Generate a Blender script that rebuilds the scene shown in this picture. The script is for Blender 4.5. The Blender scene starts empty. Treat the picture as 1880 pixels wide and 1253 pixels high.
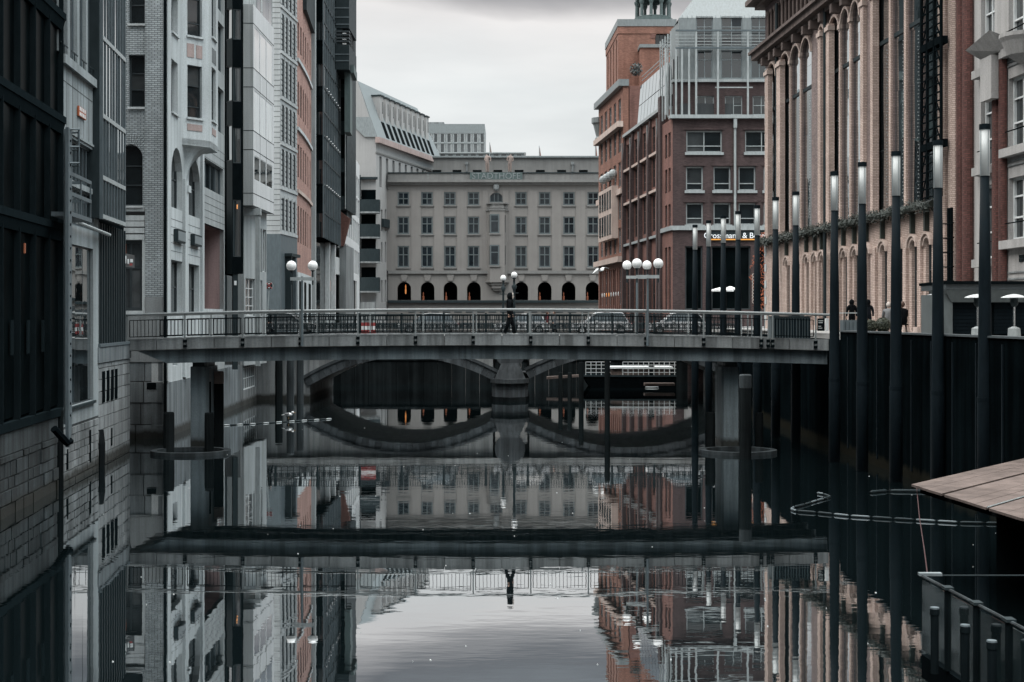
import bpy, math, random
from mathutils import Vector, Matrix
random.seed(7)
R = math.radians
SC = bpy.context.scene
COL = SC.collection
# ------------------------------------------------------------------ camera
FPX, CX, HY, CH = 2611.0, 940.0, 584.0, 5.67      # focal length in photo pixels, centre, horizon, eye height over water
cam = bpy.data.cameras.new('camera'); camo = bpy.data.objects.new('camera', cam); COL.objects.link(camo)
camo.location = (0, 0, CH); camo.rotation_euler = (R(90), 0, 0)
cam.sensor_width = 36.0; cam.lens = 36.0*FPX/1880.0
cam.shift_y = -(626.5-HY)/1880.0
cam.clip_start = 0.1; cam.clip_end = 3000
SC.camera = camo
# ------------------------------------------------------------------ sky
world = bpy.data.worlds.new('World'); SC.world = world; world.use_nodes = True
SUN_EL, SUN_AZ = R(80), R(-90)      # azimuth from +Y towards +X : light comes from the left
CLOUD_SEED = 11.5
def build_world():
    nt = world.node_tree; N = nt.nodes; L = nt.links; N.clear()
    out = N.new('ShaderNodeOutputWorld'); bg = N.new('ShaderNodeBackground'); L.new(bg.outputs[0], out.inputs[0])
    sky = N.new('ShaderNodeTexSky'); sky.sky_type = 'NISHITA'; sky.sun_disc = False
    sky.sun_elevation = SUN_EL; sky.sun_rotation = SUN_AZ; sky.dust_density = 3.0; sky.ozone_density = 1.5
    tc = N.new('ShaderNodeTexCoord'); sep = N.new('ShaderNodeSeparateXYZ'); L.new(tc.outputs['Generated'], sep.inputs[0])
    # overcast deck: projected on a plane so that it shrinks towards the horizon
    def math_(op, a, b):
        m = N.new('ShaderNodeMath'); m.operation = op
        for i, v in enumerate((a, b)):
            if v is None: continue
            if isinstance(v, (int, float)): m.inputs[i].default_value = v
            else: L.new(v, m.inputs[i])
        return m.outputs[0]
    zc = math_('MAXIMUM', sep.outputs['Z'], 0.0); zp = math_('ADD', zc, 0.09)
    cx = math_('DIVIDE', sep.outputs['X'], zp); cy = math_('DIVIDE', sep.outputs['Y'], zp)
    cmb = N.new('ShaderNodeCombineXYZ'); cmb.inputs[2].default_value = CLOUD_SEED; L.new(cx, cmb.inputs[0]); L.new(cy, cmb.inputs[1])
    noi = N.new('ShaderNodeTexNoise'); noi.inputs['Scale'].default_value = 0.8; noi.inputs['Detail'].default_value = 6
    noi.inputs['Roughness'].default_value = 0.5; noi.inputs['Distortion'].default_value = 0.35
    L.new(cmb.outputs[0], noi.inputs['Vector'])
    # height plus noise -> cloud brightness: a pale bright band low down, greyer cloud above
    h = math_('ADD', zc, math_('MULTIPLY', math_('SUBTRACT', noi.outputs['Fac'], 0.5), 0.20))
    ramp = N.new('ShaderNodeValToRGB'); L.new(h, ramp.inputs[0]); cr = ramp.color_ramp
    pts = [(0.0, (.76,.715,.69)), (.07, (.70,.725,.725)), (.16, (.70,.725,.725)), (.214, (.775,.755,.742)), (.234, (.48,.465,.465)), (.258, (.205,.21,.222)), (.5, (1.2,1.45,1.55)), (.8, (2.7,3.3,3.6))]
    while len(cr.elements) < len(pts): cr.elements.new(0.5)
    for e, (p, c) in zip(cr.elements, pts): e.position = p; e.color = (*c, 1)
    skm = N.new('ShaderNodeMixRGB'); skm.blend_type = 'MULTIPLY'; skm.inputs[0].default_value = 1
    L.new(sky.outputs[0], skm.inputs[1]); skm.inputs[2].default_value = (.08, .08, .08, 1)
    mx = N.new('ShaderNodeMixRGB'); mx.inputs[0].default_value = 0.93
    n2 = N.new('ShaderNodeTexNoise'); n2.inputs['Scale'].default_value = 1.7; n2.inputs['Detail'].default_value = 5; L.new(cmb.outputs[0], n2.inputs['Vector'])
    r2 = N.new('ShaderNodeValToRGB'); L.new(n2.outputs['Fac'], r2.inputs[0]); r2.color_ramp.elements[0].position = .3; r2.color_ramp.elements[0].color = (.88, .885, .89, 1); r2.color_ramp.elements[1].position = .7; r2.color_ramp.elements[1].color = (1.05, 1.045, 1.04, 1)
    cl = N.new('ShaderNodeMixRGB'); cl.blend_type = 'MULTIPLY'; cl.inputs[0].default_value = 1; L.new(ramp.outputs[0], cl.inputs[1]); L.new(r2.outputs[0], cl.inputs[2])
    L.new(skm.outputs[0], mx.inputs[1]); L.new(cl.outputs[0], mx.inputs[2])
    L.new(mx.outputs[0], bg.inputs[0]); bg.inputs[1].default_value = 0.86
build_world()
sun = bpy.data.lights.new('sun', 'SUN'); sun.energy = 4.6; sun.angle = R(105); sun.color = (1.0, .81, .68)
suno = bpy.data.objects.new('sun', sun); COL.objects.link(suno)
sd = Vector((math.sin(SUN_AZ)*math.cos(SUN_EL), math.cos(SUN_AZ)*math.cos(SUN_EL), math.sin(SUN_EL)))
suno.rotation_euler = sd.to_track_quat('Z', 'Y').to_euler(); suno.location = sd*200
SC.view_settings.view_transform = 'Standard'; SC.view_settings.look = 'None'
SC.view_settings.exposure = 0.5; SC.view_settings.gamma = 1.0
SC.cycles.max_bounces = 6; SC.cycles.glossy_bounces = 4; SC.cycles.diffuse_bounces = 4
SC.cycles.caustics_reflective = False; SC.cycles.caustics_refractive = False
SC.cycles.use_denoising = True; SC.cycles.sample_clamp_indirect = 6

# ------------------------------------------------------------------ materials
MATS = {}
def newmat(name):
    m = bpy.data.materials.new(name); m.use_nodes = True
    nt = m.node_tree; b = nt.nodes['Principled BSDF']
    MATS[name] = m
    return m, nt.nodes, nt.links, b
def ramp_node(N, L, fac, pts):
    r = N.new('ShaderNodeValToRGB'); L.new(fac, r.inputs[0]); cr = r.color_ramp
    while len(cr.elements) < len(pts): cr.elements.new(.5)
    for e, (p, c) in zip(cr.elements, pts):
        e.position = p; e.color = (*c, 1) if len(c) == 3 else c
    return r
def mixc(N, L, kind, fac, a, b):
    m = N.new('ShaderNodeMixRGB'); m.blend_type = kind
    for i, v in ((0, fac), (1, a), (2, b)):
        if isinstance(v, (int, float)): m.inputs[i].default_value = v
        elif isinstance(v, tuple): m.inputs[i].default_value = (*v, 1)
        else: L.new(v, m.inputs[i])
    return m.outputs[0]
def noise(N, L, vec, scale, detail=4, rough=.55, map_scale=None):
    n = N.new('ShaderNodeTexNoise'); n.inputs['Scale'].default_value = scale
    n.inputs['Detail'].default_value = detail; n.inputs['Roughness'].default_value = rough
    if map_scale:
        mp = N.new('ShaderNodeMapping'); mp.inputs['Scale'].default_value = map_scale; L.new(vec, mp.inputs[0]); vec = mp.outputs[0]
    L.new(vec, n.inputs['Vector'])
    return n.outputs['Fac']
def bump(N, L, b, height, strength, dist=.02):
    bp = N.new('ShaderNodeBump'); bp.inputs['Strength'].default_value = strength; bp.inputs['Distance'].default_value = dist
    L.new(height, bp.inputs['Height']); L.new(bp.outputs[0], b.inputs['Normal'])
def stone(name, col, var=.25, streak=.35, rough=.85, grain=18, algae=False, bumpy=.35, objvar=0.0, spec=.15):
    m, N, L, b = newmat(name)
    g = N.new('ShaderNodeNewGeometry'); P = g.outputs['Position']
    big = noise(N, L, P, .35, 5)
    st = noise(N, L, P, 1.0, 4, .6, (2.2, 2.2, .12))
    fine = noise(N, L, P, grain, 3)
    c0 = tuple(c*(1-var) for c in col); c1 = tuple(min(1, c*(1+var)) for c in col)
    base = ramp_node(N, L, big, [(.3, c0), (.7, c1)]).outputs[0]
    stc = ramp_node(N, L, st, [(.38, (1-streak,)*3), (.62, (1, 1, 1))]).outputs[0]
    c = mixc(N, L, 'MULTIPLY', 1.0, base, stc)
    fc = ramp_node(N, L, fine, [(.3, (.86, .86, .86)), (.7, (1.08, 1.08, 1.08))]).outputs[0]
    c = mixc(N, L, 'MULTIPLY', 1.0, c, fc)
    if objvar:
        oi = N.new('ShaderNodeObjectInfo')
        oc = ramp_node(N, L, oi.outputs['Random'], [(0, (1-objvar,)*3), (1, (1+objvar,)*3)]).outputs[0]
        c = mixc(N, L, 'MULTIPLY', 1.0, c, oc)
    if algae:
        sp = N.new('ShaderNodeSeparateXYZ'); L.new(P, sp.inputs[0])
        wob = N.new('ShaderNodeMath'); wob.operation = 'MULTIPLY_ADD'; L.new(st, wob.inputs[0]); wob.inputs[1].default_value = -.55; L.new(sp.outputs['Z'], wob.inputs[2])
        ar = ramp_node(N, L, wob.outputs[0], [(0.0, (.9, .9, .9)), (.22, (0, 0, 0))])
        c = mixc(N, L, 'MIX', ar.outputs[0], c, (.014, .014, .011))
    L.new(c, b.inputs['Base Color']); b.inputs['Roughness'].default_value = rough; b.inputs['Specular IOR Level'].default_value = spec
    bump(N, L, b, fine, bumpy, .02)
    return m
def brick(name, col, mortar, bw=.25, bh=.077, var=.28, bumpy=.6, streak=.25, msize=.012):
    m, N, L, b = newmat(name)
    uv = N.new('ShaderNodeUVMap'); g = N.new('ShaderNodeNewGeometry'); P = g.outputs['Position']
    bt = N.new('ShaderNodeTexBrick'); L.new(uv.outputs[0], bt.inputs['Vector'])
    bt.inputs['Scale'].default_value = 1; bt.inputs['Brick Width'].default_value = bw; bt.inputs['Row Height'].default_value = bh
    bt.inputs['Mortar Size'].default_value = msize; bt.inputs['Mortar Smooth'].default_value = .2; bt.inputs['Bias'].default_value = 0
    bt.inputs['Color1'].default_value = (*[c*(1-var) for c in col], 1); bt.inputs['Color2'].default_value = (*[min(1, c*(1+var)) for c in col], 1)
    bt.inputs['Mortar'].default_value = (*mortar, 1)
    st = noise(N, L, P, 1.0, 4, .6, (1.6, 1.6, .15)); big = noise(N, L, P, .5, 4)
    stc = ramp_node(N, L, st, [(.35, (1-streak,)*3), (.65, (1, 1, 1))]).outputs[0]
    bc = ramp_node(N, L, big, [(.3, (.85,)*3), (.7, (1.12,)*3)]).outputs[0]
    c = mixc(N, L, 'MULTIPLY', 1, mixc(N, L, 'MULTIPLY', 1, bt.outputs['Color'], stc), bc)
    L.new(c, b.inputs['Base Color']); b.inputs['Roughness'].default_value = .85; b.inputs['Specular IOR Level'].default_value = .2
    inv = N.new('ShaderNodeMath'); inv.operation = 'SUBTRACT'; inv.inputs[0].default_value = 1; L.new(bt.outputs['Fac'], inv.inputs[1])
    bump(N, L, b, inv.outputs[0], bumpy, .01)
    return m
def metal(name, col, rough=.45, metallic=0.0, var=.18, grain=6, spec=.35):
    m, N, L, b = newmat(name)
    g = N.new('ShaderNodeNewGeometry')
    n = noise(N, L, g.outputs['Position'], grain, 5, .6, (1, 1, .3))
    c = ramp_node(N, L, n, [(.3, tuple(c*(1-var) for c in col)), (.7, tuple(c*(1+var) for c in col))]).outputs[0]
    L.new(c, b.inputs['Base Color']); b.inputs['Metallic'].default_value = metallic; b.inputs['Specular IOR Level'].default_value = spec
    rr = ramp_node(N, L, n, [(.3, (max(.03, rough-.1),)*3), (.7, (min(1, rough+.12),)*3)]).outputs[0]
    L.new(rr, b.inputs['Roughness'])
    return m
def glass(name, col=(.010, .014, .016), hi=(.045, .05, .052), ior=1.75, rough=.035, thr=.72, wave=.12):
    m, N, L, b = newmat(name)
    oi = N.new('ShaderNodeObjectInfo'); g = N.new('ShaderNodeNewGeometry')
    c = ramp_node(N, L, oi.outputs['Random'], [(thr-.1, col), (thr+.15, hi)]).outputs[0]
    n = noise(N, L, g.outputs['Position'], .8, 3)
    dk = ramp_node(N, L, n, [(.3, (.55,)*3), (.7, (1.3,)*3)]).outputs[0]
    L.new(mixc(N, L, 'MULTIPLY', 1, c, dk), b.inputs['Base Color'])
    b.inputs['Roughness'].default_value = rough; b.inputs['IOR'].default_value = ior
    bump(N, L, b, n, wave, .02)
    return m
def coated(name, col, lo, hi, rough=.015):
    m, N, L, b = newmat(name); out = N['Material Output']; N.remove(b)
    g = N.new('ShaderNodeNewGeometry'); n = noise(N, L, g.outputs['Position'], .7, 3)
    bp = N.new('ShaderNodeBump'); bp.inputs['Strength'].default_value = .10; bp.inputs['Distance'].default_value = .02; L.new(n, bp.inputs['Height'])
    gl = N.new('ShaderNodeBsdfGlossy'); gl.inputs['Roughness'].default_value = rough; gl.inputs['Color'].default_value = (.90, .93, .94, 1); L.new(bp.outputs[0], gl.inputs['Normal'])
    df = N.new('ShaderNodeBsdfDiffuse'); df.inputs['Color'].default_value = (*col, 1)
    lw = N.new('ShaderNodeLayerWeight'); lw.inputs['Blend'].default_value = .5
    mr = N.new('ShaderNodeMapRange'); mr.inputs['To Min'].default_value = lo; mr.inputs['To Max'].default_value = hi; L.new(lw.outputs['Facing'], mr.inputs['Value'])
    mx = N.new('ShaderNodeMixShader'); L.new(mr.outputs[0], mx.inputs[0]); L.new(df.outputs[0], mx.inputs[1]); L.new(gl.outputs[0], mx.inputs[2]); L.new(mx.outputs[0], out.inputs[0])
    return m
def emis(name, base, ecol, strength):
    m, N, L, b = newmat(name)
    g = N.new('ShaderNodeNewGeometry'); n = noise(N, L, g.outputs['Position'], 9, 3)
    c = ramp_node(N, L, n, [(.3, tuple(x*.93 for x in base)), (.7, base)]).outputs[0]
    L.new(c, b.inputs['Base Color']); b.inputs['Roughness'].default_value = .35
    b.inputs['Emission Color'].default_value = (*ecol, 1); b.inputs['Emission Strength'].default_value = strength
    return m
def foliage(name, c0, c1):
    m, N, L, b = newmat(name)
    g = N.new('ShaderNodeNewGeometry'); n = noise(N, L, g.outputs['Position'], 5, 4)
    L.new(ramp_node(N, L, n, [(.3, c0), (.7, c1)]).outputs[0], b.inputs['Base Color']); b.inputs['Roughness'].default_value = .7
    return m

stone('concrete_warm_grey', (.27, .30, .31), .12, .3)
stone('quay_stone_rust', (.042, .05, .053), .5, .7, algae=True, objvar=.35, bumpy=.8)
stone('quay_stone_grey', (.22, .235, .24), .25, .5, algae=True, objvar=.16, bumpy=.6)
stone('granite_block', (.155, .175, .185), .25, .5, algae=True, objvar=.12, bumpy=.7)
stone('mortar_joint', (.085, .09, .092), .3, .5, algae=True)
stone('white_stone', (.47, .505, .515), .09, .25); stone('pale_stone', (.37, .39, .395), .08, .2); metal('deep_black_steel', (.009, .0135, .0155), .6, spec=.0); metal('rope_red', (.035, .012, .013), .9)  # the blackest steel here is an even, darker copy of the dark steel
stone('white_panel', (.52, .53, .535), .05, .14, rough=.6, bumpy=.1)
stone('grey_panel', (.33, .355, .36), .08, .25, rough=.7, bumpy=.15)
stone('mid_grey_stone', (.20, .215, .22), .15, .35)
stone('pink_plaster', (.30, .215, .21), .12, .3)
stone('pink_panel', (.34, .27, .255), .1, .2)
stone('dark_sandstone', (.115, .092, .085), .15, .3); stone('hotel_plaster', (.185, .178, .171), .07, .07, bumpy=.15)
stone('hotel_trim', (.165, .166, .163), .1, .12)
stone('mansard_plaster', (.30, .30, .298), .06, .08)
stone('bridge_concrete', (.20, .215, .22), .18, .55, bumpy=.25, objvar=.13)
stone('pier_concrete', (.14, .17, .185), .22, .5, algae=True)
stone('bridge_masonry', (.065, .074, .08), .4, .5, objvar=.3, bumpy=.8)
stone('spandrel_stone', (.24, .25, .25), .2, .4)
stone('dark_timber', (.013, .016, .017), .4, .5, rough=.9, spec=.0)
stone('weathered_timber', (.036, .044, .048), .35, .6, rough=.8)
stone('asphalt', (.05, .052, .054), .2, .1)
stone('paving', (.26, .26, .255), .15, .1)
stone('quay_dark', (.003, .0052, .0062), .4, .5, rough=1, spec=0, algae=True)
stone('roof_dark', (.05, .055, .058), .2, .2)
stone('statue_stone', (.22, .18, .165), .2, .3)
stone('deck_wood', (.13, .103, .093), .25, .3, grain=26)
stone('sandstone', (.46, .375, .335), .10, .2, bumpy=.3)
stone('stucco_cream', (.32, .315, .31), .08, .2, bumpy=.2)
brick('white_brick', (.33, .365, .38), (.10, .115, .12), .27, .092, .16, .5, msize=.016)
brick('shaded_mauve_brick', (.055, .037, .037), (.07, .055, .055), .25, .08, .3)  # red office brick again, with the front's shade put into the colour
brick('red_brick', (.175, .088, .074), (.17, .10, .085), .25, .08, .2)
brick('orange_brick', (.26, .128, .097), (.15, .09, .07), .25, .08, .22, msize=.016)
brick('rose_brick', (.36, .215, .18), (.3, .2, .18), .25, .08, .2)
brick('cream_brick', (.47, .375, .33), (.26, .19, .165), .25, .085, .16, msize=.013)
brick('shaded_cream_brick', (.20, .158, .15), (.15, .115, .11), .25, .085, .2, msize=.013)  # darkened copy of the cream brick, shade of the reveals in its colour
brick('dark_red_brick', (.085, .036, .032), (.06, .035, .03), .25, .085, .35, msize=.014)
metal('black_steel', (.004, .006, .007), .6, spec=0)
metal('dark_steel', (.020, .028, .031), .5, spec=.08)
metal('blue_grey_steel', (.075, .095, .105), .5)
metal('light_steel', (.26, .285, .29), .42)
metal('rail_steel', (.14, .156, .16), .4)
metal('white_frame', (.50, .525, .53), .4)
metal('grey_frame', (.16, .185, .195), .45)
metal('hotel_frame', (.075, .092, .097), .5); metal('dark_frame', (.03, .038, .042), .45)
metal('zinc', (.155, .175, .18), .5)
metal('verdigris', (.06, .085, .085), .55)
metal('lamp_post_paint', (.0045, .008, .0105), .6, spec=.04)
metal('chrome', (.55, .57, .58), .18, .9)
metal('kiosk_grey', (.045, .055, .06), .5)
metal('kiosk_light', (.09, .105, .107), .5)
metal('car_white', (.34, .35, .36), .25); metal('car_silver', (.14, .15, .155), .25); metal('car_dark', (.02, .024, .027), .2)
metal('rubber', (.012, .012, .012), .7)
metal('red_paint', (.22, .035, .035), .5); metal('white_paint', (.6, .61, .61), .45)
metal('orange_paint', (.34, .09, .035), .6); metal('teal_canvas', (.035, .05, .055), .8)
metal('black_cloth', (.004, .005, .006), .9, spec=.03); metal('dark_jeans', (.008, .010, .013), .9, spec=.03); metal('maroon_cloth', (.09, .024, .028), .9, spec=.05)
metal('grey_cloth', (.12, .125, .13), .9); metal('fur_trim', (.42, .38, .35), .95); metal('skin', (.42, .27, .21), .6); metal('hair_brown', (.06, .035, .025), .7)
metal('brass', (.30, .19, .09), .4, .6)
glass('window_glass'); glass('hotel_glass', (.010, .015, .019), (.026, .032, .037), 1.4, .08, .88)
coated('bright_glass', (.012, .016, .018), .10, .92)
glass('black_glass', (.002, .0035, .004), (.006, .008, .009), 1.03, .3, .8)
glass('curtain_glass', (.05, .058, .062), (.10, .11, .115), 1.6, .05, .5)
glass('rail_glass', (.012, .02, .022), (.02, .03, .032), 1.6, .05)
emis('lamp_tube', (.29, .31, .31), (.86, .92, .93), .05)
emis('lamp_globe', (.60, .61, .61), (.9, .93, .93), .06)
emis('warm_light', (.6, .3, .12), (1.0, .36, .10), .35)
emis('warm_dim', (.25, .09, .05), (1.0, .30, .14), .04)
emis('white_light', (.8, .8, .8), (.95, .98, 1.0), .5)
emis('amber_strip', (.5, .22, .05), (1.0, .42, .06), .30)
emis('sign_letter', (.7, .72, .74), (.8, .88, .95), .22)
foliage('conifer_green', (.006, .011, .009), (.018, .027, .021)); foliage('box_green', (.018, .026, .016), (.05, .055, .035))
foliage('bush_dark', (.014, .02, .020), (.035, .045, .045))
def water_mat():
    m, N, L, b = newmat('canal_water')
    out = N['Material Output']; N.remove(b)
    g = N.new('ShaderNodeNewGeometry'); P = g.outputs['Position']
    n1 = noise(N, L, P, 1.0, 3, .5, (.25, .6, 1)); n2 = noise(N, L, P, 1.0, 2, .5, (1.5, 3.6, 1))
    pat = noise(N, L, P, 1.0, 3, .5, (.05, .035, 1))
    pr = ramp_node(N, L, pat, [(.40, (.12,)*3), (.60, (1,)*3)]).outputs[0]
    h2 = mixc(N, L, 'MULTIPLY', 1.0, n2, pr)
    ad = N.new('ShaderNodeMath'); ad.operation = 'MULTIPLY_ADD'; L.new(h2, ad.inputs[0]); ad.inputs[1].default_value = .40; L.new(n1, ad.inputs[2])
    bp = N.new('ShaderNodeBump'); bp.inputs['Strength'].default_value = .06; bp.inputs['Distance'].default_value = .05; L.new(ad.outputs[0], bp.inputs['Height'])
    gl = N.new('ShaderNodeBsdfGlossy'); gl.inputs['Roughness'].default_value = .012; gl.inputs['Color'].default_value = (.93, .95, .96, 1); L.new(bp.outputs[0], gl.inputs['Normal'])
    df = N.new('ShaderNodeBsdfDiffuse'); df.inputs['Color'].default_value = (.004, .0075, .0085, 1)
    lw = N.new('ShaderNodeLayerWeight'); lw.inputs['Blend'].default_value = .5; L.new(bp.outputs[0], lw.inputs['Normal'])
    fr = N.new('ShaderNodeMapRange'); fr.inputs['From Min'].default_value = .3; fr.inputs['To Min'].default_value = .05; fr.inputs['To Max'].default_value = .97; L.new(lw.outputs['Facing'], fr.inputs['Value'])
    mx = N.new('ShaderNodeMixShader'); L.new(fr.outputs[0], mx.inputs[0]); L.new(df.outputs[0], mx.inputs[1]); L.new(gl.outputs[0], mx.inputs[2])
    L.new(mx.outputs[0], out.inputs[0])
water_mat()

# ------------------------------------------------------------------ mesh helpers
ORG = {}
def tag(o, label=None, cat=None, group=None, kind=None):
    if label: o['label'] = label
    if cat: o['category'] = cat
    if group: o['group'] = group
    if kind: o['kind'] = kind
    return o
def thing(name, label, cat, loc=(0, 0, 0), group=None, kind=None):
    o = bpy.data.objects.new(name, None); COL.objects.link(o); o.location = loc
    o.empty_display_size = .5; ORG[o.name] = Vector(loc)
    return tag(o, label, cat, group, kind)
def px(x, y, Y): return Vector(((x-CX)/FPX*Y, Y, CH+(HY-y)/FPX*Y))
def pxz(x, y, z):                       # point at height z seen at that pixel
    Y = FPX*(CH-z)/(y-HY); return px(x, y, Y)
class Fac:
    """upright plane through two plan points; u runs along it, d outwards"""
    def __init__(s, a, b, d=0.0):
        a, b = Vector(a), Vector(b); s.t = (b-a).normalized(); n = Vector((s.t.y, -s.t.x))
        if n.dot(-a) < 0: n = -n
        s.n = n; s.o = a+n*d; s.len = (b-a).length
    def off(s, d): return Fac(s.o+s.n*d, s.o+s.n*d+s.t*s.len)
    def hit(s, x):
        k = (x-CX)/FPX        # point (kY, Y)
        # (kY - ox)*n.x + (Y-oy)*n.y = 0
        Y = (s.o.x*s.n.x+s.o.y*s.n.y)/(k*s.n.x+s.n.y); p = Vector((k*Y, Y))
        return (p-s.o).dot(s.t), Y
    def u(s, x): return s.hit(x)[0]
    def z(s, x, y): return CH+(HY-y)/FPX*s.hit(x)[1]
    def P(s, u, z, d=0.0):
        q = s.o+s.t*u+s.n*d; return Vector((q.x, q.y, z))
class MB:
    def __init__(s): s.v = []; s.f = []; s.sm = False
    def face(s, *pts):
        i = len(s.v); s.v.extend(Vector(p) for p in pts); s.f.append(tuple(range(i, i+len(pts)))); return s
    def hexa(s, p):     # 8 corners, bottom ring then top ring
        i = len(s.v); s.v.extend(Vector(q) for q in p)
        for q in ((3, 2, 1, 0), (4, 5, 6, 7), (0, 1, 5, 4), (1, 2, 6, 5), (2, 3, 7, 6), (3, 0, 4, 7)): s.f.append(tuple(i+k for k in q))
        return s
    def box(s, x0, x1, y0, y1, z0, z1):
        return s.hexa([(x0, y0, z0), (x1, y0, z0), (x1, y1, z0), (x0, y1, z0), (x0, y0, z1), (x1, y0, z1), (x1, y1, z1), (x0, y1, z1)])
    def fbox(s, f, u0, u1, z0, z1, d0, d1):
        return s.hexa([f.P(u0, z0, d0), f.P(u1, z0, d0), f.P(u1, z0, d1), f.P(u0, z0, d1), f.P(u0, z1, d0), f.P(u1, z1, d0), f.P(u1, z1, d1), f.P(u0, z1, d1)])
    def prism(s, pts, z0, z1):          # plan polygon
        n = len(pts); i = len(s.v)
        s.v.extend(Vector((p[0], p[1], z0)) for p in pts); s.v.extend(Vector((p[0], p[1], z1)) for p in pts)
        s.f.append(tuple(i+n+k for k in range(n))); s.f.append(tuple(i+k for k in reversed(range(n))))
        for k in range(n): s.f.append((i+k, i+(k+1) % n, i+n+(k+1) % n, i+n+k))
        return s
    def ext(s, f, poly, d0, d1):        # polygon (u,z) on a facade, extruded along d
        n = len(poly); i = len(s.v)
        s.v.extend(f.P(u, z, d0) for u, z in poly); s.v.extend(f.P(u, z, d1) for u, z in poly)
        s.f.append(tuple(i+k for k in range(n))); s.f.append(tuple(i+n+k for k in reversed(range(n))))
        for k in range(n): s.f.append((i+k, i+n+k, i+n+(k+1) % n, i+(k+1) % n))
        return s
    def ring(s, c, ax, r, n, ph=0):
        ax = Vector(ax).normalized(); a = ax.orthogonal().normalized() if abs(ax.z) < .99 else Vector((1, 0, 0)); b = ax.cross(a)
        return [Vector(c)+a*(r*math.cos(2*math.pi*k/n+ph))+b*(r*math.sin(2*math.pi*k/n+ph)) for k in range(n)]
    def tube(s, path, r, n=8, cap=True):
        path = [Vector(p) for p in path]; rs = r if isinstance(r, (list, tuple)) else [r]*len(path); i0 = len(s.v)
        ref = None
        for k, p in enumerate(path):
            t = (path[min(k+1, len(path)-1)]-path[max(k-1, 0)]).normalized()
            if ref is None: ref = Vector((1, 0, 0)) if abs(t.x) < .9 else Vector((0, 1, 0))
            a = (ref-t*ref.dot(t)).normalized(); ref = a; b = t.cross(a)
            s.v.extend(p+a*(rs[k]*math.cos(2*math.pi*j/n))+b*(rs[k]*math.sin(2*math.pi*j/n)) for j in range(n))
        for k in range(len(path)-1):
            for j in range(n):
                a = i0+k*n+j; b = i0+k*n+(j+1) % n; s.f.append((a, b, b+n, a+n))
        if cap:
            s.f.append(tuple(i0+j for j in reversed(range(n)))); e = i0+(len(path)-1)*n; s.f.append(tuple(e+j for j in range(n)))
        return s
    def lathe(s, c, prof, n=16, cap=True, sx=1, sy=1):   # prof: (r, z)
        i0 = len(s.v); c = Vector(c)
        for r, z in prof:
            s.v.extend(c+Vector((sx*r*math.cos(2*math.pi*j/n), sy*r*math.sin(2*math.pi*j/n), z)) for j in range(n))
        for k in range(len(prof)-1):
            for j in range(n):
                a = i0+k*n+j; b = i0+k*n+(j+1) % n; s.f.append((a, b, b+n, a+n))
        if cap:
            s.f.append(tuple(i0+j for j in reversed(range(n)))); e = i0+(len(prof)-1)*n; s.f.append(tuple(e+j for j in range(n)))
        return s
    def ball(s, c, r, n=16, m=10, sx=1, sy=1, sz=1):
        return s.lathe(c, [(max(1e-3, r*math.sin(math.pi*k/m)), -r*math.cos(math.pi*k/m)*sz) for k in range(m+1)], n, True, sx, sy)
    def build(s, name, mat, parent=None, smooth=False):
        root = parent
        while root is not None and root.parent is not None: root = root.parent
        org = ORG.get(root.name, Vector()) if root is not None else Vector()
        me = bpy.data.meshes.new(name); me.from_pydata([tuple(p-org) for p in s.v], [], s.f)
        uvl = me.uv_layers.new(name='UVMap')
        for p in me.polygons:
            nn = p.normal
            if smooth: p.use_smooth = True
            if abs(nn.z) > .75: ax, ay = Vector((1, 0, 0)), Vector((0, 1, 0))
            else: ax = Vector((-nn.y, nn.x, 0)).normalized(); ay = Vector((0, 0, 1))
            for li in p.loop_indices:
                co = me.vertices[me.loops[li].vertex_index].co+org
                uvl.data[li].uv = (co.dot(ax), co.dot(ay))
        me.materials.append(MATS[mat])
        o = bpy.data.objects.new(name, me); COL.objects.link(o)
        if parent is not None: o.parent = parent
        return o
def copy_tree(o, parent=None, loc=None):
    c = o.copy(); COL.objects.link(c); c.parent = parent
    if loc is not None: c.location = loc; ORG[c.name] = Vector(loc)
    for ch in list(o.children): copy_tree(ch, c)
    return c
def op(u0, u1, z0, z1, arch=0.0):
    return dict(u0=min(u0, u1), u1=max(u0, u1), z0=min(z0, z1), z1=max(z0, z1), arch=arch)
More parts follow.
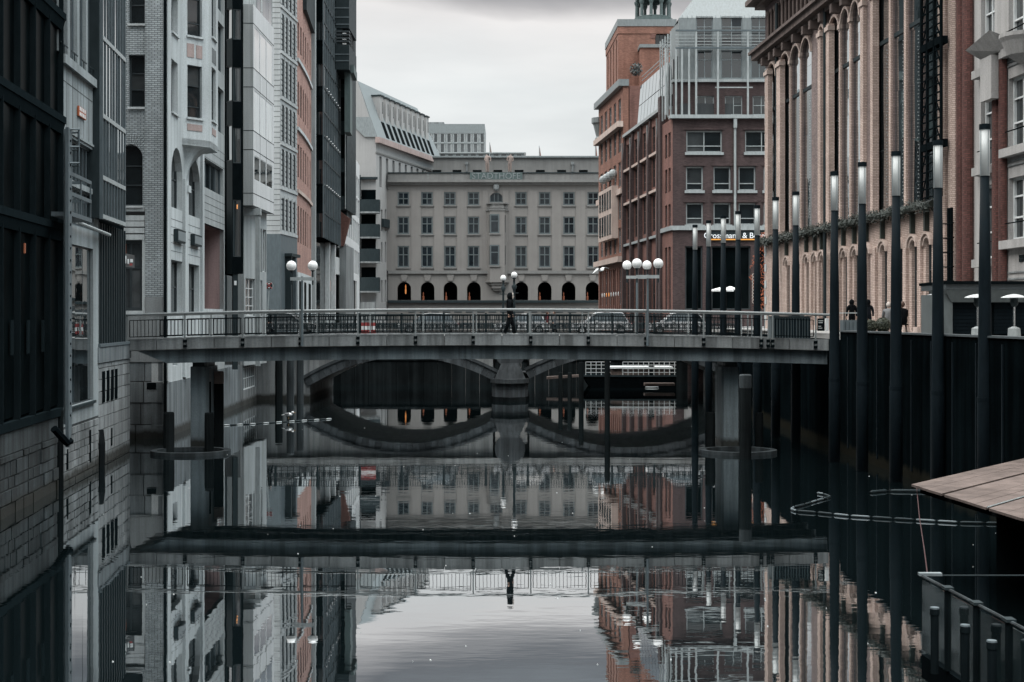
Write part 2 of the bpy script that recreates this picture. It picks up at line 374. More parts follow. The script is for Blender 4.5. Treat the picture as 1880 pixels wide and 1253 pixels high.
def wall(mb, f, u0, u1, z0, z1, ops=(), depth=.3, back=.6):
    """facade with real openings, reveals, arched heads and a thickness"""
    u0, u1 = min(u0, u1), max(u0, u1)
    us = sorted({u0, u1, *[min(max(o[k], u0), u1) for o in ops for k in ('u0', 'u1')]})
    zs = sorted({z0, z1, *[min(max(o[k], z0), z1) for o in ops for k in ('z0', 'z1')]})
    for a, b in zip(zs, zs[1:]):
        if b-a < 1e-4: continue
        st = None; zc = (a+b)/2
        for c, d in zip(us, us[1:]):
            uc = (c+d)/2
            hole = any(o['u0'] < uc < o['u1'] and o['z0'] < zc < o['z1'] for o in ops)
            if hole:
                if st is not None: mb.face(f.P(st, a), f.P(c, a), f.P(c, b), f.P(st, b)); st = None
            elif st is None: st = c
        if st is not None: mb.face(f.P(st, a), f.P(us[-1], a), f.P(us[-1], b), f.P(st, b))
    for o in ops:
        a, b, c, d, h = o['u0'], o['u1'], o['z0'], o['z1'], o['arch']
        zt = d-h
        mb.face(f.P(a, c), f.P(a, zt), f.P(a, zt, -depth), f.P(a, c, -depth)); mb.face(f.P(b, c, -depth), f.P(b, zt, -depth), f.P(b, zt), f.P(b, c))
        if c > z0+1e-3: mb.face(f.P(a, c, -depth), f.P(b, c, -depth), f.P(b, c), f.P(a, c))
        if h <= 0: mb.face(f.P(a, d), f.P(b, d), f.P(b, d, -depth), f.P(a, d, -depth))
        else:
            r = (b-a)/2; uc = (a+b)/2; n = 10
            arc = [(uc-r*math.cos(math.pi*k/n), zt+h*math.sin(math.pi*k/n)) for k in range(n+1)]
            for k in range(n):
                p, q = arc[k], arc[k+1]; cu = a if k < n/2 else b
                mb.face(f.P(cu, d), f.P(*p), f.P(*q)); mb.face(f.P(*p), f.P(p[0], p[1], -depth), f.P(q[0], q[1], -depth), f.P(*q))
    mb.face(f.P(u0, z0), f.P(u0, z1), f.P(u0, z1, -back), f.P(u0, z0, -back)); mb.face(f.P(u1, z0, -back), f.P(u1, z1, -back), f.P(u1, z1), f.P(u1, z0))
    mb.face(f.P(u0, z1), f.P(u1, z1), f.P(u1, z1, -back), f.P(u0, z1, -back)); mb.face(f.P(u0, z0, -back), f.P(u1, z0, -back), f.P(u1, z0), f.P(u0, z0))
    return mb
def window(parent, f, o, cols=2, rows=2, fw=.07, depth=.3, fm='grey_frame', gm='window_glass', split=False, name='window', fd=.07, rowpos=None, tilt=.006, sill=None, sillw=.12, bars=.6):
    a, b, c, d = o['u0'], o['u1'], o['z0'], o['z1']; D0, D1 = -depth-.02, -depth+fd
    m = MB()
    e = .03
    m.fbox(f, a-e, a+fw, c-e, d+e, D0, D1); m.fbox(f, b-fw, b+e, c-e, d+e, D0, D1)
    m.fbox(f, a+fw, b-fw, c-e, c+fw, D0, D1); m.fbox(f, a+fw, b-fw, d-fw, d+e, D0, D1)
    ue = [a+fw+(b-a-2*fw)*k/cols for k in range(cols+1)]
    ze = [c+fw+(d-c-2*fw)*(rowpos[k] if rowpos else k/rows) for k in range(rows+1)]
    w2 = fw*bars/2+.004
    for u in ue[1:-1]: m.fbox(f, u-w2, u+w2, c+fw, d-fw, D0+.003, D1-.006)
    for z in ze[1:-1]: m.fbox(f, a+fw, b-fw, z-w2, z+w2, D0+.005, D1-.010)
    w = m.build(name, fm, parent)
    pd = -depth+.012
    cells = [(ue[i], ue[i+1], ze[j], ze[j+1]) for i in range(cols) for j in range(rows)] if split else [(ue[0], ue[-1], ze[0], ze[-1])]
    for (p, q, r, s) in cells:
        tu, tz = random.uniform(-tilt, tilt)*(q-p), random.uniform(-tilt, tilt)*(s-r)
        tu = max(-.02, min(.02, tu)); tz = max(-.02, min(.02, tz))
        pm = MB(); g = lambda uu, zz, dd: f.P(uu, zz, pd+dd+(tu if uu > (p+q)/2 else -tu)/2+(tz if zz > (r+s)/2 else -tz)/2)
        pm.hexa([g(p, r, -.03), g(q, r, -.03), g(q, r, 0), g(p, r, 0), g(p, s, -.03), g(q, s, -.03), g(q, s, 0), g(p, s, 0)])
        pm.build('pane', gm, w)
    if sill:
        MB().fbox(f, a-sillw, b+sillw, c-.10, c-.004, -depth+.1, .10).build('sill', sill, w)
    return w
def mass(parent, f, u0, u1, z0, z1, depth, mat='roof_dark', name='rear_wall', inset=.62):
    u0, u1 = min(u0, u1)+.02, max(u0, u1)-.02
    pts = [f.P(u0, 0, -inset), f.P(u1, 0, -inset), f.P(u1, 0, -depth), f.P(u0, 0, -depth)]
    return MB().prism([(p.x, p.y) for p in pts], z0, z1-.01).build(name, mat, parent)
def text_mesh(name, s, size, f, u, z, d, mat, parent, ext=.02, flip=False, xs=1.0):
    cu = bpy.data.curves.new(name, 'FONT'); cu.body = s; cu.size = size; cu.extrude = ext; cu.align_x = 'CENTER'; cu.align_y = 'CENTER'
    to = bpy.data.objects.new(name+'_tmp', cu); COL.objects.link(to)
    dg = bpy.context.evaluated_depsgraph_get(); me = bpy.data.meshes.new_from_object(to.evaluated_get(dg)); bpy.data.objects.remove(to)
    root = parent
    while root.parent is not None: root = root.parent
    org = ORG[root.name]; sg = -1 if flip else 1
    for v in me.vertices:
        q = f.P(u+sg*v.co.x*xs, z+v.co.y, d+v.co.z)-org; v.co = q
    if flip: me.flip_normals()
    me.materials.clear(); me.materials.append(MATS[mat])
    o = bpy.data.objects.new(name, me); COL.objects.link(o); o.parent = parent
    return o
# ================================================================== setting
tag(MB().face((-60, -30, 0), (60, -30, 0), (60, 330, 0), (-60, 330, 0)).build('water', 'canal_water'), kind='structure')
gm_ = MB()
gm_.prism([(14.6, -20), (15.0, 40), (14.6, 62), (14.8, 98), (15.2, 124), (11.6, 167), (11.6, 232), (300, 232), (300, -20)], 2.0, 4.9)
gm_.prism([(-20.4, -20), (-20.4, 232), (-300, 232), (-300, -20)], 2.0, 4.6)
gm_.prism([(-300, 232.1), (300, 232.1), (900, 1500), (-900, 1500)], 2.0, 4.6)
tag(gm_.build('ground', 'paving'), kind='structure')
tag(MB().box(14.9, 60, 98.5, 112, 4.9, 4.93).box(-60, -20.45, 98.5, 112, 4.6, 4.63).build('road', 'asphalt'), kind='structure')

def stone_course(parent, f, u0, u1, z0, z1, hs, ws, mat, dmin=.0, dmax=.05, gap=.018, skip=()):
    """single blocks with recessed joints"""
    z = z0; k = 0
    while z < z1-.12:
        h = min(random.uniform(*hs), z1-z)
        u = u0-(random.uniform(0, ws[1]*.7))
        while u < u1:
            w = random.uniform(*ws); a, b = max(u, u0), min(u+w, u1)
            if b-a > .12 and not any(a < s[1] and b > s[0] and z < s[3] and z+h > s[2] for s in skip):
                d = random.uniform(dmin, dmax); e = .012
                m = MB(); A, B, C, D = a+gap/2, b-gap/2, z+gap/2, z+h-gap/2
                m.hexa([f.P(A, C, -.12), f.P(B, C, -.12), f.P(B-e, C+e, d), f.P(A+e, C+e, d), f.P(A, D, -.12), f.P(B, D, -.12), f.P(B-e, D-e, d), f.P(A+e, D-e, d)])
                m.build('stone', mat, parent)
            u += w
        z += h; k += 1

# ------------------------------------------------------------------ left bank: line of the near facades
LW = Fac((-14.37, 39.9), (-16.25, 60.2))
def uY(Y): return (Y-39.9)/LW.t.y
uA0, uA1, uB1, uC1 = uY(-20), uY(47.5), uY(53.8), uY(60.6)
# ---- dark steel and glass block
A = thing('steel_block', 'black steel and glass building with jutting floor ledges at the far left', 'building', tuple(LW.P(uA1, 0)))
zA = [2.66, 8.72, 12.3, 15.75, 19.3, 22.9, 26.5]
MB().fbox(LW, uA0, uA1, 2.3, 27, -.7, -.12).build('back_panel', 'black_steel', A)
mass(A, LW, uA0, uA1, 0, 27, 12)
for k, z in enumerate(zA[1:]):
    m = MB(); m.ext(Fac(LW.P(0, 0).xy, LW.P(1, 0).xy), [(uA0, z-.16), (uA1+.02, z-.16), (uA1+.02, z+.07), (uA0, z+.07)], -.1, .18)
    m.hexa([LW.P(uA0, z-.5, -.1), LW.P(uA1, z-.5, -.1), LW.P(uA1, z-.5, .06), LW.P(uA0, z-.5, .06), LW.P(uA0, z-.163, -.1), LW.P(uA1, z-.163, -.1), LW.P(uA1, z-.163, .15), LW.P(uA0, z-.163, .15)])
    m.build('floor_ledge', 'deep_black_steel', A)
nf = 14
for j in range(nf+1):
    u = uA1-.05-j*1.9
    if j != 1 or True:
        MB().fbox(LW, u-.03, u+.03, zA[0], 27, -.12, .10).build('fin', 'deep_black_steel', A)
for i in range(len(zA)-1):
    for j in range(nf):
        u1 = uA1-.1-j*1.9; u0 = u1-1.78; z0, z1 = zA[i]+.12, zA[i+1]-.52
        m = MB(); m.hexa([LW.P(u0, z0, .05), LW.P(u1, z0, -.08), LW.P(u1, z0, -.11), LW.P(u0, z0, .02), LW.P(u0, z1, .05), LW.P(u1, z1, -.08), LW.P(u1, z1, -.11), LW.P(u0, z1, .02)])
        m.build('pane', 'black_glass', A)
        if i == 0 and 0 < j < 4:
            MB().fbox(LW, u0+.9, u0+1.2, 4.6, 5.6, .03, .07).build('chair_back', 'deep_black_steel', A)
MB().fbox(LW, uA1-5.08, uA1-4.98, 7.6, 7.9, .03, .07).build('lamp_glow', 'warm_dim', A)
MB().fbox(LW, uA0, uA1, 2.42, 2.68, -.2, .09).build('base_rail', 'deep_black_steel', A)
# ---- its quay wall of rusty blocks
qw = thing('quay_wall', 'dark rust stained block quay wall below the black steel building', 'quay wall', tuple(LW.P(uA1, 0)))
MB().fbox(LW, uA0, uA1-.45, -.8, 2.3, -.6, -.03).build('core', 'mortar_joint', qw)
stone_course(qw, LW, uY(36.5), uA1-.5, -.45, 1.75, (.34, .46), (.55, 1.2), 'quay_stone_rust', 0, .06)
MB().fbox(LW, uA0, uA1-.5, 1.76, 2.38, -.5, .02).build('coping', 'quay_stone_rust', qw)
MB().tube([LW.P(uA1-.25, -.3, .02), LW.P(uA1-.25, 2.6, .02)], .13, 10).build('drain_pipe', 'dark_timber', qw)
# ---- concrete building with the crane post
B = thing('concrete_building', 'grey concrete clad building with broad window and tall narrow upper windows', 'building', tuple(LW.P((uA1+uB1)/2, 0)))
def ub(x): return LW.u(x)
Bops_top = [op(ub(a), ub(b), LW.z((a+b)/2, 118), 27.0) for a, b in ((108, 124), (128, 142), (146, 158), (161, 171))]
for o in Bops_top: o['z0'] = 14.55
zr0, zr1 = LW.z(150, 345), LW.z(150, 262)
rib = op(uA1+.05, ub(172.5), 10.45, 11.9)
low = op(uA1+.05, ub(172.5), 8.9, 10.25)
big = op(uA1+.05, ub(171), LW.z(160, 738), LW.z(160, 455))
mb = MB(); wall(mb, LW, uA1, LW.u(181), 1.98, 27.5, Bops_top+[rib, low, big], .2); mb.build('wall', 'concrete_warm_grey', B)
mass(B, LW, uA1, uB1, 0, 27.5, 12)
for o in Bops_top:
    window(B, LW, o, 1, 4, .08, .2, 'blue_grey_steel', 'curtain_glass', name='tall_window')
    MB().fbox(LW, o['u0']+.1, o['u1']-.1, 14.85, 14.89, .02, .05).fbox(LW, (o['u0']+o['u1'])/2-.02, (o['u0']+o['u1'])/2+.02, 14.5, 14.85, .02, .05).build('rail_bracket', 'dark_steel', B)
window(B, LW, rib, 9, 1, .07, .2, 'blue_grey_steel', 'window_glass', True, 'ribbon_window')
window(B, LW, low, 9, 1, .07, .2, 'blue_grey_steel', 'curtain_glass', True, 'ribbon_window')
window(B, LW, big, 4, 1, .06, .12, 'dark_frame', 'bright_glass', True, 'display_window', sill='dark_steel', tilt=.012, fd=.02)
for k, (z0, z1, d) in enumerate(((14.2, 14.5, .16), (12.0, 12.08, .05))): MB().fbox(LW, uA1, uB1+.1, z0, z1, 0.002, d).build('ledge', 'concrete_warm_grey', B)
for u in [uA1+.9*k for k in range(1, 7)]: MB().fbox(LW, u-.012, u+.012, 12.1, 14.19, .001, .006).build('panel_joint', 'mortar_joint', B)
MB().fbox(LW, uA1, uB1, 13.66, 13.69, .001, .007).build('panel_joint', 'mortar_joint', B)
ps = MB().fbox(LW, ub(141), ub(154.5), LW.z(148, 217), LW.z(148, 199), .02, .07); plate = ps.build('sign_plate', 'orange_paint', B)
zs_ = (LW.z(148, 217)+LW.z(148, 199))/2; us_ = (ub(141)+ub(154.5))/2
for r_ in (0, 1):
    for k in range(4):
        MB().fbox(LW, us_-.5+k*.27, us_-.32+k*.27, zs_-.15+r_*.18, zs_-.02+r_*.18, .071, .08).build('letter', 'white_paint', plate)
MB().tube([LW.P(ub(128), LW.z(128, 408), .25), LW.P(ub(189), LW.z(189, 432), .25)], .07, 8).build('awning_tube', 'light_steel', B)
# base stones
qb = thing('quay_wall', 'pale ashlar quay wall below the concrete building and the dark slatted bay', 'quay wall', tuple(LW.P(uB1, 0)))
MB().fbox(LW, uA1, uC1, -.8, 1.97, -.6, -.03).build('core', 'mortar_joint', qb)
sl = [(ub(163), ub(166.5), .35, 1.55), (ub(121), ub(124.5), .5, 1.2)]
stone_course(qb, LW, uA1-.1, uB1, -.45, 1.97, (.26, .34), (.5, .95), 'quay_stone_grey', 0, .025, .014)
for s in sl: MB().fbox(LW, s[0]+.05, s[1]-.05, s[2], s[3], -.4, .03).build('slot_shade', 'black_steel', qb)  # black boxes set proud imitate the dark inside recessed slots
cs = [(ub(a)-.0, ub(a+5), LW.z(200, 736), LW.z(200, 680)) for a in (187, 195, 203, 210)]+[(ub(203), ub(205.5), .6, 1.3)]
stone_course(qb, LW, uB1+.02, uC1, -.45, 3.95, (.42, .52), (.8, 1.3), 'quay_stone_grey', 0, .02, .012)
for s in cs:
    MB().fbox(LW, s[0], s[1], s[2], s[3], -.5, .026).build('slot_shade', 'black_steel', qb)  # proud black box painted as the shade of a deep slot
MB().fbox(LW, uB1, uC1, 1.9, 3.95, -.6, -.03).build('core', 'mortar_joint', qb)
MB().fbox(LW, uB1-.1, uC1, 3.96, 4.55, -.5, .06).build('coping', 'granite_block', qb)
MB().tube([LW.P(uB1+.15, -.2, .08), LW.P(uB1+.15, .9, .10), LW.P(uB1+.25, 1.4, .02)], .14, 8).build('fender', 'dark_timber', qb)
# ---- dark glazed bay
C = thing('glazed_bay_building', 'dark slate curtain wall bay with close upright fins above black slats', 'building', tuple(LW.P(uC1, 0)))
CB = LW.off(.34); uc0, uc1 = CB.u(188), CB.u(229.5); zc = 9.45
MB().fbox(LW, uB1, uC1, 4.6, 27.8, -.7, -.25).build('wall', 'black_steel', C); mass(C, LW, uB1, uC1, 0, 27.8, 12)
MB().fbox(CB, uc0-.06, uc1, zc-.06, 27.8, -.6, -.1).build('bay_box', 'dark_steel', C)
levels = [zc, 10.9, 13.2, 16.1, 18.9, 21.7, 24.5, 27.5]
nfin = 8; du = (uc1-uc0)/nfin
for j in range(nfin+1): MB().fbox(CB, uc0+j*du-.035, uc0+j*du+.035, zc-.1, 27.8, -.1, .025).build('fin', 'blue_grey_steel', C)
for z in levels: MB().fbox(CB, uc0-.02, uc1+.02, z-.08, z+.08, -.1, .03).build('transom', 'light_steel', C)
for i in range(len(levels)-1):
    for j in range(nfin):
        t = random.uniform(-.012, .012)
        f0, f1, z0, z1 = uc0+j*du+.045, uc0+(j+1)*du-.045, levels[i]+.09, levels[i+1]-.09
        MB().hexa([CB.P(f0, z0, -.08), CB.P(f1, z0, -.08), CB.P(f1, z0, -.02+t), CB.P(f0, z0, -.02-t), CB.P(f0, z1, -.08), CB.P(f1, z1, -.08), CB.P(f1, z1, -.02+t), CB.P(f0, z1, -.02-t)]).build('pane' if i > 0 else 'panel', 'bright_glass' if i > 0 else 'dark_steel', C)
for j in range(12):
    u = uB1+.12+j*.5
    MB().fbox(LW, u, u+.16, 4.57, 9.3, -.25, .02).build('slat', 'dark_steel', C)
MB().fbox(LW, uB1, uC1, 4.56, 4.68, -.2, .09).build('foot_rail', 'blue_grey_steel', C)
hb = thing('hanging_sign', 'small grey hanging board on black bracket beside the footbridge', 'sign', tuple(px(222, 480, 59.6)))
MB().hexa([px(222, 492, 59.8), px(227.5, 492, 59.4), px(227.5, 492, 59.3), px(222, 492, 59.7), px(222, 464, 59.8), px(227.5, 464, 59.4), px(227.5, 464, 59.3), px(222, 464, 59.7)]).build('bracket', 'black_steel', hb)
bd = MB().hexa([px(227, 490, 59.4), px(247, 492, 59.9), px(247, 492, 60.0), px(227, 490, 59.5), px(227, 465, 59.4), px(247, 469, 59.9), px(247, 469, 60.0), px(227, 465, 59.5)]).build('board', 'curtain_glass', hb)
for k, (a, b, y0, y1, mt) in enumerate(((229, 232, 484, 470, 'white_frame'), (234, 237, 485, 476, 'white_frame'), (238, 243, 488, 484, 'red_paint'), (239, 244, 482, 476, 'white_frame'))):
    MB().hexa([px(a, y0, 59.40), px(b, y0, 59.5), px(b, y0, 59.52), px(a, y0, 59.42), px(a, y1, 59.40), px(b, y1, 59.5), px(b, y1, 59.52), px(a, y1, 59.42)]).build('picture', mt, bd)
# ---- crane post: riveted upright with cage and small balcony
K = thing('service_mast', 'tall grey riveted steel mast with ladder cage on the concrete building', 'mast', tuple(LW.P(ub(127), 1.0, .5)))
MF = LW.off(.75); mu = MF.u(126)
kz0, kz1 = MF.z(126, 815), MF.z(126, 236)
MB().fbox(MF, mu-.25, mu+.25, kz0+.6, kz1, -.05, .05).fbox(MF, mu+.2, mu+.28, kz0+.6, kz1, -.2, .0).build('post', 'blue_grey_steel', K)
MB().hexa([MF.P(mu-.2, kz0-.1, -.05), MF.P(mu+.05, kz0-.1, -.05), MF.P(mu+.05, kz0-.1, .05), MF.P(mu-.2, kz0-.1, .05), MF.P(mu-.25, kz0+.6, -.05), MF.P(mu+.25, kz0+.6, -.05), MF.P(mu+.25, kz0+.6, .05), MF.P(mu-.25, kz0+.6, .05)]).build('foot', 'blue_grey_steel', K)
z = kz0+.9
while z < kz1-.2:
    MB().tube([MF.P(mu+.02, z, .04), MF.P(mu+.02, z, .07)], .045, 6).build('rivet', 'black_steel', K); z += .38
MB().tube([MF.P(mu-.7, 2.2, -.3), MF.P(mu-.2, 1.7, .0), MF.P(mu, 1.75, .05)], .12, 7).build('clamp', 'black_steel', K)
cage = MB()
for zz in (MF.z(126, 238), MF.z(126, 270), MF.z(126, 300)):
    cage.tube([MF.P(mu-.05, zz, 0), MF.P(mu+.35, zz+.05, .25), MF.P(mu+.75, zz, .15), MF.P(mu+.85, zz, -.3)], .035, 6)
for uu, dd in ((mu+.35, .25), (mu+.75, .15), (mu+.85, -.3)): cage.tube([MF.P(uu, MF.z(126, 238), dd), MF.P(uu, MF.z(126, 302), dd)], .03, 6)
cage.build('ladder_cage', 'blue_grey_steel', K)
bal = MB(); z0 = MF.z(150, 404); u0_, u1_ = mu+.25, MF.u(166)
bal.fbox(MF, u0_, u1_, z0, z0+.14, -.6, .05)
for zz in (z0+.72, z0+1.36): bal.fbox(MF, u0_, u1_, zz-.06, zz+.06, -.02, .04); bal.fbox(MF, u1_-.06, u1_, zz-.05, zz+.05, -.6, -.02)
for uu in (u0_+.06, (u0_+u1_)/2, u1_-.04): bal.fbox(MF, uu-.03, uu+.03, z0+.14, z0+1.4, -.01, .03)
bal.build('service_balcony', 'blue_grey_steel', K)
MB().fbox(LW, ub(116.5), ub(119.5), LW.z(118, 290), LW.z(118, 240), .02, .06).build('light_strip', 'white_light', B)

# ------------------------------------------------------------------ white brick house behind the footbridge
YD = 66.7; DX0, DX1 = (214-CX)/FPX*YD, (301-CX)/FPX*YD
DF = Fac((DX0, YD), (DX1, YD))
D = thing('white_brick_house', 'white glazed brick house with stone oriel and arched windows behind the footbridge', 'building', (DX1, YD, 0))
def du_(x): return DF.u(x)
def dz_(y): return CH+(HY-y)/FPX*YD
dops = [op(du_(236), du_(266), dz_(44), dz_(-60)), op(du_(236), du_(266), dz_(197), dz_(101)), op(du_(211+8), du_(263), dz_(378), dz_(268), 1.05)]
dops[2] = op(du_(214), du_(262), dz_(378), dz_(266), .62)
mb = MB(); wall(mb, DF, du_(214), du_(267), dz_(385), 26, dops, .3); mb.build('wall', 'white_brick', D)
mb = MB().fbox(DF, du_(267.2), du_(300), dz_(545), 26, -.5, .07); mb.build('brick_pier', 'white_brick', D)
for o in dops: window(D, DF, o, 1, 3, .08, .3, 'dark_frame', 'window_glass', True, sill='white_stone', sillw=.02)
n = 13                                                        # voussoirs of the brick arch
for k in range(n):
    a0, a1 = math.pi/2*k/n+.02, math.pi/2*(k+1)/n-.005
    cu, cz = (du_(214)+du_(262))/2, dz_(266)-.62; r0, r1 = (du_(262)-du_(214))/2+.03, (du_(262)-du_(214))/2+.5
    pts = [(cu+r*math.cos(a)*1.0, cz+(r if r == r0 else r)*math.sin(a)*(1.02)) for r, a in ((r0, a0), (r1, a0), (r1, a1), (r0, a1))]
    MB().ext(DF, pts, -.02, .05).build('brick', 'white_brick', D)
for i, y in enumerate((378, 395, 406, 418, 430)):             # stone bands under the arch
    MB().fbox(DF, du_(214), du_(265.5), dz_(y+10.4), dz_(y+.8), -.4, .02).build('stone_band', 'white_stone', D)
shop = op(du_(214), du_(261), dz_(571), dz_(441))
mb = MB(); wall(mb, DF, du_(214), du_(267), dz_(577), dz_(440.2), [shop], .3); mb.build('shop_wall', 'white_stone', D)
window(D, DF, shop, 2, 2, .16, .3, 'dark_frame', 'curtain_glass', True, 'shop_window', rowpos=(0, .62, 1))
MB().fbox(DF, du_(221), du_(229), dz_(470), dz_(442), -.275, -.26).build('warm_curtain', 'orange_paint', D)
MB().fbox(DF, du_(267.2), du_(300), dz_(577), dz_(545.5), -.5, .09).build('plinth', 'mid_grey_stone', D)
MB().fbox(DF, du_(214), du_(300), 3.6, dz_(577.3), -.5, .05).build('plinth', 'mid_grey_stone', D)
MB().tube([(px(303.5, 0, YD-.12).x, YD-.12, 0.4), (px(303.5, 0, YD-.12).x, YD-.12, 25.5)], .075, 8).build('drain_pipe', 'black_steel', D)
mb = MB().fbox(DF, du_(214), du_(300)-.02, -.8, 3.6, -.6, -.03); mb.build('base_core', 'mortar_joint', D)
niche = (du_(270), du_(287), dz_(715), dz_(703))
z = -.4
for hh in (1.06, 1.02, 1.0, .92):
    u = du_(236)-random.uniform(0, .9)
    while u < du_(300)-.05:
        w = random.uniform(.95, 1.35); a, b = max(u, du_(224)), min(u+w, du_(300)-.01); u += w
        if b-a < .1: continue
        d = random.uniform(.0, .05)
        MB().hexa([DF.P(a+.012, z+.012, -.1), DF.P(b-.012, z+.012, -.1), DF.P(b-.03, z+.03, d), DF.P(a+.03, z+.03, d), DF.P(a+.012, z+hh-.012, -.1), DF.P(b-.012, z+hh-.012, -.1), DF.P(b-.03, z+hh-.03, d), DF.P(a+.03, z+hh-.03, d)]).build('stone', 'granite_block', D)
    z += hh
MB().fbox(DF, niche[0], niche[1], niche[2], niche[3], -.02, .055).build('niche', 'black_steel', D)  # solid black box on the stones stands for the recess's shade
# canal side of the same house
LF = Fac((-16.3, 66.7), (-17.61, 99.5))
def lu(x): return LF.u(x)
def lz(x, y): return LF.z(x, y)
e1 = lu(371.5)
W = []
gop = [op(lu(314), lu(335), lz(325, 575), lz(325, 479)), op(lu(346.5), lu(366), lz(356, 575), lz(356, 486))]
mop = [op(lu(314.5), lu(335), lz(325, 384), lz(325, 272), 1.5), op(lu(346.5), lu(367.5), lz(356, 398), lz(356, 292), 1.5)]
top_ = [op(lu(314.5), lu(326.5), lz(320, b), lz(320, a)) for a, b in ((-120, -20), (112, 208))]+[op(lu(314.5), lu(326.5), lz(320, 62), lz(320, -12))]
low_ = [op(lu(317), lu(326), lz(322, 672), lz(322, 636))]
mb = MB(); wall(mb, LF, 0, e1, 2.6, 26, gop+mop+top_+low_, .35); mb.build('canal_wall', 'white_stone', D)
MB().fbox(LF, 0, e1, -.8, 2.6, -.6, .03).build('canal_base', 'granite_block', D)
for o in gop+mop+low_: window(D, LF, o, 2, 2, .08, .35, 'dark_frame', 'window_glass', True)
for o in top_: window(D, LF, o, 1, 2, .08, .35, 'dark_frame', 'window_glass', True, sill='white_stone', sillw=.02)
for xa, xb in ((303.5, 309), (335.5, 341), (367.8, 371)):
    MB().fbox(LF, lu(xa), lu(xb), 2.7, lz(338, 330) if xa == 335.5 else 26, .002, .13).build('pilaster', 'white_stone', D)
for (xa, xb, y0, y1) in ((318.5, 333, 446, 423), (349.5, 363.5, 452, 432)):
    pl = MB().fbox(LF, lu(xa), lu(xb), lz((xa+xb)/2, y0), lz((xa+xb)/2, y1), .01, .22).build('plaque', 'dark_steel', D)
    MB().fbox(LF, lu(xa)+.08, lu(xb)-.08, lz((xa+xb)/2, y0)+.08, lz((xa+xb)/2, y1)-.08, .2, .235).build('plaque_face', 'grey_frame', pl)
for k in range(5):
    for (xa, xb) in ((309.5, 335), (341.5, 367.5)):
        zz = lz(338, 410+14*k); MB().fbox(LF, lu(xa), lu(xb), zz-.012, zz+.012, .001, .006).build('joint', 'mortar_joint', D)
mass(D, LF, 1.4, e1, 0, 26, 12)
# oriel
OA = LF.P(lu(334), 0).xy; OB = px(386, 0, 72.3).xy; OCf = Fac(OB, OB+LF.t*3); OC = OCf.P(OCf.u(400), 0).xy; OD = LF.P((OC-LF.o).dot(LF.t)+.9, 0).xy
of1, of2 = Fac(OA, OB), Fac(OB, OC)
zo = of1.z(365, 268)
def oz(y): return of1.z(358, y)
oops = [op(of1.u(344), of1.u(371), oz(67), oz(-45)), op(of1.u(344), of1.u(371), oz(217), oz(121)), op(of1.u(344), of1.u(371), oz(-115), oz(-210))]
mb = MB(); wall(mb, of1, 0, of1.len, zo, 25, oops, .22, .3); mb.build('oriel_wall', 'white_stone', D)
def oz2(y): return of2.z(393, y)
oops2 = [op(of2.u(388.5), of2.u(396.5), oz2(72), oz2(-45)), op(of2.u(388.5), of2.u(396.5), oz2(224), oz2(127)), op(of2.u(388.5), of2.u(396.5), oz2(-115), oz2(-210))]
mb = MB(); wall(mb, of2, 0, of2.len, zo, 25, oops2, .22, .3); mb.build('oriel_wall', 'white_stone', D)
for o in oops: window(D, of1, o, 1, 3, .07, .22, 'dark_frame', 'window_glass', True, rowpos=(0, .2, .62, 1), sill='white_stone', sillw=.06)
for o in oops2: window(D, of2, o, 1, 3, .06, .22, 'dark_frame', 'window_glass', True, rowpos=(0, .2, .62, 1), sill='white_stone', sillw=.04)
MB().prism([OA, OB, OC, OD], zo-.02, zo+.3).prism([OA+Vector((-.1, 0)), OB+Vector((-.4, .35)), OC+Vector((-.4, -.1)), OD], zo+.3, 25.2).build('oriel_core', 'white_stone', D)
for (xa, xb, ya, yb) in ((343, 356, 107, 82), (360, 371, 107, 83)): MB().fbox(of1, of1.u(xa), of1.u(xb), oz(ya), oz(yb), .002, .025).build('panel', 'pink_panel', D)
MB().fbox(of1, of1.u(343.5), of1.u(371), oz(241), oz(229), .002, .025).build('panel', 'pink_panel', D)
for k in range(3): MB().fbox(of2, of2.u(389+2.6*k), of2.u(390.6+2.6*k), oz2(118), oz2(92), .002, .03).build('panel', 'mid_grey_stone', D)
MB().fbox(of2, of2.u(389), of2.u(396), oz2(250), oz2(238), .002, .025).build('panel', 'pink_panel', D)
# curved corbel under the oriel
cb = MB(); base = LF.P(lu(341), 0).xy; nst = 8
def sect(k):
    t = k/nst; s = 1-math.cos(t*math.pi/2); zz = lz(341, 345)+(zo-lz(341, 345))*math.sin(t*math.pi/2)
    mid = [base+(p-base)*s for p in (OA, OB, OC, OD)]; return [Vector((p.x, p.y, zz)) for p in mid]
prev = sect(0)
for k in range(1, nst+1):
    cur = sect(k)
    for j in range(4): cb.face(prev[j], prev[(j+1) % 4], cur[(j+1) % 4], cur[j])
    prev = cur
cb.build('corbel', 'white_stone', D)
MB().fbox(LF, lu(339), lu(343.5), lz(341, 345)-.25, lz(341, 345)+.1, .0, .22).build('corbel_foot', 'white_stone', D)

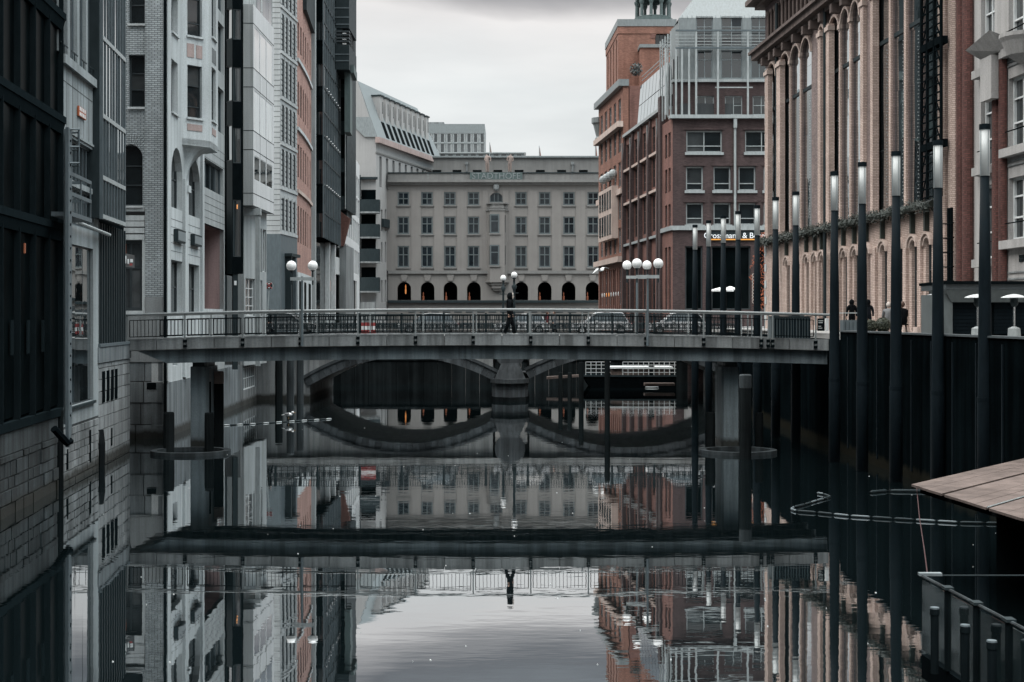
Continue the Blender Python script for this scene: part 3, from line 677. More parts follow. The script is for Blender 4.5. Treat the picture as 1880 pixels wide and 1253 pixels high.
# ---- grey stone house with a deep pink loggia
E = thing('grey_stone_house', 'grey stone house with ribbon windows above a deep pink loggia', 'building', tuple(LF.P(e1, 0)))
e2 = lu(412.5)
log = op(lu(374), lu(411), lz(392, 579), lz(392, 416))
rops = [op(lu(394), lu(411), lz(402, a), lz(402, b)) for a, b in ((130, 40), (242, 160), (18, -90))]+[op(lu(374), lu(410), lz(392, 352), lz(392, 300)), op(lu(374), lu(392), lz(383, 230), lz(383, 150)), op(lu(374), lu(392), lz(383, 120), lz(383, 30))]
mb = MB(); wall(mb, LF, e1+.03, e2, 2.7, 27, rops+[log], .25); mb.build('wall', 'grey_panel', E)
for o in rops: window(E, LF, o, 4 if o['u1']-o['u0'] > 5 else 3, 1, .07, .25, 'blue_grey_steel', 'window_glass', True)
MB().fbox(LF, e1+.03, e2, -.8, 2.7, -.6, 0).build('base', 'granite_block', E)
la, lb = log['u0'], log['u1']; m = MB()
m.face(LF.P(la, 5.6, -4), LF.P(lb, 5.6, -4), LF.P(lb, log['z1'], -4), LF.P(la, log['z1'], -4))
for u in (la, lb): m.face(LF.P(u, log['z0'], 0), LF.P(u, log['z0'], -4), LF.P(u, log['z1'], -4), LF.P(u, log['z1'], 0))
m.face(LF.P(la, log['z1']), LF.P(lb, log['z1']), LF.P(lb, log['z1'], -4), LF.P(la, log['z1'], -4)); m.face(LF.P(la, log['z0']), LF.P(lb, log['z0']), LF.P(lb, log['z0'], -4), LF.P(la, log['z0'], -4))
m.build('loggia', 'pink_plaster', E)
MB().fbox(LF, la, lb, log['z0'], log['z0']+.35, -.2, -.05).build('loggia_kerb', 'white_stone', E)
mass(E, LF, e1, e2, log['z1']+.1, 27, 12)
for k in range(3): MB().fbox(LF, e1+.05, e2-.05, lz(392, 262+k*14+8)-.012, lz(392, 262+k*14+8)+.012, .001, .006).build('joint', 'mortar_joint', E)
for k in range(4): MB().fbox(LF, e1+.05, e2-.05, lz(392, 366+k*13)-.012, lz(392, 366+k*13)+.012, .001, .006).build('joint', 'mortar_joint', E)

def leaf_cloud(mb, c, rx, ry, rz, n, s, seed=0, shell=.55):
    rnd = random.Random(seed)
    for _ in range(n):
        while True:
            p = Vector((rnd.uniform(-1, 1), rnd.uniform(-1, 1), rnd.uniform(-1, 1)))
            if shell < p.length < 1: break
        p = Vector(c)+Vector((p.x*rx, p.y*ry, p.z*rz))
        a = Vector((rnd.uniform(-1, 1), rnd.uniform(-1, 1), rnd.uniform(-1, 1))).normalized()*s*rnd.uniform(.6, 1.3); b = a.orthogonal().normalized()*s*rnd.uniform(.3, .6)
        mb.face(p-a, p+b, p+a, p-b)
    return mb
bc = LF.P((la+lb)/2-1.2, 0, -1.1)
sh = thing('potted_shrub', 'round dark leafy shrub standing inside the pink loggia', 'shrub', (bc.x, bc.y, 5.6))
zt = lz(388, 535)
m = MB(); leaf_cloud(m, (bc.x, bc.y, zt+.2), .75, .9, .95, 900, .11, 3, .2); m.build('crown', 'bush_dark', sh)
MB().tube([(bc.x, bc.y, 5.6), (bc.x+.05, bc.y, zt-.6), (bc.x, bc.y+.05, zt+.3)], [.06, .05, .02], 6).build('trunk', 'dark_timber', sh)
MB().lathe((bc.x, bc.y, 5.62), [(.28, 0), (.36, .5), (.4, .5), (.4, .56), (.3, .56)], 14).build('pot', 'dark_steel', sh)

# ---- dark glass tower bay
F_ = thing('dark_tower_bay', 'narrow near black stair tower with stacked corner windows', 'building', tuple(LF.P(e2, 0)))
fY = LF.P(e2+.3, 0).y; fx0, fx1 = px(413, 0, fY).x, px(447, 0, fY-.0).x
fa, fb, fc = Vector((fx0, fY+.5)), px(426.5, 0, fY).xy, px(446.5, 0, fY+.2).xy
g1, g2 = Fac(fa, fb), Fac(fb, fc); g3 = Fac(fc, fc+LF.t*6)
zF0 = g2.z(435, 503)
def fz(y): return g2.z(435, y)
wl = [(73, -60), (186, 124), (300, 235), (471, 366)]
ops2 = [op(g2.u(427.5), g2.u(442.5), fz(a), fz(b)) for a, b in ((73, 17), (187, 124), (300, 235), (472, 367), (-30, -100))]
ops1 = [op(g1.u(414.5), g1.u(425.5), g1.z(420, a), g1.z(420, b)) for a, b in ((73, 16), (187, 122), (296, 230), (-30, -100))]
mb = MB(); wall(mb, g2, 0, g2.len, zF0, 27.5, ops2, .1, .25); mb.build('wall', 'black_steel', F_)
mb = MB(); wall(mb, g1, 0, g1.len, zF0, 27.5, ops1, .1, .25); mb.build('wall', 'dark_steel', F_)
for o in ops2: window(F_, g2, o, 2, 1, .06, .1, 'dark_frame', 'bright_glass', True, tilt=.03)
for o in ops1: window(F_, g1, o, 1, 1, .06, .1, 'dark_frame', 'bright_glass', True)
MB().prism([fa+Vector((-.3, .3)), fb+Vector((0, .3)), fc+Vector((-.3, .3)), fa+Vector((-.6, 4.5))], zF0, 27.6).build('core', 'black_steel', F_)
MB().fbox(g2, g2.u(428), g2.u(437), 2.6, zF0, -.5, -.05).build('stem', 'dark_steel', F_)
MB().fbox(LF, e2-.1, lu(447), -.8, 2.7, -1, 0).build('base', 'granite_block', F_)
MB().fbox(LF, e2, lu(447), 2.7, 12, -1.5, -1.0).build('rear_wall', 'dark_steel', F_)
MB().fbox(g2, g2.u(430), g2.u(434.5), fz(524), fz(516), -.05, -.02).build('notice', 'white_paint', F_)
MB().fbox(g2, g2.u(434.5), g2.u(436.5), fz(384), fz(376), -.06, .03).build('lamp_glow', 'warm_light', F_)

# ---- white panel block with cantilevered bay
G = thing('white_panel_block', 'white panelled office block with cantilevered bay and wide glazing', 'building', (-17, 95, 0))
gy0 = 90.0; ga = px(446.8, 0, gy0).xy; gb = px(465, 0, gy0).xy
G1 = Fac(ga, gb); G2 = Fac(gb, px(503, 0, 97.6).xy)
def gz(y): return G2.z(484, y)
zg0 = G2.z(465, 378); 
zr = {}
rows = [(gz(305), gz(245)-.0), (gz(205), gz(120)), (gz(100), gz(20))]
ends = [G2.u(x) for x in (466.5, 477.5, 489, 500.5)]
gl = [(9.9, 12.5), (14.0, 17.6), (19.0, 22.6)]
gl = [(G2.z(466, 330), G2.z(466, 285)), (G2.z(466, 240), G2.z(466, 165)), (G2.z(466, 127), G2.z(466, 48))]
gops = [op(ends[i]+.1, ends[i+1]-.1, a, b) for a, b in gl for i in range(3)]
ztop = G2.z(465, 8)
mb = MB(); wall(mb, G2, 0, G2.len, zg0, ztop, gops, .03, .3); mb.build('wall', 'white_panel', G)
for k, o in enumerate(gops): window(G, G2, o, 3, 1 if k > 2 else 3, .05, .03, 'white_frame', 'bright_glass', True, tilt=.003, bars=.5, fd=.012)
MB().fbox(G1, 0, G1.len+.0, zg0, ztop, -.3, 0).build('side_wall', 'grey_panel', G)
for zz in [G2.z(465, y) for y in (378, 355, 275, 240, 160, 125, 43)]:
    MB().fbox(G2, 0, G2.len, zz-.02, zz+.02, .001, .008).build('panel_joint', 'black_steel', G); MB().fbox(G1, 0, G1.len, zz-.02, zz+.02, .001, .008).build('panel_joint', 'black_steel', G)
for u in ends[1:-1]:
    for (a, b) in ((G2.z(465, 285), G2.z(465, 240)), (G2.z(465, 165), G2.z(465, 127))): MB().fbox(G2, u-.02, u+.02, a, b, .001, .008).build('panel_joint', 'black_steel', G)
MB().prism([ga+Vector((0, .35)), gb+Vector((-.35, .35)), G2.P(G2.len, 0, -.35).xy, G2.P(G2.len, 0, -9).xy, ga+Vector((-6, .35))], zg0+.01, ztop-.02).build('core', 'grey_panel', G)
G4 = G2.off(-1.2)                                             # set-back top floor
tops = [op(G4.u(470), G4.u(480), ztop, ztop+3.5), op(G4.u(482), G4.u(500), ztop+.05, ztop+3.5)]
mb = MB(); wall(mb, G4, 0, G4.len, ztop-.02, ztop+4, tops, .04, .3); mb.build('attic_wall', 'grey_panel', G)
for o in tops: window(G, G4, o, 3, 1, .05, .04, 'white_frame', 'bright_glass', True, fd=.012)
MB().fbox(G4, -1, G4.len, ztop, ztop+4, -8, -.4).build('attic_core', 'grey_panel', G)
# recessed lower floors and column
G5 = Fac(px(448, 0, 91.2).xy, px(489.5, 0, 97).xy)
def g5(y, x=468): return G5.z(x, y)
lo = [op(G5.u(474), G5.u(481), G5.z(478, 500), G5.z(478, 420)), op(G5.u(482.5), G5.u(489), G5.z(486, 500), G5.z(486, 422)), op(G5.u(451), G5.u(468), G5.z(460, 580), G5.z(460, 512)), op(G5.u(475), G5.u(482), G5.z(478, 580), G5.z(478, 515))]
mb = MB(); wall(mb, G5, 0, G5.len, 2.6, zg0, lo, .2, .4); mb.build('lower_wall', 'grey_panel', G)
for k, o in enumerate(lo): window(G, G5, o, 2, 1 if k < 2 else 4, .08, .2, 'white_frame', 'window_glass', False)
MB().fbox(G5, 0, G5.len, 2.6, zg0, -6, -.42).build('lower_core', 'grey_panel', G)
gq = Fac(LF.P(lu(441), 0).xy, LF.P(LF.u(471), 0).xy)
cw = [op(gq.u(444), gq.u(469.5), gq.z(457, 714), gq.z(457, 655))]
mb = MB(); wall(mb, gq, 0, gq.len, -.8, 4.5, cw, .15, .5); mb.build('canal_wall', 'quay_stone_grey', G)
window(G, gq, cw[0], 7, 3, .07, .15, 'white_frame', 'window_glass', False, 'canal_window')
MB().fbox(gq, 0, gq.len, -.8, 4.4, -5, -.52).build('canal_core', 'mortar_joint', G)
cp = px(473.5, 0, 90.8)
MB().box(cp.x-.14, cp.x+.14, 90.66, 90.94, 2.6, zg0-.5).build('column', 'light_steel', G)
MB().hexa([(cp.x-1.0, 90.6, zg0-.55), (cp.x+.2, 90.6, zg0-.55), (cp.x+.2, 91.0, zg0-.55), (cp.x-1.0, 91.0, zg0-.55), (cp.x-1.0, 90.6, zg0-.1), (cp.x+.2, 90.6, zg0-.1), (cp.x+.2, 91.0, zg0-.1), (cp.x-1.0, 91.0, zg0-.1)]).build('beam', 'light_steel', G)
# ------------------------------------------------------------------ left bank beyond the stone bridge
def plain_mass(parent, pts, z0, z1, mat, name='core'): return MB().prism(pts, z0, z1).build(name, mat, parent)
# striped stone office
Hh = thing('striped_stone_office', 'white stone office with thin shadow joints and five rows of tall dark windows', 'building', (-18.7, 115, 0))
h0 = px(503, 0, 115).xy-Vector((5, 0)); h1 = px(514.5, 0, 115).xy; h2 = px(545, 0, 121).xy
H1, H2 = Fac(h0, h1), Fac(h1, h2)
zt_h = H2.z(515, -60); zb_h = H2.z(515, 430)
hrows = [(H2.z(515, a), H2.z(515, b)) for a, b in ((422, 362), (340, 272), (258, 190), (174, 105), (90, 22), (6, -50))]
hop = []
for (z0, z1) in hrows:
    for k in range(4):
        c = H2.len*(.16+.225*k); hop.append(op(c-.40, c+.40, z0, z1))
mb = MB(); wall(mb, H2, 0, H2.len, zb_h, zt_h, hop, .1, .4); mb.build('wall', 'pale_stone', Hh)
MB().fbox(H1, 0, H1.len, zb_h, zt_h, -.4, 0).build('side_wall', 'pale_stone', Hh)
for o in hop: window(Hh, H2, o, 2, 1, .06, .1, 'dark_frame', 'black_glass', False)
z = zb_h+.25
while z < zt_h:
    MB().fbox(H1, 0, H1.len, z-.02, z+.02, .001, .008).build('joint', 'mortar_joint', Hh)
    z += .42
for (z0, z1) in hrows:                       # shiny sills and stacked stone lamellae between windows
    MB().fbox(H2, 0, H2.len, z0-.35, z0-.12, .002, .09).build('sill_band', 'pale_stone', Hh)
    for k in range(5):
        c = H2.len*(.16+.225*(k-.5))
        if 0 < c < H2.len:
            m = MB(); zz = z0
            while zz < z1-.1: m.fbox(H2, c-.2, c+.2, zz, zz+.3, .002, .05); zz += .42
            m.build('stone_lamella', 'pale_stone', Hh)
    
plain_mass(Hh, [h0+Vector((0, .5)), h1+Vector((-.5, .5)), h2+Vector((-.5, 0)), h2+Vector((-9, 0))], 0, zt_h-.05, 'roof_dark')
H3, H4 = H1.off(.03), H2.off(.03)
gop_ = [op(H4.len*.35, H4.len*.55, 4.6, H4.z(530, 470)), op(H4.len*.68, H4.len*.92, 4.6, H4.z(530, 470))]
mb = MB(); wall(mb, H4, -.03, H4.len, 0, zb_h, gop_, .3, .4); mb.build('ground_floor', 'blue_grey_steel', Hh)
for o in gop_: window(Hh, H4, o, 2, 3, .1, .3, 'dark_frame', 'black_glass', False)
MB().fbox(H3, 0, H3.len+.03, 0, zb_h, -.4, 0).build('ground_floor_side', 'blue_grey_steel', Hh)
MB().fbox(H4, 1.6, 2.0, 4.6, zb_h-1.6, 0, .5).fbox(H4, 1.4, 4.6, zb_h-1.75, zb_h-1.5, 0, .6).build('portal', 'dark_steel', Hh)
# rose brick house, gently bowed
Ib = thing('rose_brick_house', 'bowed rose brick house with narrow arched and straight windows', 'building', (-18.5, 128, 0))
ip = [px(545.3, 0, 121.2).xy, px(555, 0, 125.5).xy, px(563, 0, 130).xy, px(571.5, 0, 136.5).xy]
zt_i = 40
for s_ in range(3):
    f = Fac(ip[s_], ip[s_+1]); L_ = f.len; ops_ = []
    nw = 2
    for r_, (a, b) in enumerate(((445, 378), (325, 265), (210, 148), (92, 40))):   # pixel rows measured at the near edge
        f0 = Fac(ip[0], ip[1]); z0, z1 = f0.z(547, a), f0.z(547, b)
        for k in range(nw):
            c = L_*(k+.5)/nw; ops_.append(op(c-.55, c+.55, z0, z1, .55 if r_ == 2 else 0))
    ops_ = [o for o in ops_]
    mb = MB(); wall(mb, f, 0, L_, 0, zt_i, ops_, .14, .4); mb.build('wall', 'rose_brick', Ib)
    for o in ops_: window(Ib, f, o, 2, 3, .05, .14, 'dark_frame', 'black_glass', False)
    for y in (352, 238, 112): MB().fbox(f, 0, L_, Fac(ip[0], ip[1]).z(547, y)-.15, Fac(ip[0], ip[1]).z(547, y)+.15, .002, .16).build('band', 'sandstone' if y == 352 else 'white_stone', Ib)
    MB().fbox(f, 0, L_, 0, Fac(ip[0], ip[1]).z(547, 500), .002, .06).build('portal_wall', 'white_stone', Ib)
    MB().fbox(f, L_*.25, L_*.75, 4.6, Fac(ip[0], ip[1]).z(547, 516), .061, .075).build('doorway', 'black_glass', Ib)
plain_mass(Ib, [ip[0]+Vector((-.6, 0)), ip[1]+Vector((-.6, .2)), ip[2]+Vector((-.6, .2)), ip[3]+Vector((-.6, .2)), ip[3]+Vector((-9, 0)), ip[0]+Vector((-9, 0))], 0, zt_i-.1, 'roof_dark')
sp = Fac(px(570, 0, 137).xy, px(578.5, 0, 137).xy)
MB().fbox(sp, 0, sp.len, 0, 40.5, -.8, 0).build('end_pier', 'grey_panel', Ib)
m = MB(); f = Fac(ip[1], ip[3]); m.fbox(f, .5, f.len, f.z(560, 30), f.z(560, -40), -.2, .35); m.build('dormer', 'dark_steel', Ib)
# dark glass office with pinpoint lights
J = thing('dark_glass_office', 'tall black glass office overhanging its ground floor with rows of tiny lights', 'building', (-18.3, 139, 0))
j0 = px(574, 0, 138.5).xy; j1 = px(594.5, 0, 138.5).xy; j2 = px(625, 0, 155).xy
J1, J2 = Fac(j0, j1), Fac(j1, j2)
zb_j = J2.z(595, 437); zt_j = 44
plain_mass(J, [j0+Vector((0, .15)), j1+Vector((-.15, .15)), j2+Vector((-.15, 0)), j2+Vector((-9, 0)), j0+Vector((-6, .15))], zb_j, zt_j, 'black_steel')
lv = [J2.z(595, y) for y in (437, 391, 339, 294, 249, 205, 160, 118, 75, 40, 0, -45)]
for i in range(len(lv)-1):
    z0, z1 = lv[i], lv[i+1]
    for k in range(2): MB().fbox(J1, J1.len*k/2+.03, J1.len*(k+1)/2-.03, z0+.06, z1-.06, -.12, -.05+random.uniform(-.02, .02)).build('pane', 'black_glass' if i % 2 else 'window_glass', J)
    n = 10
    for k in range(n):
        u0, u1 = J2.len*k/n+.05, J2.len*(k+1)/n-.05; t = random.uniform(-.02, .02)
        MB().hexa([J2.P(u0, z0+.1, -.12), J2.P(u1, z0+.1, -.12), J2.P(u1, z0+.1, -.05+t), J2.P(u0, z0+.1, -.05-t), J2.P(u0, z1-.1, -.12), J2.P(u1, z1-.1, -.12), J2.P(u1, z1-.1, -.05+t), J2.P(u0, z1-.1, -.05-t)]).build('pane', 'window_glass', J)
    MB().fbox(J2, 0, J2.len, z1-.09, z1+.09, -.1, .02).build('transom', 'dark_steel', J)
    MB().fbox(J1, 0, J1.len, z1-.05, z1+.05, -.1, .0).build('transom', 'black_steel', J)
for k in range(11): MB().fbox(J2, J2.len*k/10-.045, J2.len*k/10+.045, zb_j, zt_j, -.1, .04).build('fin', 'blue_grey_steel', J)
for i in (2, 4, 6):
    for k in range(8): MB().ball(J2.P(J2.len*(k+.6)/9, lv[i]-.02, .20), .042, 6, 4).build('pin_light', 'white_light', J)
jg = Fac(px(579, 0, 141).xy, px(626, 0, 160).xy)
MB().fbox(jg, 0, jg.len, 0, zb_j, -3, 0).build('ground_floor', 'window_glass', J)
for x in (597, 607.5): 
    u = jg.u(x); MB().fbox(jg, u-.22, u+.22, 4.6, zb_j, .02, .5).build('column', 'white_frame', J)
MB().fbox(jg, jg.u(600), jg.u(606), jg.z(603, 534), jg.z(603, 515), .02, .06).build('lit_sign', 'warm_dim', J)
MB().fbox(jg, jg.u(612), jg.u(625), jg.z(618, 505), jg.z(618, 474), .02, .3).build('canopy_band', 'white_frame', J)
MB().fbox(jg, jg.u(580), jg.u(630), 3.6, 5.0, .3, .9).build('terrace_wall', 'mid_grey_stone', J)
# dark corner block with stacked top box
J3 = thing('dark_corner_block', 'slim dark slate block with boxed out top floors and brick corbel', 'building', (-18.6, 158, 0))
k0, k1 = px(622, 0, 156).xy, px(637, 0, 156).xy; KF = Fac(k0, k1)
def kz(y): return KF.z(630, y)
MB().fbox(KF, 0, KF.len, kz(385), 48, -9, 0).build('wall', 'dark_steel', J3)
MB().fbox(KF, 0, KF.len-.15, 0, kz(450), -8, -.6).build('lower_wall', 'mid_grey_stone', J3)
for k in range(7):
    z0 = kz(360)+k*4.1; MB().fbox(KF, .15, KF.len-.25, z0, z0+2.6, -.02, .02).build('pane', 'black_glass', J3)
MB().tube([KF.P(KF.len-.16, kz(384), .08), KF.P(KF.len-.16, kz(140), .08)], .06, 6).build('pipe', 'light_steel', J3)
MB().hexa([KF.P(.1, kz(452), -.8), KF.P(.5, kz(452), -.8), KF.P(.5, kz(452), -.4), KF.P(.1, kz(452), -.4), KF.P(0, kz(386), -.8), KF.P(1.25, kz(402), -.8), KF.P(1.25, kz(402), .25), KF.P(0, kz(386), .0)]).build('corbel', 'red_brick', J3)
b0, b1 = px(612, 0, 150).xy, px(641, 0, 150).xy; BF = Fac(b0, b1)
def bz(y): return BF.z(628, y)
tb = MB()
tb.fbox(BF, 0, BF.len, bz(128), bz(82), -7, 0); tb.fbox(BF, 0, BF.len, bz(52), bz(-40), -7, 0); tb.fbox(BF, .3, .9, bz(82), bz(52), -7, -.1)
tb.build('top_box', 'dark_steel', J3)
for y in (58, 64, 70, 76): MB().fbox(BF, 0, BF.len, bz(y+1.5), bz(y-1.5), -1.0, .02).build('louvre', 'dark_frame', J3)
for y in (62, 72, 81): MB().fbox(BF, .95, 1.35, bz(y+1.2), bz(y-1.2), -.95, .0).build('sky_slot', 'white_panel', J3)
for y in (45, 32, 15, 100, 112): MB().fbox(BF, 0, BF.len, bz(y)-.06, bz(y)+.06, .001, .05).build('band', 'blue_grey_steel', J3)
lf = Fac(px(641.5, 0, 152).xy, px(648.5, 0, 158).xy)
m = MB()
for k in range(16): m.fbox(lf, 0, lf.len, lf.z(645, 102)+k*.2, lf.z(645, 102)+k*.2+.07, -.5, .1)
for u in (0.03, lf.len/2, lf.len-.03): m.fbox(lf, u-.03, u+.03, lf.z(645, 104), lf.z(645, 48), -.3, .13)
m.build('louvre_screen', 'dark_frame', J3)
MB().fbox(lf, -.3, lf.len*.8, lf.z(645, 140)-.2, lf.z(645, 129), -.6, .5).fbox(lf, -.2, lf.len*.5, lf.z(645, 250), lf.z(645, 141), -.5, .1).build('cornice_end', 'verdigris', J3)
rear = Fac(px(637, 0, 158).xy, px(646, 0, 166).xy)
MB().fbox(rear, 0, rear.len, kz(402), kz(142), -7, 0).build('rear_wing', 'dark_steel', J3)
for k in range(8): MB().fbox(rear, .5, rear.len-.5, kz(385)+k*1.9, kz(385)+k*1.9+1.2, .002, .03).build('pane', 'black_glass', J3)
# white grid block
Kb = thing('white_grid_block', 'white office with a fine grid of slim windows before the mansard house', 'building', (-20, 170, 0))
w0, w1 = px(628, 0, 166).xy, px(660, 0, 196).xy; KG = Fac(w0, w1)
zt_k = KG.z(640, 272)
kops = []
for (a, b) in ((388, 352), (348, 310), (440, 398), (500, 455)):
    z1, z0 = KG.z(645, b), KG.z(645, a)
    for k in range(9): c = KG.len*(k+.5)/9; kops.append(op(c-1.2, c+1.2, z0, z1))
kd = op(KG.u(648), KG.u(655), 3.5, KG.z(650, 515)); 
mb = MB(); wall(mb, KG, 0, KG.len, 0, zt_k, kops+[kd], .15, .5); mb.build('wall', 'white_panel', Kb)
for o in kops: window(Kb, KG, o, 2, 1, .1, .15, 'white_frame', 'window_glass', False)
MB().fbox(KG, kd['u0'], kd['u1'], 3.5, kd['z1'], -2, -.34).build('passage', 'mid_grey_stone', Kb)
plain_mass(Kb, [w0+Vector((-.6, .1)), w1+Vector((-.6, 0)), w1+Vector((-14, 0)), w0+Vector((-14, .1))], 0, zt_k-.1, 'roof_dark')
# mansard house
Lb = thing('mansard_house', 'pale house with steep mansard roof, slanted dormers and rounded dark balconies', 'building', (-21, 219, 0))
l0, l1 = Vector((-30, 220)), px(690, 0, 220).xy; l2 = Vector(l1)+Vector((7.6, 30))*1.0
L1, L2 = Fac(l0, l1), Fac(l1, l2)
zL = L2.z(690, 330); zE = L2.z(690, 252); zR = L1.z(655, 148)
lops = []
for k in range(9):
    c = 2.2+k*3.1; lops.append(op(c-.55, c+.55, zL-1.0, zL+(zE-zL)*.58))
lsl = []
for (a, b) in ((555, 515), (482, 445), (425, 385)):
    for x in (701, 708): lsl.append(op(L2.u(x)-.35, L2.u(x)+.35, L2.z(x, a), L2.z(x, b)))
mb = MB(); wall(mb, L2, 0, L2.len, 0, zE, lops+lsl, .4, .6); mb.build('wall', 'mansard_plaster', Lb)
for o in lops+lsl: window(Lb, L2, o, 1, 2, .1, .4, 'grey_frame', 'window_glass', False)
m = MB().fbox(L1, 0, L1.len, 0, zE, -.6, 0)
rid = px(650, 148, 220); 
m.ext(L1, [(0, zE), (L1.len, zE), (L1.u(656), zR), (0, zR)], -.4, 0)
m.build('gable_wall', 'mansard_plaster', Lb)
plain_mass(Lb, [l0+Vector((0, .7)), l1+Vector((-.6, .7)), l2+Vector((-.6, 0)), l2+Vector((-20, 0))], 0, zE-.05, 'roof_dark')
# sloping roof
sh_ = L1.len-L1.u(656)
rA, rB = L2.P(-.2, zE, .35), L2.P(L2.len+3, zE, .35)
rC, rD = L2.P(L2.len-1.5, zR-.0, -sh_), L2.P(-.2, zR, -sh_)
MB().hexa([rA, rB, rB+Vector((-2, 0, 0)), rA+Vector((-2, 0, 0)), rD, rC, rC+Vector((-8, 0, 0)), rD+Vector((-8, 0, 0))]).build('mansard_roof', 'zinc', Lb)
MB().fbox(L2, -.3, L2.len+2, zE-.9, zE-.02, .002, .7).build('eaves', 'pink_panel', Lb)
MB().fbox(L2, -.1, L2.len, zL+(zE-zL)*.62, zL+(zE-zL)*.66, .002, .12).build('string_course', 'hotel_trim', Lb)
nd = 10
for k in range(nd):                            # upright dormer slabs standing out of the slope
    u = 4.2+k*(L2.len-4.5)/nd
    def sl(t, du=0, dd=0): return L2.P(u+du, zE+(zR-zE)*t, .35-(sh_+.35)*t+dd)
    zb_, zt_ = zE+(zR-zE)*.36, zE+(zR-zE)*.80
    db, dt = .35-(sh_+.35)*.36, .35-(sh_+.35)*.36
    m = MB(); m.hexa([L2.P(u, zb_, db+.02), L2.P(u+1.5, zb_, db+.02), L2.P(u+1.5, zb_, db-3.6), L2.P(u, zb_, db-3.6), L2.P(u, zt_, db+.02), L2.P(u+1.5, zt_, db+.02), L2.P(u+1.5, zt_, db-3.6), L2.P(u, zt_, db-3.6)])
    dm = m.build('dormer', 'mansard_plaster', Lb)
    MB().fbox(L2, u-.12, u+1.62, zt_, zt_+.22, db-3.6, db+.2).build('dormer_cap', 'dark_steel', dm)
    MB().fbox(L2, u+.95, u+1.35, zb_+1.2, zt_-.8, db+.0, db+.05).build('pane', 'window_glass', dm)
    a, b = sl(.05, .15, .03), sl(.34, .15, .03); c, d = sl(.34, 1.6, .03), sl(.05, 1.6, .03); up = Vector((0, 0, .08))
    MB().hexa([a-up, d-up, c-up, b-up, a+up*.4, d+up*.4, c+up*.4, b+up*.4]).build('sloping_pane', 'black_glass', Lb)
# balconies on the gable wall
for i, (y0, y1) in enumerate(((393, 368), (439, 413), (484, 458), (538, 510))):
    c = px(679, y0, 219); z0, z1 = L1.z(679, y0), L1.z(679, y1); m = MB()
    pts = [(px(660, 0, 220).x, 220.2)]+[(px(660+37*t, 0, 219).x, 219.6-1.3*math.sin(math.pi*(.25+.5*t))) for t in [k/10 for k in range(11)]]+[(px(698, 0, 220).x, 220.2)]
    bl = MB().prism(pts, z0, z0+.25).build('balcony_floor', 'mid_grey_stone', Lb)
    m = MB()
    for p, q in zip(pts, pts[1:]): m.hexa([(p[0], p[1], z0+.25), (q[0], q[1], z0+.25), (q[0], q[1]+.06, z0+.25), (p[0], p[1]+.06, z0+.25), (p[0], p[1], z1), (q[0], q[1], z1), (q[0], q[1]+.06, z1), (p[0], p[1]+.06, z1)])
    m.build('balcony_rail', 'dark_steel', bl)
    MB().fbox(L1, L1.u(663), L1.u(690), z1-.4, z1+1.6, .01, .05).build('balcony_door', 'black_glass', Lb)
MB().box(px(655, 0, 219).x, px(661.5, 0, 219).x, 218.6, 219.5, 0, L1.z(658, 323)).build('pillar', 'dark_steel', Lb)
MB().fbox(L1, L1.u(661), L1.len+.3, L1.z(675, 330), L1.z(675, 326), .0, .7).build('roof_edge', 'dark_steel', Lb)
MB().fbox(L1, L1.u(660), L1.len, 0, L1.z(675, 555), .1, 1.3).build('base', 'mid_grey_stone', Lb)
MB().fbox(L2, L2.u(700), L2.u(711), L2.z(705, 418), L2.z(705, 403), .02, .5).build('bay_canopy', 'dark_steel', Lb)

# ------------------------------------------------------------------ hotel facing down the canal
YM = 225.0; MF0 = Fac((px(712.5, 0, YM).x, YM), (px(1190, 0, YM).x, YM))
def mu_(x): return MF0.u(x)
def mz(y): return CH+(HY-y)/FPX*YM
M = thing('palace_hotel', 'long grey plaster palace with arcade, four storeys and name board facing down the canal', 'building', (0, YM, 0))
cols = [740.5, 784, 826, 869.5, 956.5, 1000, 1044.5, 1089, 1133]
mops = []; wins = []
for c in cols:
    for (a, b, w) in ((377, 353, 10.5), (430, 398, 10.5), (491, 452, 10.5)):
        o = op(mu_(c-w), mu_(c+w), mz(a), mz(b)); mops.append(o); wins.append(o)
arch = [op(mu_(c-12.6), mu_(c+12.6), mz(551.5), mz(518), (mu_(c+12.6)-mu_(c-12.6))/2) for c in (742, 785, 827, 870, 957, 1000, 1044, 1088, 1132)]
ctr = [op(mu_(899), mu_(923), mz(372), mz(354), .9)]
mb = MB(); wall(mb, MF0, 0, MF0.len, mz(503), mz(333), wins+ctr, .35, .8); mb.build('wall', 'hotel_plaster', M)
mb = MB(); wall(mb, MF0, 0, MF0.len, mz(556), mz(503.2), arch, .9, 1.0); mb.build('arcade_wall', 'hotel_plaster', M)
for o in wins:
    m = MB(); a, b, c, d = o['u0'], o['u1'], o['z0'], o['z1']
    w = window(M, MF0, o, 2, 2, .2, .2, 'hotel_frame', 'hotel_glass', True, rowpos=(0, .6 if d-c > 2.3 else .5, 1), bars=.7, fd=.12)
    MB().fbox(MF0, a-.18, b+.18, c-.22, c-.005, .002, .22).build('sill', 'hotel_trim', w)
window(M, MF0, ctr[0], 3, 1, .15, .2, 'hotel_frame', 'hotel_glass', True)
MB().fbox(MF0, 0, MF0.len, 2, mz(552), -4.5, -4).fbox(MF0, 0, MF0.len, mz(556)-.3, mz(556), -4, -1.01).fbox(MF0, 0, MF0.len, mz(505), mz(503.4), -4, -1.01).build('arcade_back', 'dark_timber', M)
MB().fbox(MF0, 0, MF0.len, mz(556), mz(503.5), -4.9, -3.0).build('arcade_back_wall', 'black_glass', M)
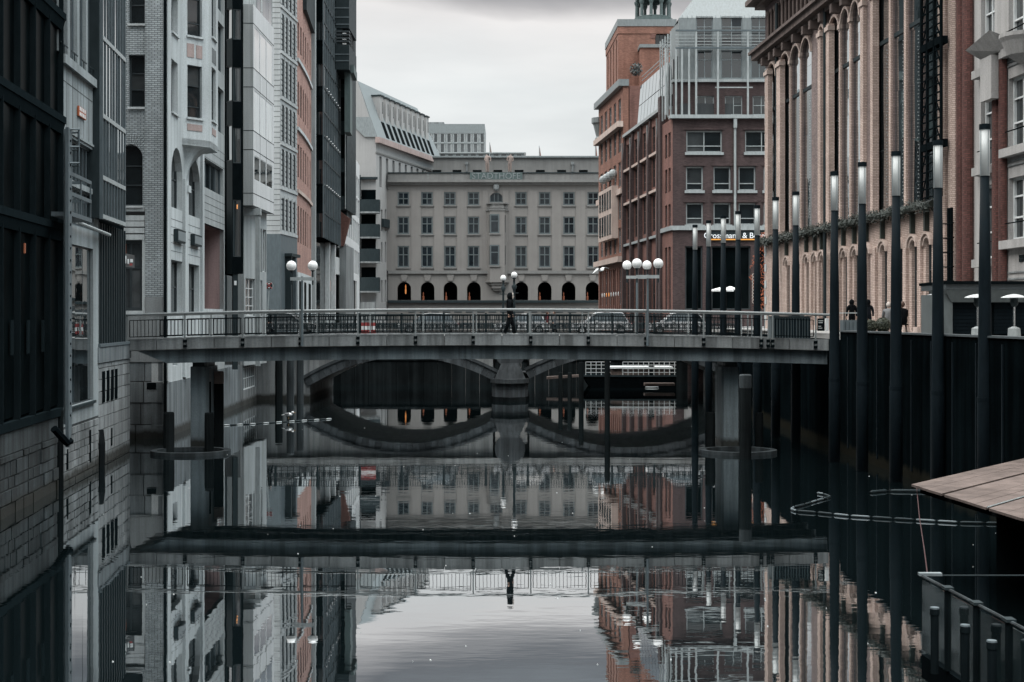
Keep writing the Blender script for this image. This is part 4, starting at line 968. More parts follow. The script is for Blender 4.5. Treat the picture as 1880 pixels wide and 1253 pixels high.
for i, o in enumerate(arch):
    uc = (o['u0']+o['u1'])/2; zc_ = o['z0']
    MB().ext(MF0, [(uc-.35, mz(516)), (uc+.35, mz(516)), (uc+.6, mz(504.5)), (uc-.6, mz(504.5))], .002, .2).build('keystone', 'hotel_plaster', M)
    if i in (0, 4):
        MB().lathe(MF0.P(uc+(.15 if i == 0 else -1.3), zc_+1.0, -1.3), [(.06, 0), (.1, .2), (.13, .6), (.07, .9), (.11, 1.2), (.03, 1.5)], 8).build('lantern', 'warm_light', M)
    else:
        MB().lathe(MF0.P(uc-.75, zc_+.02, -1.3), [(.15, 0), (.17, .6), (.06, .7), (.1, 1.0), (.03, 1.3)], 8).build('lantern', 'warm_dim', M)
MB().fbox(MF0, 0, MF0.len, mz(503), mz(499.5), .004, .35).fbox(MF0, 0, MF0.len, mz(499.4), mz(497.5), .003, .18).build('string_course', 'hotel_trim', M)
MB().fbox(MF0, 0, MF0.len, mz(340), mz(336), .003, .5).fbox(MF0, 0, MF0.len, mz(335.9), mz(331), .004, .95).build('cornice', 'hotel_trim', M)
MB().fbox(MF0, 0, MF0.len, mz(330.9), mz(319), -.8, .15).build('parapet', 'hotel_trim', M)
MB().fbox(MF0, -.1, MF0.len, mz(318.9), mz(317), -.9, .3).build('parapet_cap', 'dark_steel', M)
for x in range(742, 1190, 44): MB().fbox(MF0, mu_(x)-.05, mu_(x)+.05, mz(330.8), mz(319.1), .151, .22).build('parapet_joint', 'mid_grey_stone', M)
for x0, x1 in ((762, 766), (804, 808), (846, 850), (893, 895.5), (930.5, 933), (976, 980), (1020, 1024), (1064, 1068), (1108, 1112), (716, 720)):
    MB().fbox(MF0, mu_(x0-7), mu_(x1+7) if x0 not in (893, 930.5) else mu_(x1+1), mz(497.4), mz(350), .003, .12).build('pilaster', 'hotel_plaster', M)
bk = Fac((px(796, 0, 236).x, 236), (px(1210, 0, 236).x, 236))
MB().fbox(bk, 0, bk.len, 2, bk.z(900, 290), -12, 0).build('set_back_storey', 'hotel_trim', M)
MB().fbox(bk, -.2, bk.len, bk.z(900, 290), bk.z(900, 287), -12, .4).build('roof_edge', 'zinc', M)
for x in (802, 839, 876, 914, 953, 992, 1031, 1071): MB().fbox(bk, bk.u(x-8), bk.u(x+8), bk.z(x, 316), bk.z(x, 312.5), .0, .06).build('slot_window', 'black_glass', M)
for x in (857, 1051): MB().fbox(bk, bk.u(x)-.15, bk.u(x)+.15, bk.z(x, 316), bk.z(x, 299), .0, .4).fbox(bk, bk.u(x)-.25, bk.u(x)+.25, bk.z(x, 303), bk.z(x, 298), .0, .5).build('vent_pipe', 'mid_grey_stone', M)
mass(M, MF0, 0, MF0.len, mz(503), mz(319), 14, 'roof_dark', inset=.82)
MB().fbox(MF0, 0, MF0.len, mz(556.2), mz(551.8), -.5, .6).build('terrace_band', 'dark_steel', M)
MB().fbox(MF0, 0, MF0.len, -.5, mz(556.3), -10, .02).build('basement_wall', 'hotel_plaster', M)
for k in range(9): MB().fbox(MF0, mu_(750+21*k), mu_(764+21*k), mz(574), mz(566), .021, .1).build('basement_window', 'dark_frame', M)
for k in range(7): MB().fbox(MF0, mu_(946+24*k), mu_(962+24*k), mz(574), mz(566), .021, .1).build('basement_window', 'dark_frame', M)
# name board
nb = MB().fbox(MF0, mu_(863), mu_(959), mz(331.5), mz(317.5), .25, .5).build('name_board', 'verdigris', M)
text_mesh('lettering', 'STADTHÖFE', 1.35, MF0, mu_(911), mz(324.6), .52, 'zinc', nb, .04, xs=1.02)
# bow window
bx0, bx1 = mu_(893.5), mu_(932.5); uc = (bx0+bx1)/2
bz0, bz1 = mz(515), mz(388)
bw_pts = [(bx0, .0), (bx0+.35, .75), (uc-1.15, 1.35), (uc+1.15, 1.35), (bx1-.35, .75), (bx1, 0)]
wp = lambda p: MF0.P(p[0], 0, p[1]).xy
MB().prism([wp(p) for p in bw_pts], bz0, bz1).build('bow_window_wall', 'hotel_plaster', M)
bwf = MF0.off(1.35)
for (a, b) in ((487, 452), (428, 396)):
    for (c0, c1) in ((901, 915.5),):
        m = MB().fbox(bwf, mu_(c0)-.12, mu_(c1)+.12, mz(a)-.12, mz(b)+.12, .002, .05); w = m.build('window', 'hotel_frame', M)
        MB().fbox(bwf, mu_(c0)+.1, mu_(c1)-.1, mz(a)+.1, mz(a)+(mz(b)-mz(a))*.62, .05, .07).build('pane', 'hotel_glass', w)
        MB().fbox(bwf, mu_(c0)+.1, mu_(c1)-.1, mz(a)+(mz(b)-mz(a))*.68, mz(b)-.1, .05, .07).build('pane', 'hotel_glass', w)
        MB().fbox(bwf, mu_(c0)-.3, mu_(c1)+.3, mz(a)-.35, mz(a)-.13, .0, .2).build('sill', 'hotel_trim', w)
    sf = Fac(wp(bw_pts[3]), wp(bw_pts[4]))
    MB().fbox(sf, .25, sf.len-.25, mz(a), mz(b), .002, .05).build('pane', 'hotel_glass', M)
    sf = Fac(wp(bw_pts[2]), wp(bw_pts[1]))
    MB().fbox(sf, .25, sf.len-.25, mz(a), mz(b), .002, .05).build('pane', 'hotel_glass', M)
for k, (gz0, gz1, g) in enumerate(((519, 515, .15), (524, 519, -.35), (530, 524, -.7), (534, 530, -1.1))):
    MB().prism([MF0.P(uc-(2.0+g*.7) if False else uc-(1.75+g), 0, 0).xy, MF0.P(uc-(1.1+g*.4), 0, max(.3, 1.3+g*.6)).xy, MF0.P(uc+(1.1+g*.4), 0, max(.3, 1.3+g*.6)).xy, MF0.P(uc+(1.75+g), 0, 0).xy], mz(gz0), mz(gz1)-.002).build('corbel_step', 'hotel_plaster', M)
MB().prism([wp((p[0]+(-.15 if p[0] < uc else .15), p[1]+.12)) for p in bw_pts], bz1, mz(386)).build('balcony_floor', 'hotel_trim', M)
MB().prism([wp((p[0]+(-.1 if p[0] < uc else .1), p[1]+.1)) for p in bw_pts], mz(375.5), mz(373.6)).build('balustrade_rail', 'hotel_trim', M)
for k in range(17):
    t = k/16; u = bx0+.1+(bx1-bx0-.2)*t; d = min(1.3, .05+min(t, 1-t)*6)
    MB().lathe(MF0.P(u, mz(386), d), [(.09, 0), (.13, .3), (.07, .6), (.1, .88)], 6).build('baluster', 'hotel_trim', M)
MB().lathe(MF0.P(mu_(911), mz(351), .25), [(.2, 0), (.45, .3), (.5, .8), (.35, 1.1)], 10).build('head_carving', 'mid_grey_stone', M)
# statues on the parapet
def statue(x, lab, lean):
    c = px(x, 0, 225.3); z0 = mz(317); s = thing('statue', lab, 'statue', (c.x, 225.3, z0), 'statues on the hotel parapet')
    v = [(0, 0, 0), (-.13, 0, .02), (-.14, .02, .75), (-.16, 0, 1.45), (.14, 0, .02), (.15, -.05, .75), (.14, 0, 1.45), (0, 0, 1.6), (lean*.1, 0, 2.1), (lean*.12, 0, 2.5), (lean*.12, 0, 2.7), (lean*.14, 0, 2.9),
         (-.32, 0, 2.42), (-.42, -.1, 1.95), (-.2, -.25, 1.8), (.42, 0, 2.42), (.5, -.05, 1.95), (.35, -.2, 1.75)]
    ed = [(1, 2), (2, 3), (3, 7), (4, 5), (5, 6), (6, 7), (7, 8), (8, 9), (9, 10), (10, 11), (9, 12), (12, 13), (13, 14), (9, 15), (15, 16), (16, 17)]
    skinned('body', [(c.x+a*1.05, 225.3+b, z0+h*1.0) for a, b, h in v[1:]], [(a-1, b-1) for a, b in ed], [.13, .16, .2, .13, .16, .2, .28, .26, .27, .1, .17, .14, .09, .08, .14, .09, .08], 'statue_stone', s, 6)
    return s
def skinned(name, verts, edges, radii, mat, parent, root=0, sub=2):
    org = ORG[parent.name] if parent is not None and parent.name in ORG else Vector()
    me = bpy.data.meshes.new(name); me.from_pydata([tuple(Vector(v)-org) for v in verts], edges, [])
    o = bpy.data.objects.new(name, me); COL.objects.link(o); o.parent = parent
    sk = o.modifiers.new('skin', 'SKIN'); sk.use_smooth_shade = True
    if not me.skin_vertices: 
        bpy.context.view_layer.objects.active = o
    for i, r in enumerate(radii):
        sv = me.skin_vertices[0].data[i]; sv.radius = (r, r); sv.use_root = (i == root)
    ss = o.modifiers.new('sub', 'SUBSURF'); ss.levels = sub; ss.render_levels = sub
    me.materials.append(MATS[mat])
    # bake to a plain mesh
    dg = bpy.context.evaluated_depsgraph_get(); dg.update()
    nm = bpy.data.meshes.new_from_object(o.evaluated_get(dg)); o.modifiers.clear(); o.data = nm
    for p in nm.polygons: p.use_smooth = True
    if not nm.materials: nm.materials.append(MATS[mat])
    return o
statue(895, 'weathered stone figure at the left end of the hotel name board', -1)
statue(936, 'weathered stone figure near the right end of the hotel name board', 1)
# glass building beyond, flag poles
Nn = thing('glass_slab_building', 'grey glass slab building rising behind the hotel roof', 'building', (-15, 300, 0))
nf0 = Fac((px(770, 0, 300).x, 300), (px(890, 0, 300).x, 300))
def nz(y): return nf0.z(830, y)
nops = []
for k in range(9):
    x = 784+12.2*k; nops.append(op(nf0.u(x), nf0.u(x+7.5), nz(262), nz(245))); nops.append(op(nf0.u(x), nf0.u(x+7.5), nz(281), nz(263.5)))
    if k < 8: nops.append(op(nf0.u(x+8.6), nf0.u(x+11), nz(262), nz(245))); nops.append(op(nf0.u(x+8.6), nf0.u(x+11), nz(281), nz(263.5)))
mb = MB(); wall(mb, nf0, 0, nf0.len, 0, nz(228), nops, .2, .6); mb.build('wall', 'zinc', Nn)
for o in nops: window(Nn, nf0, o, 1, 1, .08, .2, 'white_frame', 'bright_glass' if o['z0'] > nz(270) else 'curtain_glass', False, tilt=.02)
mass(Nn, nf0, 0, nf0.len, 0, nz(228), 15, 'zinc')
MB().fbox(nf0, 0, nf0.u(814), nz(228), nz(221), -10, -3).fbox(nf0, nf0.u(828), nf0.u(838), nz(228), nz(226), -4, -2).build('roof_plant', 'mid_grey_stone', Nn)
Nl = thing('low_glass_wing', 'low glazed roof storey between the glass slab and the statues', 'building', (0, 275, 0))
nf1 = Fac((px(770, 0, 275).x, 275), (px(962, 0, 275).x, 275))
MB().fbox(nf1, 0, nf1.len, 0, nf1.z(850, 282), -12, -.05).build('wall', 'zinc', Nl)
for k in range(12): MB().fbox(nf1, nf1.u(795+14*k), nf1.u(803+14*k), nf1.z(850, 293), nf1.z(850, 283.5), -.1, .0).build('pane', 'window_glass', Nl)
MB().fbox(nf1, 0, nf1.len+.4, nf1.z(850, 282), nf1.z(850, 280), -12, .2).build('roof_edge', 'light_steel', Nl)
for (x, y0, y1, mt, lab) in ((899, 281, 262, 'statue_stone', 'furled pale flag on a pole behind the left statue'), (990, 290, 268, 'red_brick', 'furled red flag on a pole above the hotel roof'), (1093, 288, 260, 'red_brick', 'small flag on a pole next to the old brick gable')):
    c = px(x, y0, 240); zt2 = CH+(HY-y1)/FPX*240; zb2 = CH+(HY-y0)/FPX*240-1
    fl = thing('flag', lab, 'flag', (c.x, 240, zb2), 'flags on the far roofs')
    MB().tube([(c.x, 240, zb2), (c.x, 240, zt2)], .06, 6).build('pole', 'light_steel', fl)
    MB().hexa([(c.x+.02, 240, zb2+1.1), (c.x+.35, 240.05, zb2+1.0), (c.x+.35, 240.15, zb2+1.0), (c.x+.02, 240.1, zb2+1.1), (c.x+.02, 240, zt2-.1), (c.x+.12, 240.05, zt2-.4), (c.x+.12, 240.15, zt2-.4), (c.x+.02, 240.1, zt2-.1)]).build('cloth', mt, fl)
# ------------------------------------------------------------------ right bank beyond the stone bridge
YP = 125.0
P1 = Fac((px(1235, 0, YP).x, YP), (px(1440, 0, YP).x, YP))
pc = P1.o; P2 = Fac(pc, pc+Vector((-.093, 1))*25.5)
def pu(x): return P1.u(x)
def pz(y): return CH+(HY-y)/FPX*YP
P = thing('dark_brick_office', 'dark brick corner office with pale zinc attic and steel frame balcony', 'building', (pc.x, YP, 0))
fops = []
for (a, b, y0, y1, c) in ((1260, 1326, 280, 240, 2), (1368, 1430, 280, 240, 2), (1259.5, 1291, 350, 306, 1), (1310, 1341.5, 350, 306, 1), (1356, 1387.5, 350, 306, 1), (1402, 1433, 350, 306, 1), (1259.5, 1291, 413, 373, 1), (1310, 1341.5, 413, 373, 1), (1356, 1387.5, 413, 373, 1), (1402, 1433, 413, 373, 1), (1258, 1290, 569, 452, 1), (1306, 1378, 569, 452, 3), (1391, 1433, 569, 452, 2)):
    o = op(pu(a), pu(b), pz(y0), pz(y1)); o['c'] = c; fops.append(o)
mb = MB(); wall(mb, P1, 0, P1.len, 0, pz(217), fops, .32, .6); mb.build('wall', 'shaded_mauve_brick', P)  # front darker than the side: shade painted into the brick colour
for k, o in enumerate(fops):
    g = k >= 10
    w = window(P, P1, o, o['c'], 1 if g else 2, .12, .32, 'dark_frame' if g else 'light_steel', 'black_glass' if g else 'window_glass', True, rowpos=None if g else (0, .27, 1), tilt=.015, fd=.1)
    if not g: MB().fbox(P1, o['u0']-.12, o['u1']+.12, o['z0']-.24, o['z0']-.003, .002, .16).build('sill', 'light_steel', w)
    if not g: MB().fbox(P1, o['u0']-.2, o['u1']+.2, o['z1']+.06, o['z1']+.25, .002, .09).build('lintel', 'shaded_mauve_brick', w)
MB().fbox(P1, -.15, P1.len, pz(423), pz(415), .002, .22).build('string_course', 'light_steel', P)
MB().fbox(P1, -.3, P1.len, pz(218.5), pz(212), -.6, .45).build('cornice', 'light_steel', P)
MB().tube([P1.P(pu(1349), pz(415), .15), P1.P(pu(1349), pz(222), .15)], .11, 8).fbox(P1, pu(1346), pu(1352), pz(236), pz(215), .02, .4).build('drain_pipe', 'light_steel', P)
sg = MB().fbox(P1, pu(1296), pu(1406), pz(443), pz(424.5), .01, .12).build('sign_board', 'dark_steel', P)
text_mesh('lettering', 'Grossmann & Berger', .70, P1, pu(1353), pz(433.4), .14, 'sign_letter', sg, .03, xs=.98)
MB().fbox(P1, pu(1303), pu(1385), pz(441.3), pz(439.2), .121, .2).build('light_line', 'amber_strip', sg)
# brick storey behind the steel frame
P1b = P1.off(-.4)
bops = [op(P1b.u(a), P1b.u(b), pz(210), pz(175)) for a, b in ((1279, 1311), (1331, 1363), (1382, 1414))]
mb = MB(); wall(mb, P1b, .1, P1b.len, pz(217), pz(150), bops, .2, .5); mb.build('upper_brick_wall', 'shaded_mauve_brick', P)
for o in bops: window(P, P1b, o, 2, 2, .08, .2, 'light_steel', 'window_glass', True)
MB().fbox(P1b, 0, P1b.len, pz(150), pz(145), -.5, .25).build('cornice', 'light_steel', P)
aops = []
for (a, b, y0, y1) in ((1280, 1308, 143, 91), (1324, 1363, 143, 91), (1379, 1410, 143, 91), (1278, 1309, 85, 29), (1324, 1363, 85, 29), (1379, 1410, 85, 29)): aops.append(op(P1b.u(a), P1b.u(b), pz(y0), pz(y1)))
zat = pz(-2)
mb = MB(); wall(mb, P1b, .6, P1b.len, pz(145), zat-1.6, aops, .2, .5); mb.build('attic_wall', 'zinc', P)
for o in aops: window(P, P1b, o, 2, 2, .09, .2, 'grey_frame', 'bright_glass', True, rowpos=(0, .68, 1), tilt=.03)
MB().hexa([P1b.P(.6, zat-1.6, 0), P1b.P(P1b.len, zat-1.6, 0), P1b.P(P1b.len, zat-1.6, -9), P1b.P(.6, zat-1.6, -9), P1b.P(2.0, zat+.3, -1.2), P1b.P(P1b.len, zat+.3, -1.2), P1b.P(P1b.len, zat+.3, -9), P1b.P(2.0, zat+.3, -9)]).build('attic_roof', 'zinc', P)
for k in range(24):
    u = .9+k*.42
    if u < P1b.len: MB().fbox(P1b, u-.015, u+.015, pz(27), zat-1.62, .0, .04).build('seam', 'grey_frame', P)
# steel frame and balcony rails
P1f = P1.off(.3)
for x in (1222, 1241, 1252, 1265, 1278, 1318, 1373): MB().fbox(P1f, P1f.u(x)-.08, P1f.u(x)+.08, pz(212), pz(57 if x > 1270 else 90), -.08, .08).build('frame_post', 'light_steel', P)
for y in (90, 58): MB().fbox(P1f, P1f.u(1240), P1f.len, pz(y)-.06, pz(y)+.08, -.06, .1).build('frame_beam', 'blue_grey_steel', P)
for y in (66, 72, 78, 84): MB().fbox(P1f, P1f.u(1240), P1f.len, pz(y)-.025, pz(y)+.025, -.02, .03).build('balcony_rail', 'light_steel', P)
MB().fbox(P1f, P1f.u(1313), P1f.u(1382), pz(163), pz(161), -.02, .06).build('frame_tie', 'light_steel', P)
# side along the canal
zc1 = pz(217)
near = 4.2
so = []
def sz(y): return pz(y)
for (u0, u1) in ((.9, 1.9), (2.4, 3.4)):
    for (a, b) in ((569, 452), (413, 373), (350, 306), (285, 240)): so.append(op(u0, u1, pz(a), pz(b)))
bays = 4; bw = (25.4-6.6)/bays
for k in range(bays):
    c = 6.6+bw*(k+.5)
    for s_ in (-1, 1):
        for (a, b) in ((569, 470), (413, 340), (325, 268), (255, 205)): so.append(op(c+s_*1.15-.75, c+s_*1.15+.75, pz(a), pz(b)))
zs = pz(187)
mb = MB(); wall(mb, P2, 0, 4.6, 0, zc1, [o for o in so if o['u1'] < 4.6], .2, .6); mb.build('side_wall', 'red_brick', P)
mb = MB(); wall(mb, P2.off(-.25), 4.6, 25.4, 0, zs, [o for o in so if o['u0'] > 4.6], .2, .6); mb.build('side_wall', 'red_brick', P)
for o in so: window(P, P2 if o['u1'] < 4.6 else P2.off(-.25), o, 2, 3, .08, .2, 'dark_frame', 'black_glass', False)
for k in range(bays+1):
    u = 6.6+bw*k
    m = MB().fbox(P2, u-.3, u+.3, 0, zs-2.4, -.25, .14)
    m.hexa([P2.P(u-.3, zs-2.4, -.25), P2.P(u+.3, zs-2.4, -.25), P2.P(u+.3, zs-2.4, .14), P2.P(u-.3, zs-2.4, .14), P2.P(u-.3, zs+.5, -.25), P2.P(u+.3, zs+.5, -.25), P2.P(u+.3, zs+.5, -.15), P2.P(u-.3, zs+.5, -.15)])
    m.build('buttress', 'shaded_mauve_brick', P)
    MB().tube([P2.P(u+.45, pz(440), .05), P2.P(u+.45, zs-.5, .05)], .07, 6).build('drain_pipe', 'zinc', P)
MB().fbox(P2, 4.6, 5.6, 0, zs+1.2, -.6, .2).build('end_buttress', 'shaded_mauve_brick', P)
for y in (425, 335, 262): MB().fbox(P2, 5.7, 25.4, pz(y)-.12, pz(y)+.12, -.25, .05).build('string_course', 'light_steel' if y == 425 else 'sandstone', P)
MB().fbox(P2, -.1, 4.6, pz(423), pz(415), .002, .2).build('string_course', 'light_steel', P)
MB().fbox(P2, 4.6, 25.4, zs, zs+.3, -.9, .12).build('eaves', 'light_steel', P)
gr0, gr1 = P2.P(5.2, zs+.3, -.2), P2.P(22, zs+.3, -.2)              # sloping glass roof
hh = pz(93)-zs-.3
n = 8
for k in range(n):
    u0, u1 = 5.2+(19-5.2)*k/n, 5.2+(19-5.2)*(k+1)/n
    for r_ in range(2):
        t0, t1 = r_/2, (r_+1)/2
        q = lambda u, t, e=0: P2.P(u, zs+.3+hh*t+e, -.3-.35*t)
        MB().hexa([q(u0+.06, t0+.01), q(u1-.06, t0+.01), q(u1-.06, t0+.01, -.05)+Vector((.05, 0, 0)), q(u0+.06, t0+.01, -.05)+Vector((.05, 0, 0)), q(u0+.06, t1-.01), q(u1-.06, t1-.01), q(u1-.06, t1-.01, -.05)+Vector((.05, 0, 0)), q(u0+.06, t1-.01, -.05)+Vector((.05, 0, 0))]).build('roof_pane', 'bright_glass', P)
MB().prism([P2.P(5.0, 0, -.9).xy, P2.P(19.2, 0, -.9).xy, P2.P(19.2, 0, -11).xy, P2.P(5, 0, -11).xy], 0, zs+.3+hh).build('core', 'zinc', P)
MB().prism([P2.P(.3, 0, -.7).xy, P2.P(25.3, 0, -1.0).xy, P2.P(25.3, 0, -20).xy, P1.P(P1.len, 0, -.7).xy], 0, zs-.1).build('core', 'roof_dark', P)
MB().prism([P2.P(.5, 0, -.9).xy, P2.P(5, 0, -.9).xy, P2.P(5, 0, -14).xy, P1b.P(P1b.len, 0, -.6).xy, P1b.P(.6, 0, -.6).xy], pz(217), zat-1.7).build('attic_core', 'zinc', P)
for r_ in range(4): MB().fbox(P2, .2, 4.9, pz(88)+.32*r_-.02, pz(88)+.32*r_+.02, .1, .15).build('balcony_rail', 'light_steel', P)
for u in (.2, 1.4, 2.6, 3.8, 4.8): MB().fbox(P2, u-.05, u+.05, pz(212), pz(57), .08, .2).build('frame_post', 'light_steel', P)
for u in (1.0, 2.5, 4.0):
    for (a, b) in ((205, 160), (140, 95)): MB().fbox(P2, u-.35, u+.35, pz(a), pz(b), -.88, -.8).build('pane', 'window_glass', P)
MB().tube([P2.P(5.2, zs+.3+hh+.5, -.8), P2.P(19, zs+.3+hh+.5, -.8)], .04, 6).tube([P2.P(5.2, zs+.3+hh+.9, -.8), P2.P(19, zs+.3+hh+.9, -.8)], .04, 6).build('roof_rail', 'light_steel', P)
# older ornate brick gable
Q = thing('ornate_brick_house', 'narrow ornate red brick house with stone bay beside the hotel', 'building', tuple(P2.P(26, 0)))
Q2 = Fac(P2.P(25.6, 0).xy, P2.P(42.5, 0).xy)
def qz(x, y): return Q2.z(x, y)
qops = []
for (a, b) in ((560, 495), (465, 420), (405, 360), (345, 300), (282, 240), (225, 185)):
    for k in range(5): qops.append(op(1.4+3.1*k, 3.0+3.1*k, qz(1135, a), qz(1135, b)))
zq = qz(1135, 165)
mb = MB(); wall(mb, Q2, 0, Q2.len, 0, zq, qops, .18, .6); mb.build('wall', 'orange_brick', Q)
for o in qops: window(Q, Q2, o, 2, 3, .1, .18, 'grey_frame', 'window_glass', False)
for y in (478, 235, 355): MB().fbox(Q2, -.1, Q2.len+.2, qz(1135, y)-.3, qz(1135, y)+.3, .002, .6 if y != 355 else .3).build('cornice', 'sandstone', Q)
MB().fbox(Q2, -.2, Q2.len+.5, zq-.1, zq+.6, -.6, .5).build('eaves', 'zinc', Q)
m = MB().fbox(Q2, 3.0, 12.5, qz(1128, 440), qz(1128, 345), 0, .7); m.build('bay_wall', 'sandstone', Q)
for k in range(5): MB().fbox(Q2, 3.6+1.75*k, 4.7+1.75*k, qz(1128, 432), qz(1128, 395), .7, .74).fbox(Q2, 3.6+1.75*k, 4.7+1.75*k, qz(1128, 385), qz(1128, 352), .7, .74).build('bay_pane', 'window_glass', Q)
for k in range(4): MB().ball(Q2.P(4.2+2.3*k, qz(1128, 322), .35), .5, 10, 6).build('carved_shell', 'light_steel', Q)
for k in range(8): MB().ball(Q2.P(2.2+1.6*k, qz(1125, 541), .12), .07, 8, 6, 1, 1, 3.4).build('wall_lamp', 'warm_light' if k in (4, 5) else 'lamp_globe', Q)
for k in range(12): MB().fbox(Q2, .5+1.35*k, .7+1.35*k, 4.9, qz(1125, 495), .002, .12).build('glazing_bar', 'red_brick', Q)
MB().prism([Q2.P(.1, 0, -.7).xy, Q2.P(Q2.len-.1, 0, -.7).xy, Q2.P(Q2.len-.1, 0, -14).xy, Q2.P(.1, 0, -14).xy], 0, zq-.05).build('core', 'red_brick', Q)
vq = Q2.P(Q2.len+.2, 0, -.2)
MB().lathe((vq.x, vq.y, qz(1105, 262)), [(.5, 0), (.6, .8), (.45, 1.0), (.8, 2.4), (1.0, 2.6), (1.0, 3.2), (.1, 3.3), (.05, 4.2)], 10).build('corner_turret', 'zinc', Q)
# brick tower with open lantern
T0 = thing('brick_tower', 'massive orange brick tower block with open colonnaded lantern on top', 'building', (14, 172, 0))
TF = Fac((px(1135, 0, 160).x, 160), (px(1242, 0, 160).x, 160)); TS = Fac(TF.o, Vector((px(1113, 0, 174).x, 174)))
def tz(y): return TF.z(1180, y)
zt_t = tz(36)
tops_ = [op(TS.len*(k+.6)/4.3-.55, TS.len*(k+.6)/4.3+.55, TS.z(1130, 165), TS.z(1130, 75), .55) for k in range(4)]
mb = MB(); wall(mb, TS, 0, TS.len, 4, zt_t-1, tops_, .25, .6); mb.build('side_wall', 'orange_brick', T0)
for o in tops_: window(T0, TS, o, 1, 4, .1, .25, 'dark_frame', 'black_glass', False)
fan = [op(TF.u(1203), TF.u(1234), tz(82), tz(56), (TF.u(1234)-TF.u(1203))/2*.95)]
mb = MB(); wall(mb, TF, 0, TF.len, 4, zt_t-.8, fan, .4, .6); mb.build('wall', 'orange_brick', T0)
window(T0, TF, fan[0], 4, 1, .12, .4, 'dark_frame', 'window_glass', False)
for k in range(13):                          # brick hood over the fanlight
    a0, a1 = math.pi*k/13, math.pi*(k+1)/13-.02; uc = (fan[0]['u0']+fan[0]['u1'])/2; r0 = (fan[0]['u1']-fan[0]['u0'])/2+.03; r1 = r0+.55; zc_ = fan[0]['z1']-fan[0]['arch']
    MB().ext(TF, [(uc+r*math.cos(a), zc_+r*math.sin(a)*.96) for r, a in ((r0, a0), (r1, a0), (r1, a1), (r0, a1))], -.02, .06).build('brick', 'red_brick', T0)
pts = [TF.P(-.1, 0, .15).xy, TF.P(TF.len, 0, .15).xy, TF.P(TF.len, 0, -14).xy, TS.P(TS.len+.1, 0, .15).xy]
MB().prism([TF.P(.3, 0, -.7).xy, TF.P(TF.len, 0, -.7).xy, TF.P(TF.len, 0, -14).xy, TS.P(TS.len, 0, -.7).xy], 4, zt_t-.9).build('core', 'orange_brick', T0)
MB().prism(pts, zt_t-.79, zt_t).build('coping', 'zinc', T0)
MB().prism([TF.P(-.05, 0, .08).xy, TF.P(TF.len, 0, .08).xy, TF.P(TF.len, 0, -14).xy, TS.P(TS.len+.05, 0, .08).xy], zt_t-1.6, zt_t-.8).build('frieze', 'orange_brick', T0)
A0 = TF.off(2.5)
MB().fbox(A0, A0.u(1176), A0.len, 10, A0.z(1200, 88), -2.4, 0).build('front_annex', 'orange_brick', T0)
MB().fbox(A0, A0.u(1174), A0.len, A0.z(1200, 88), A0.z(1200, 82), -2.4, .2).build('annex_coping', 'zinc', T0)
lc = px(1199, 0, 172); zl = 41.2
lt = MB().lathe((lc.x, 172, zl), [(2.4, 0), (2.4, .5), (2.2, .5), (2.2, .7)], 20).build('lantern_base', 'verdigris', T0)
for k in range(10):
    a = 2*math.pi*k/10+.1; c = (lc.x+2.0*math.cos(a), 172+2.0*math.sin(a), zl+.6)
    MB().lathe(c, [(.26, 0), (.2, .2), (.18, 1.5), (.3, 1.8), (.3, 2.0)], 8).build('lantern_column', 'verdigris', T0)
m = MB(); 
for k in range(10):                          # round arches between the columns
    a = 2*math.pi*(k+.5)/10+.1
    for j in range(5):
        b0 = a-.31+.124*j; b1 = b0+.124; h0 = .75*abs(math.cos(math.pi*j/5)); 
        m.prism([(lc.x+r*math.cos(b), 172+r*math.sin(b)) for r, b in ((2.15, b0), (2.15, b1), (1.8, b1), (1.8, b0))], zl+2.55+.55*math.sin(math.pi*(j+.5)/5)-.3, zl+3.2)
m.build('lantern_arches', 'verdigris', T0)
MB().lathe((lc.x, 172, zl+3.2), [(2.2, 0), (2.5, .1), (2.5, .5), (2.7, .7), (2.7, 1.0), (2.3, 1.3), (2.1, 2.4), (1.4, 3.6), (.4, 4.3), (.1, 5.5)], 20).build('lantern_dome', 'verdigris', T0)
pb = px(1172, 0, 160); zpb = A0.z(1170, 92)
sbb = thing('roof_shrub', 'small dark shrub growing on the roof terrace below the brick tower', 'shrub', (px(1168, 0, 155).x, 155, CH+(HY-138)/FPX*155))
m = MB(); leaf_cloud(m, (px(1168, 0, 155).x, 155, CH+(HY-128)/FPX*155), .7, .6, .75, 260, .16, 5, .1); m.build('crown', 'bush_dark', sbb)
MB().tube([(px(1168, 0, 155).x, 155, CH+(HY-140)/FPX*155), (px(1168, 0, 155).x, 155, CH+(HY-126)/FPX*155)], .05, 5).build('trunk', 'dark_timber', sbb)

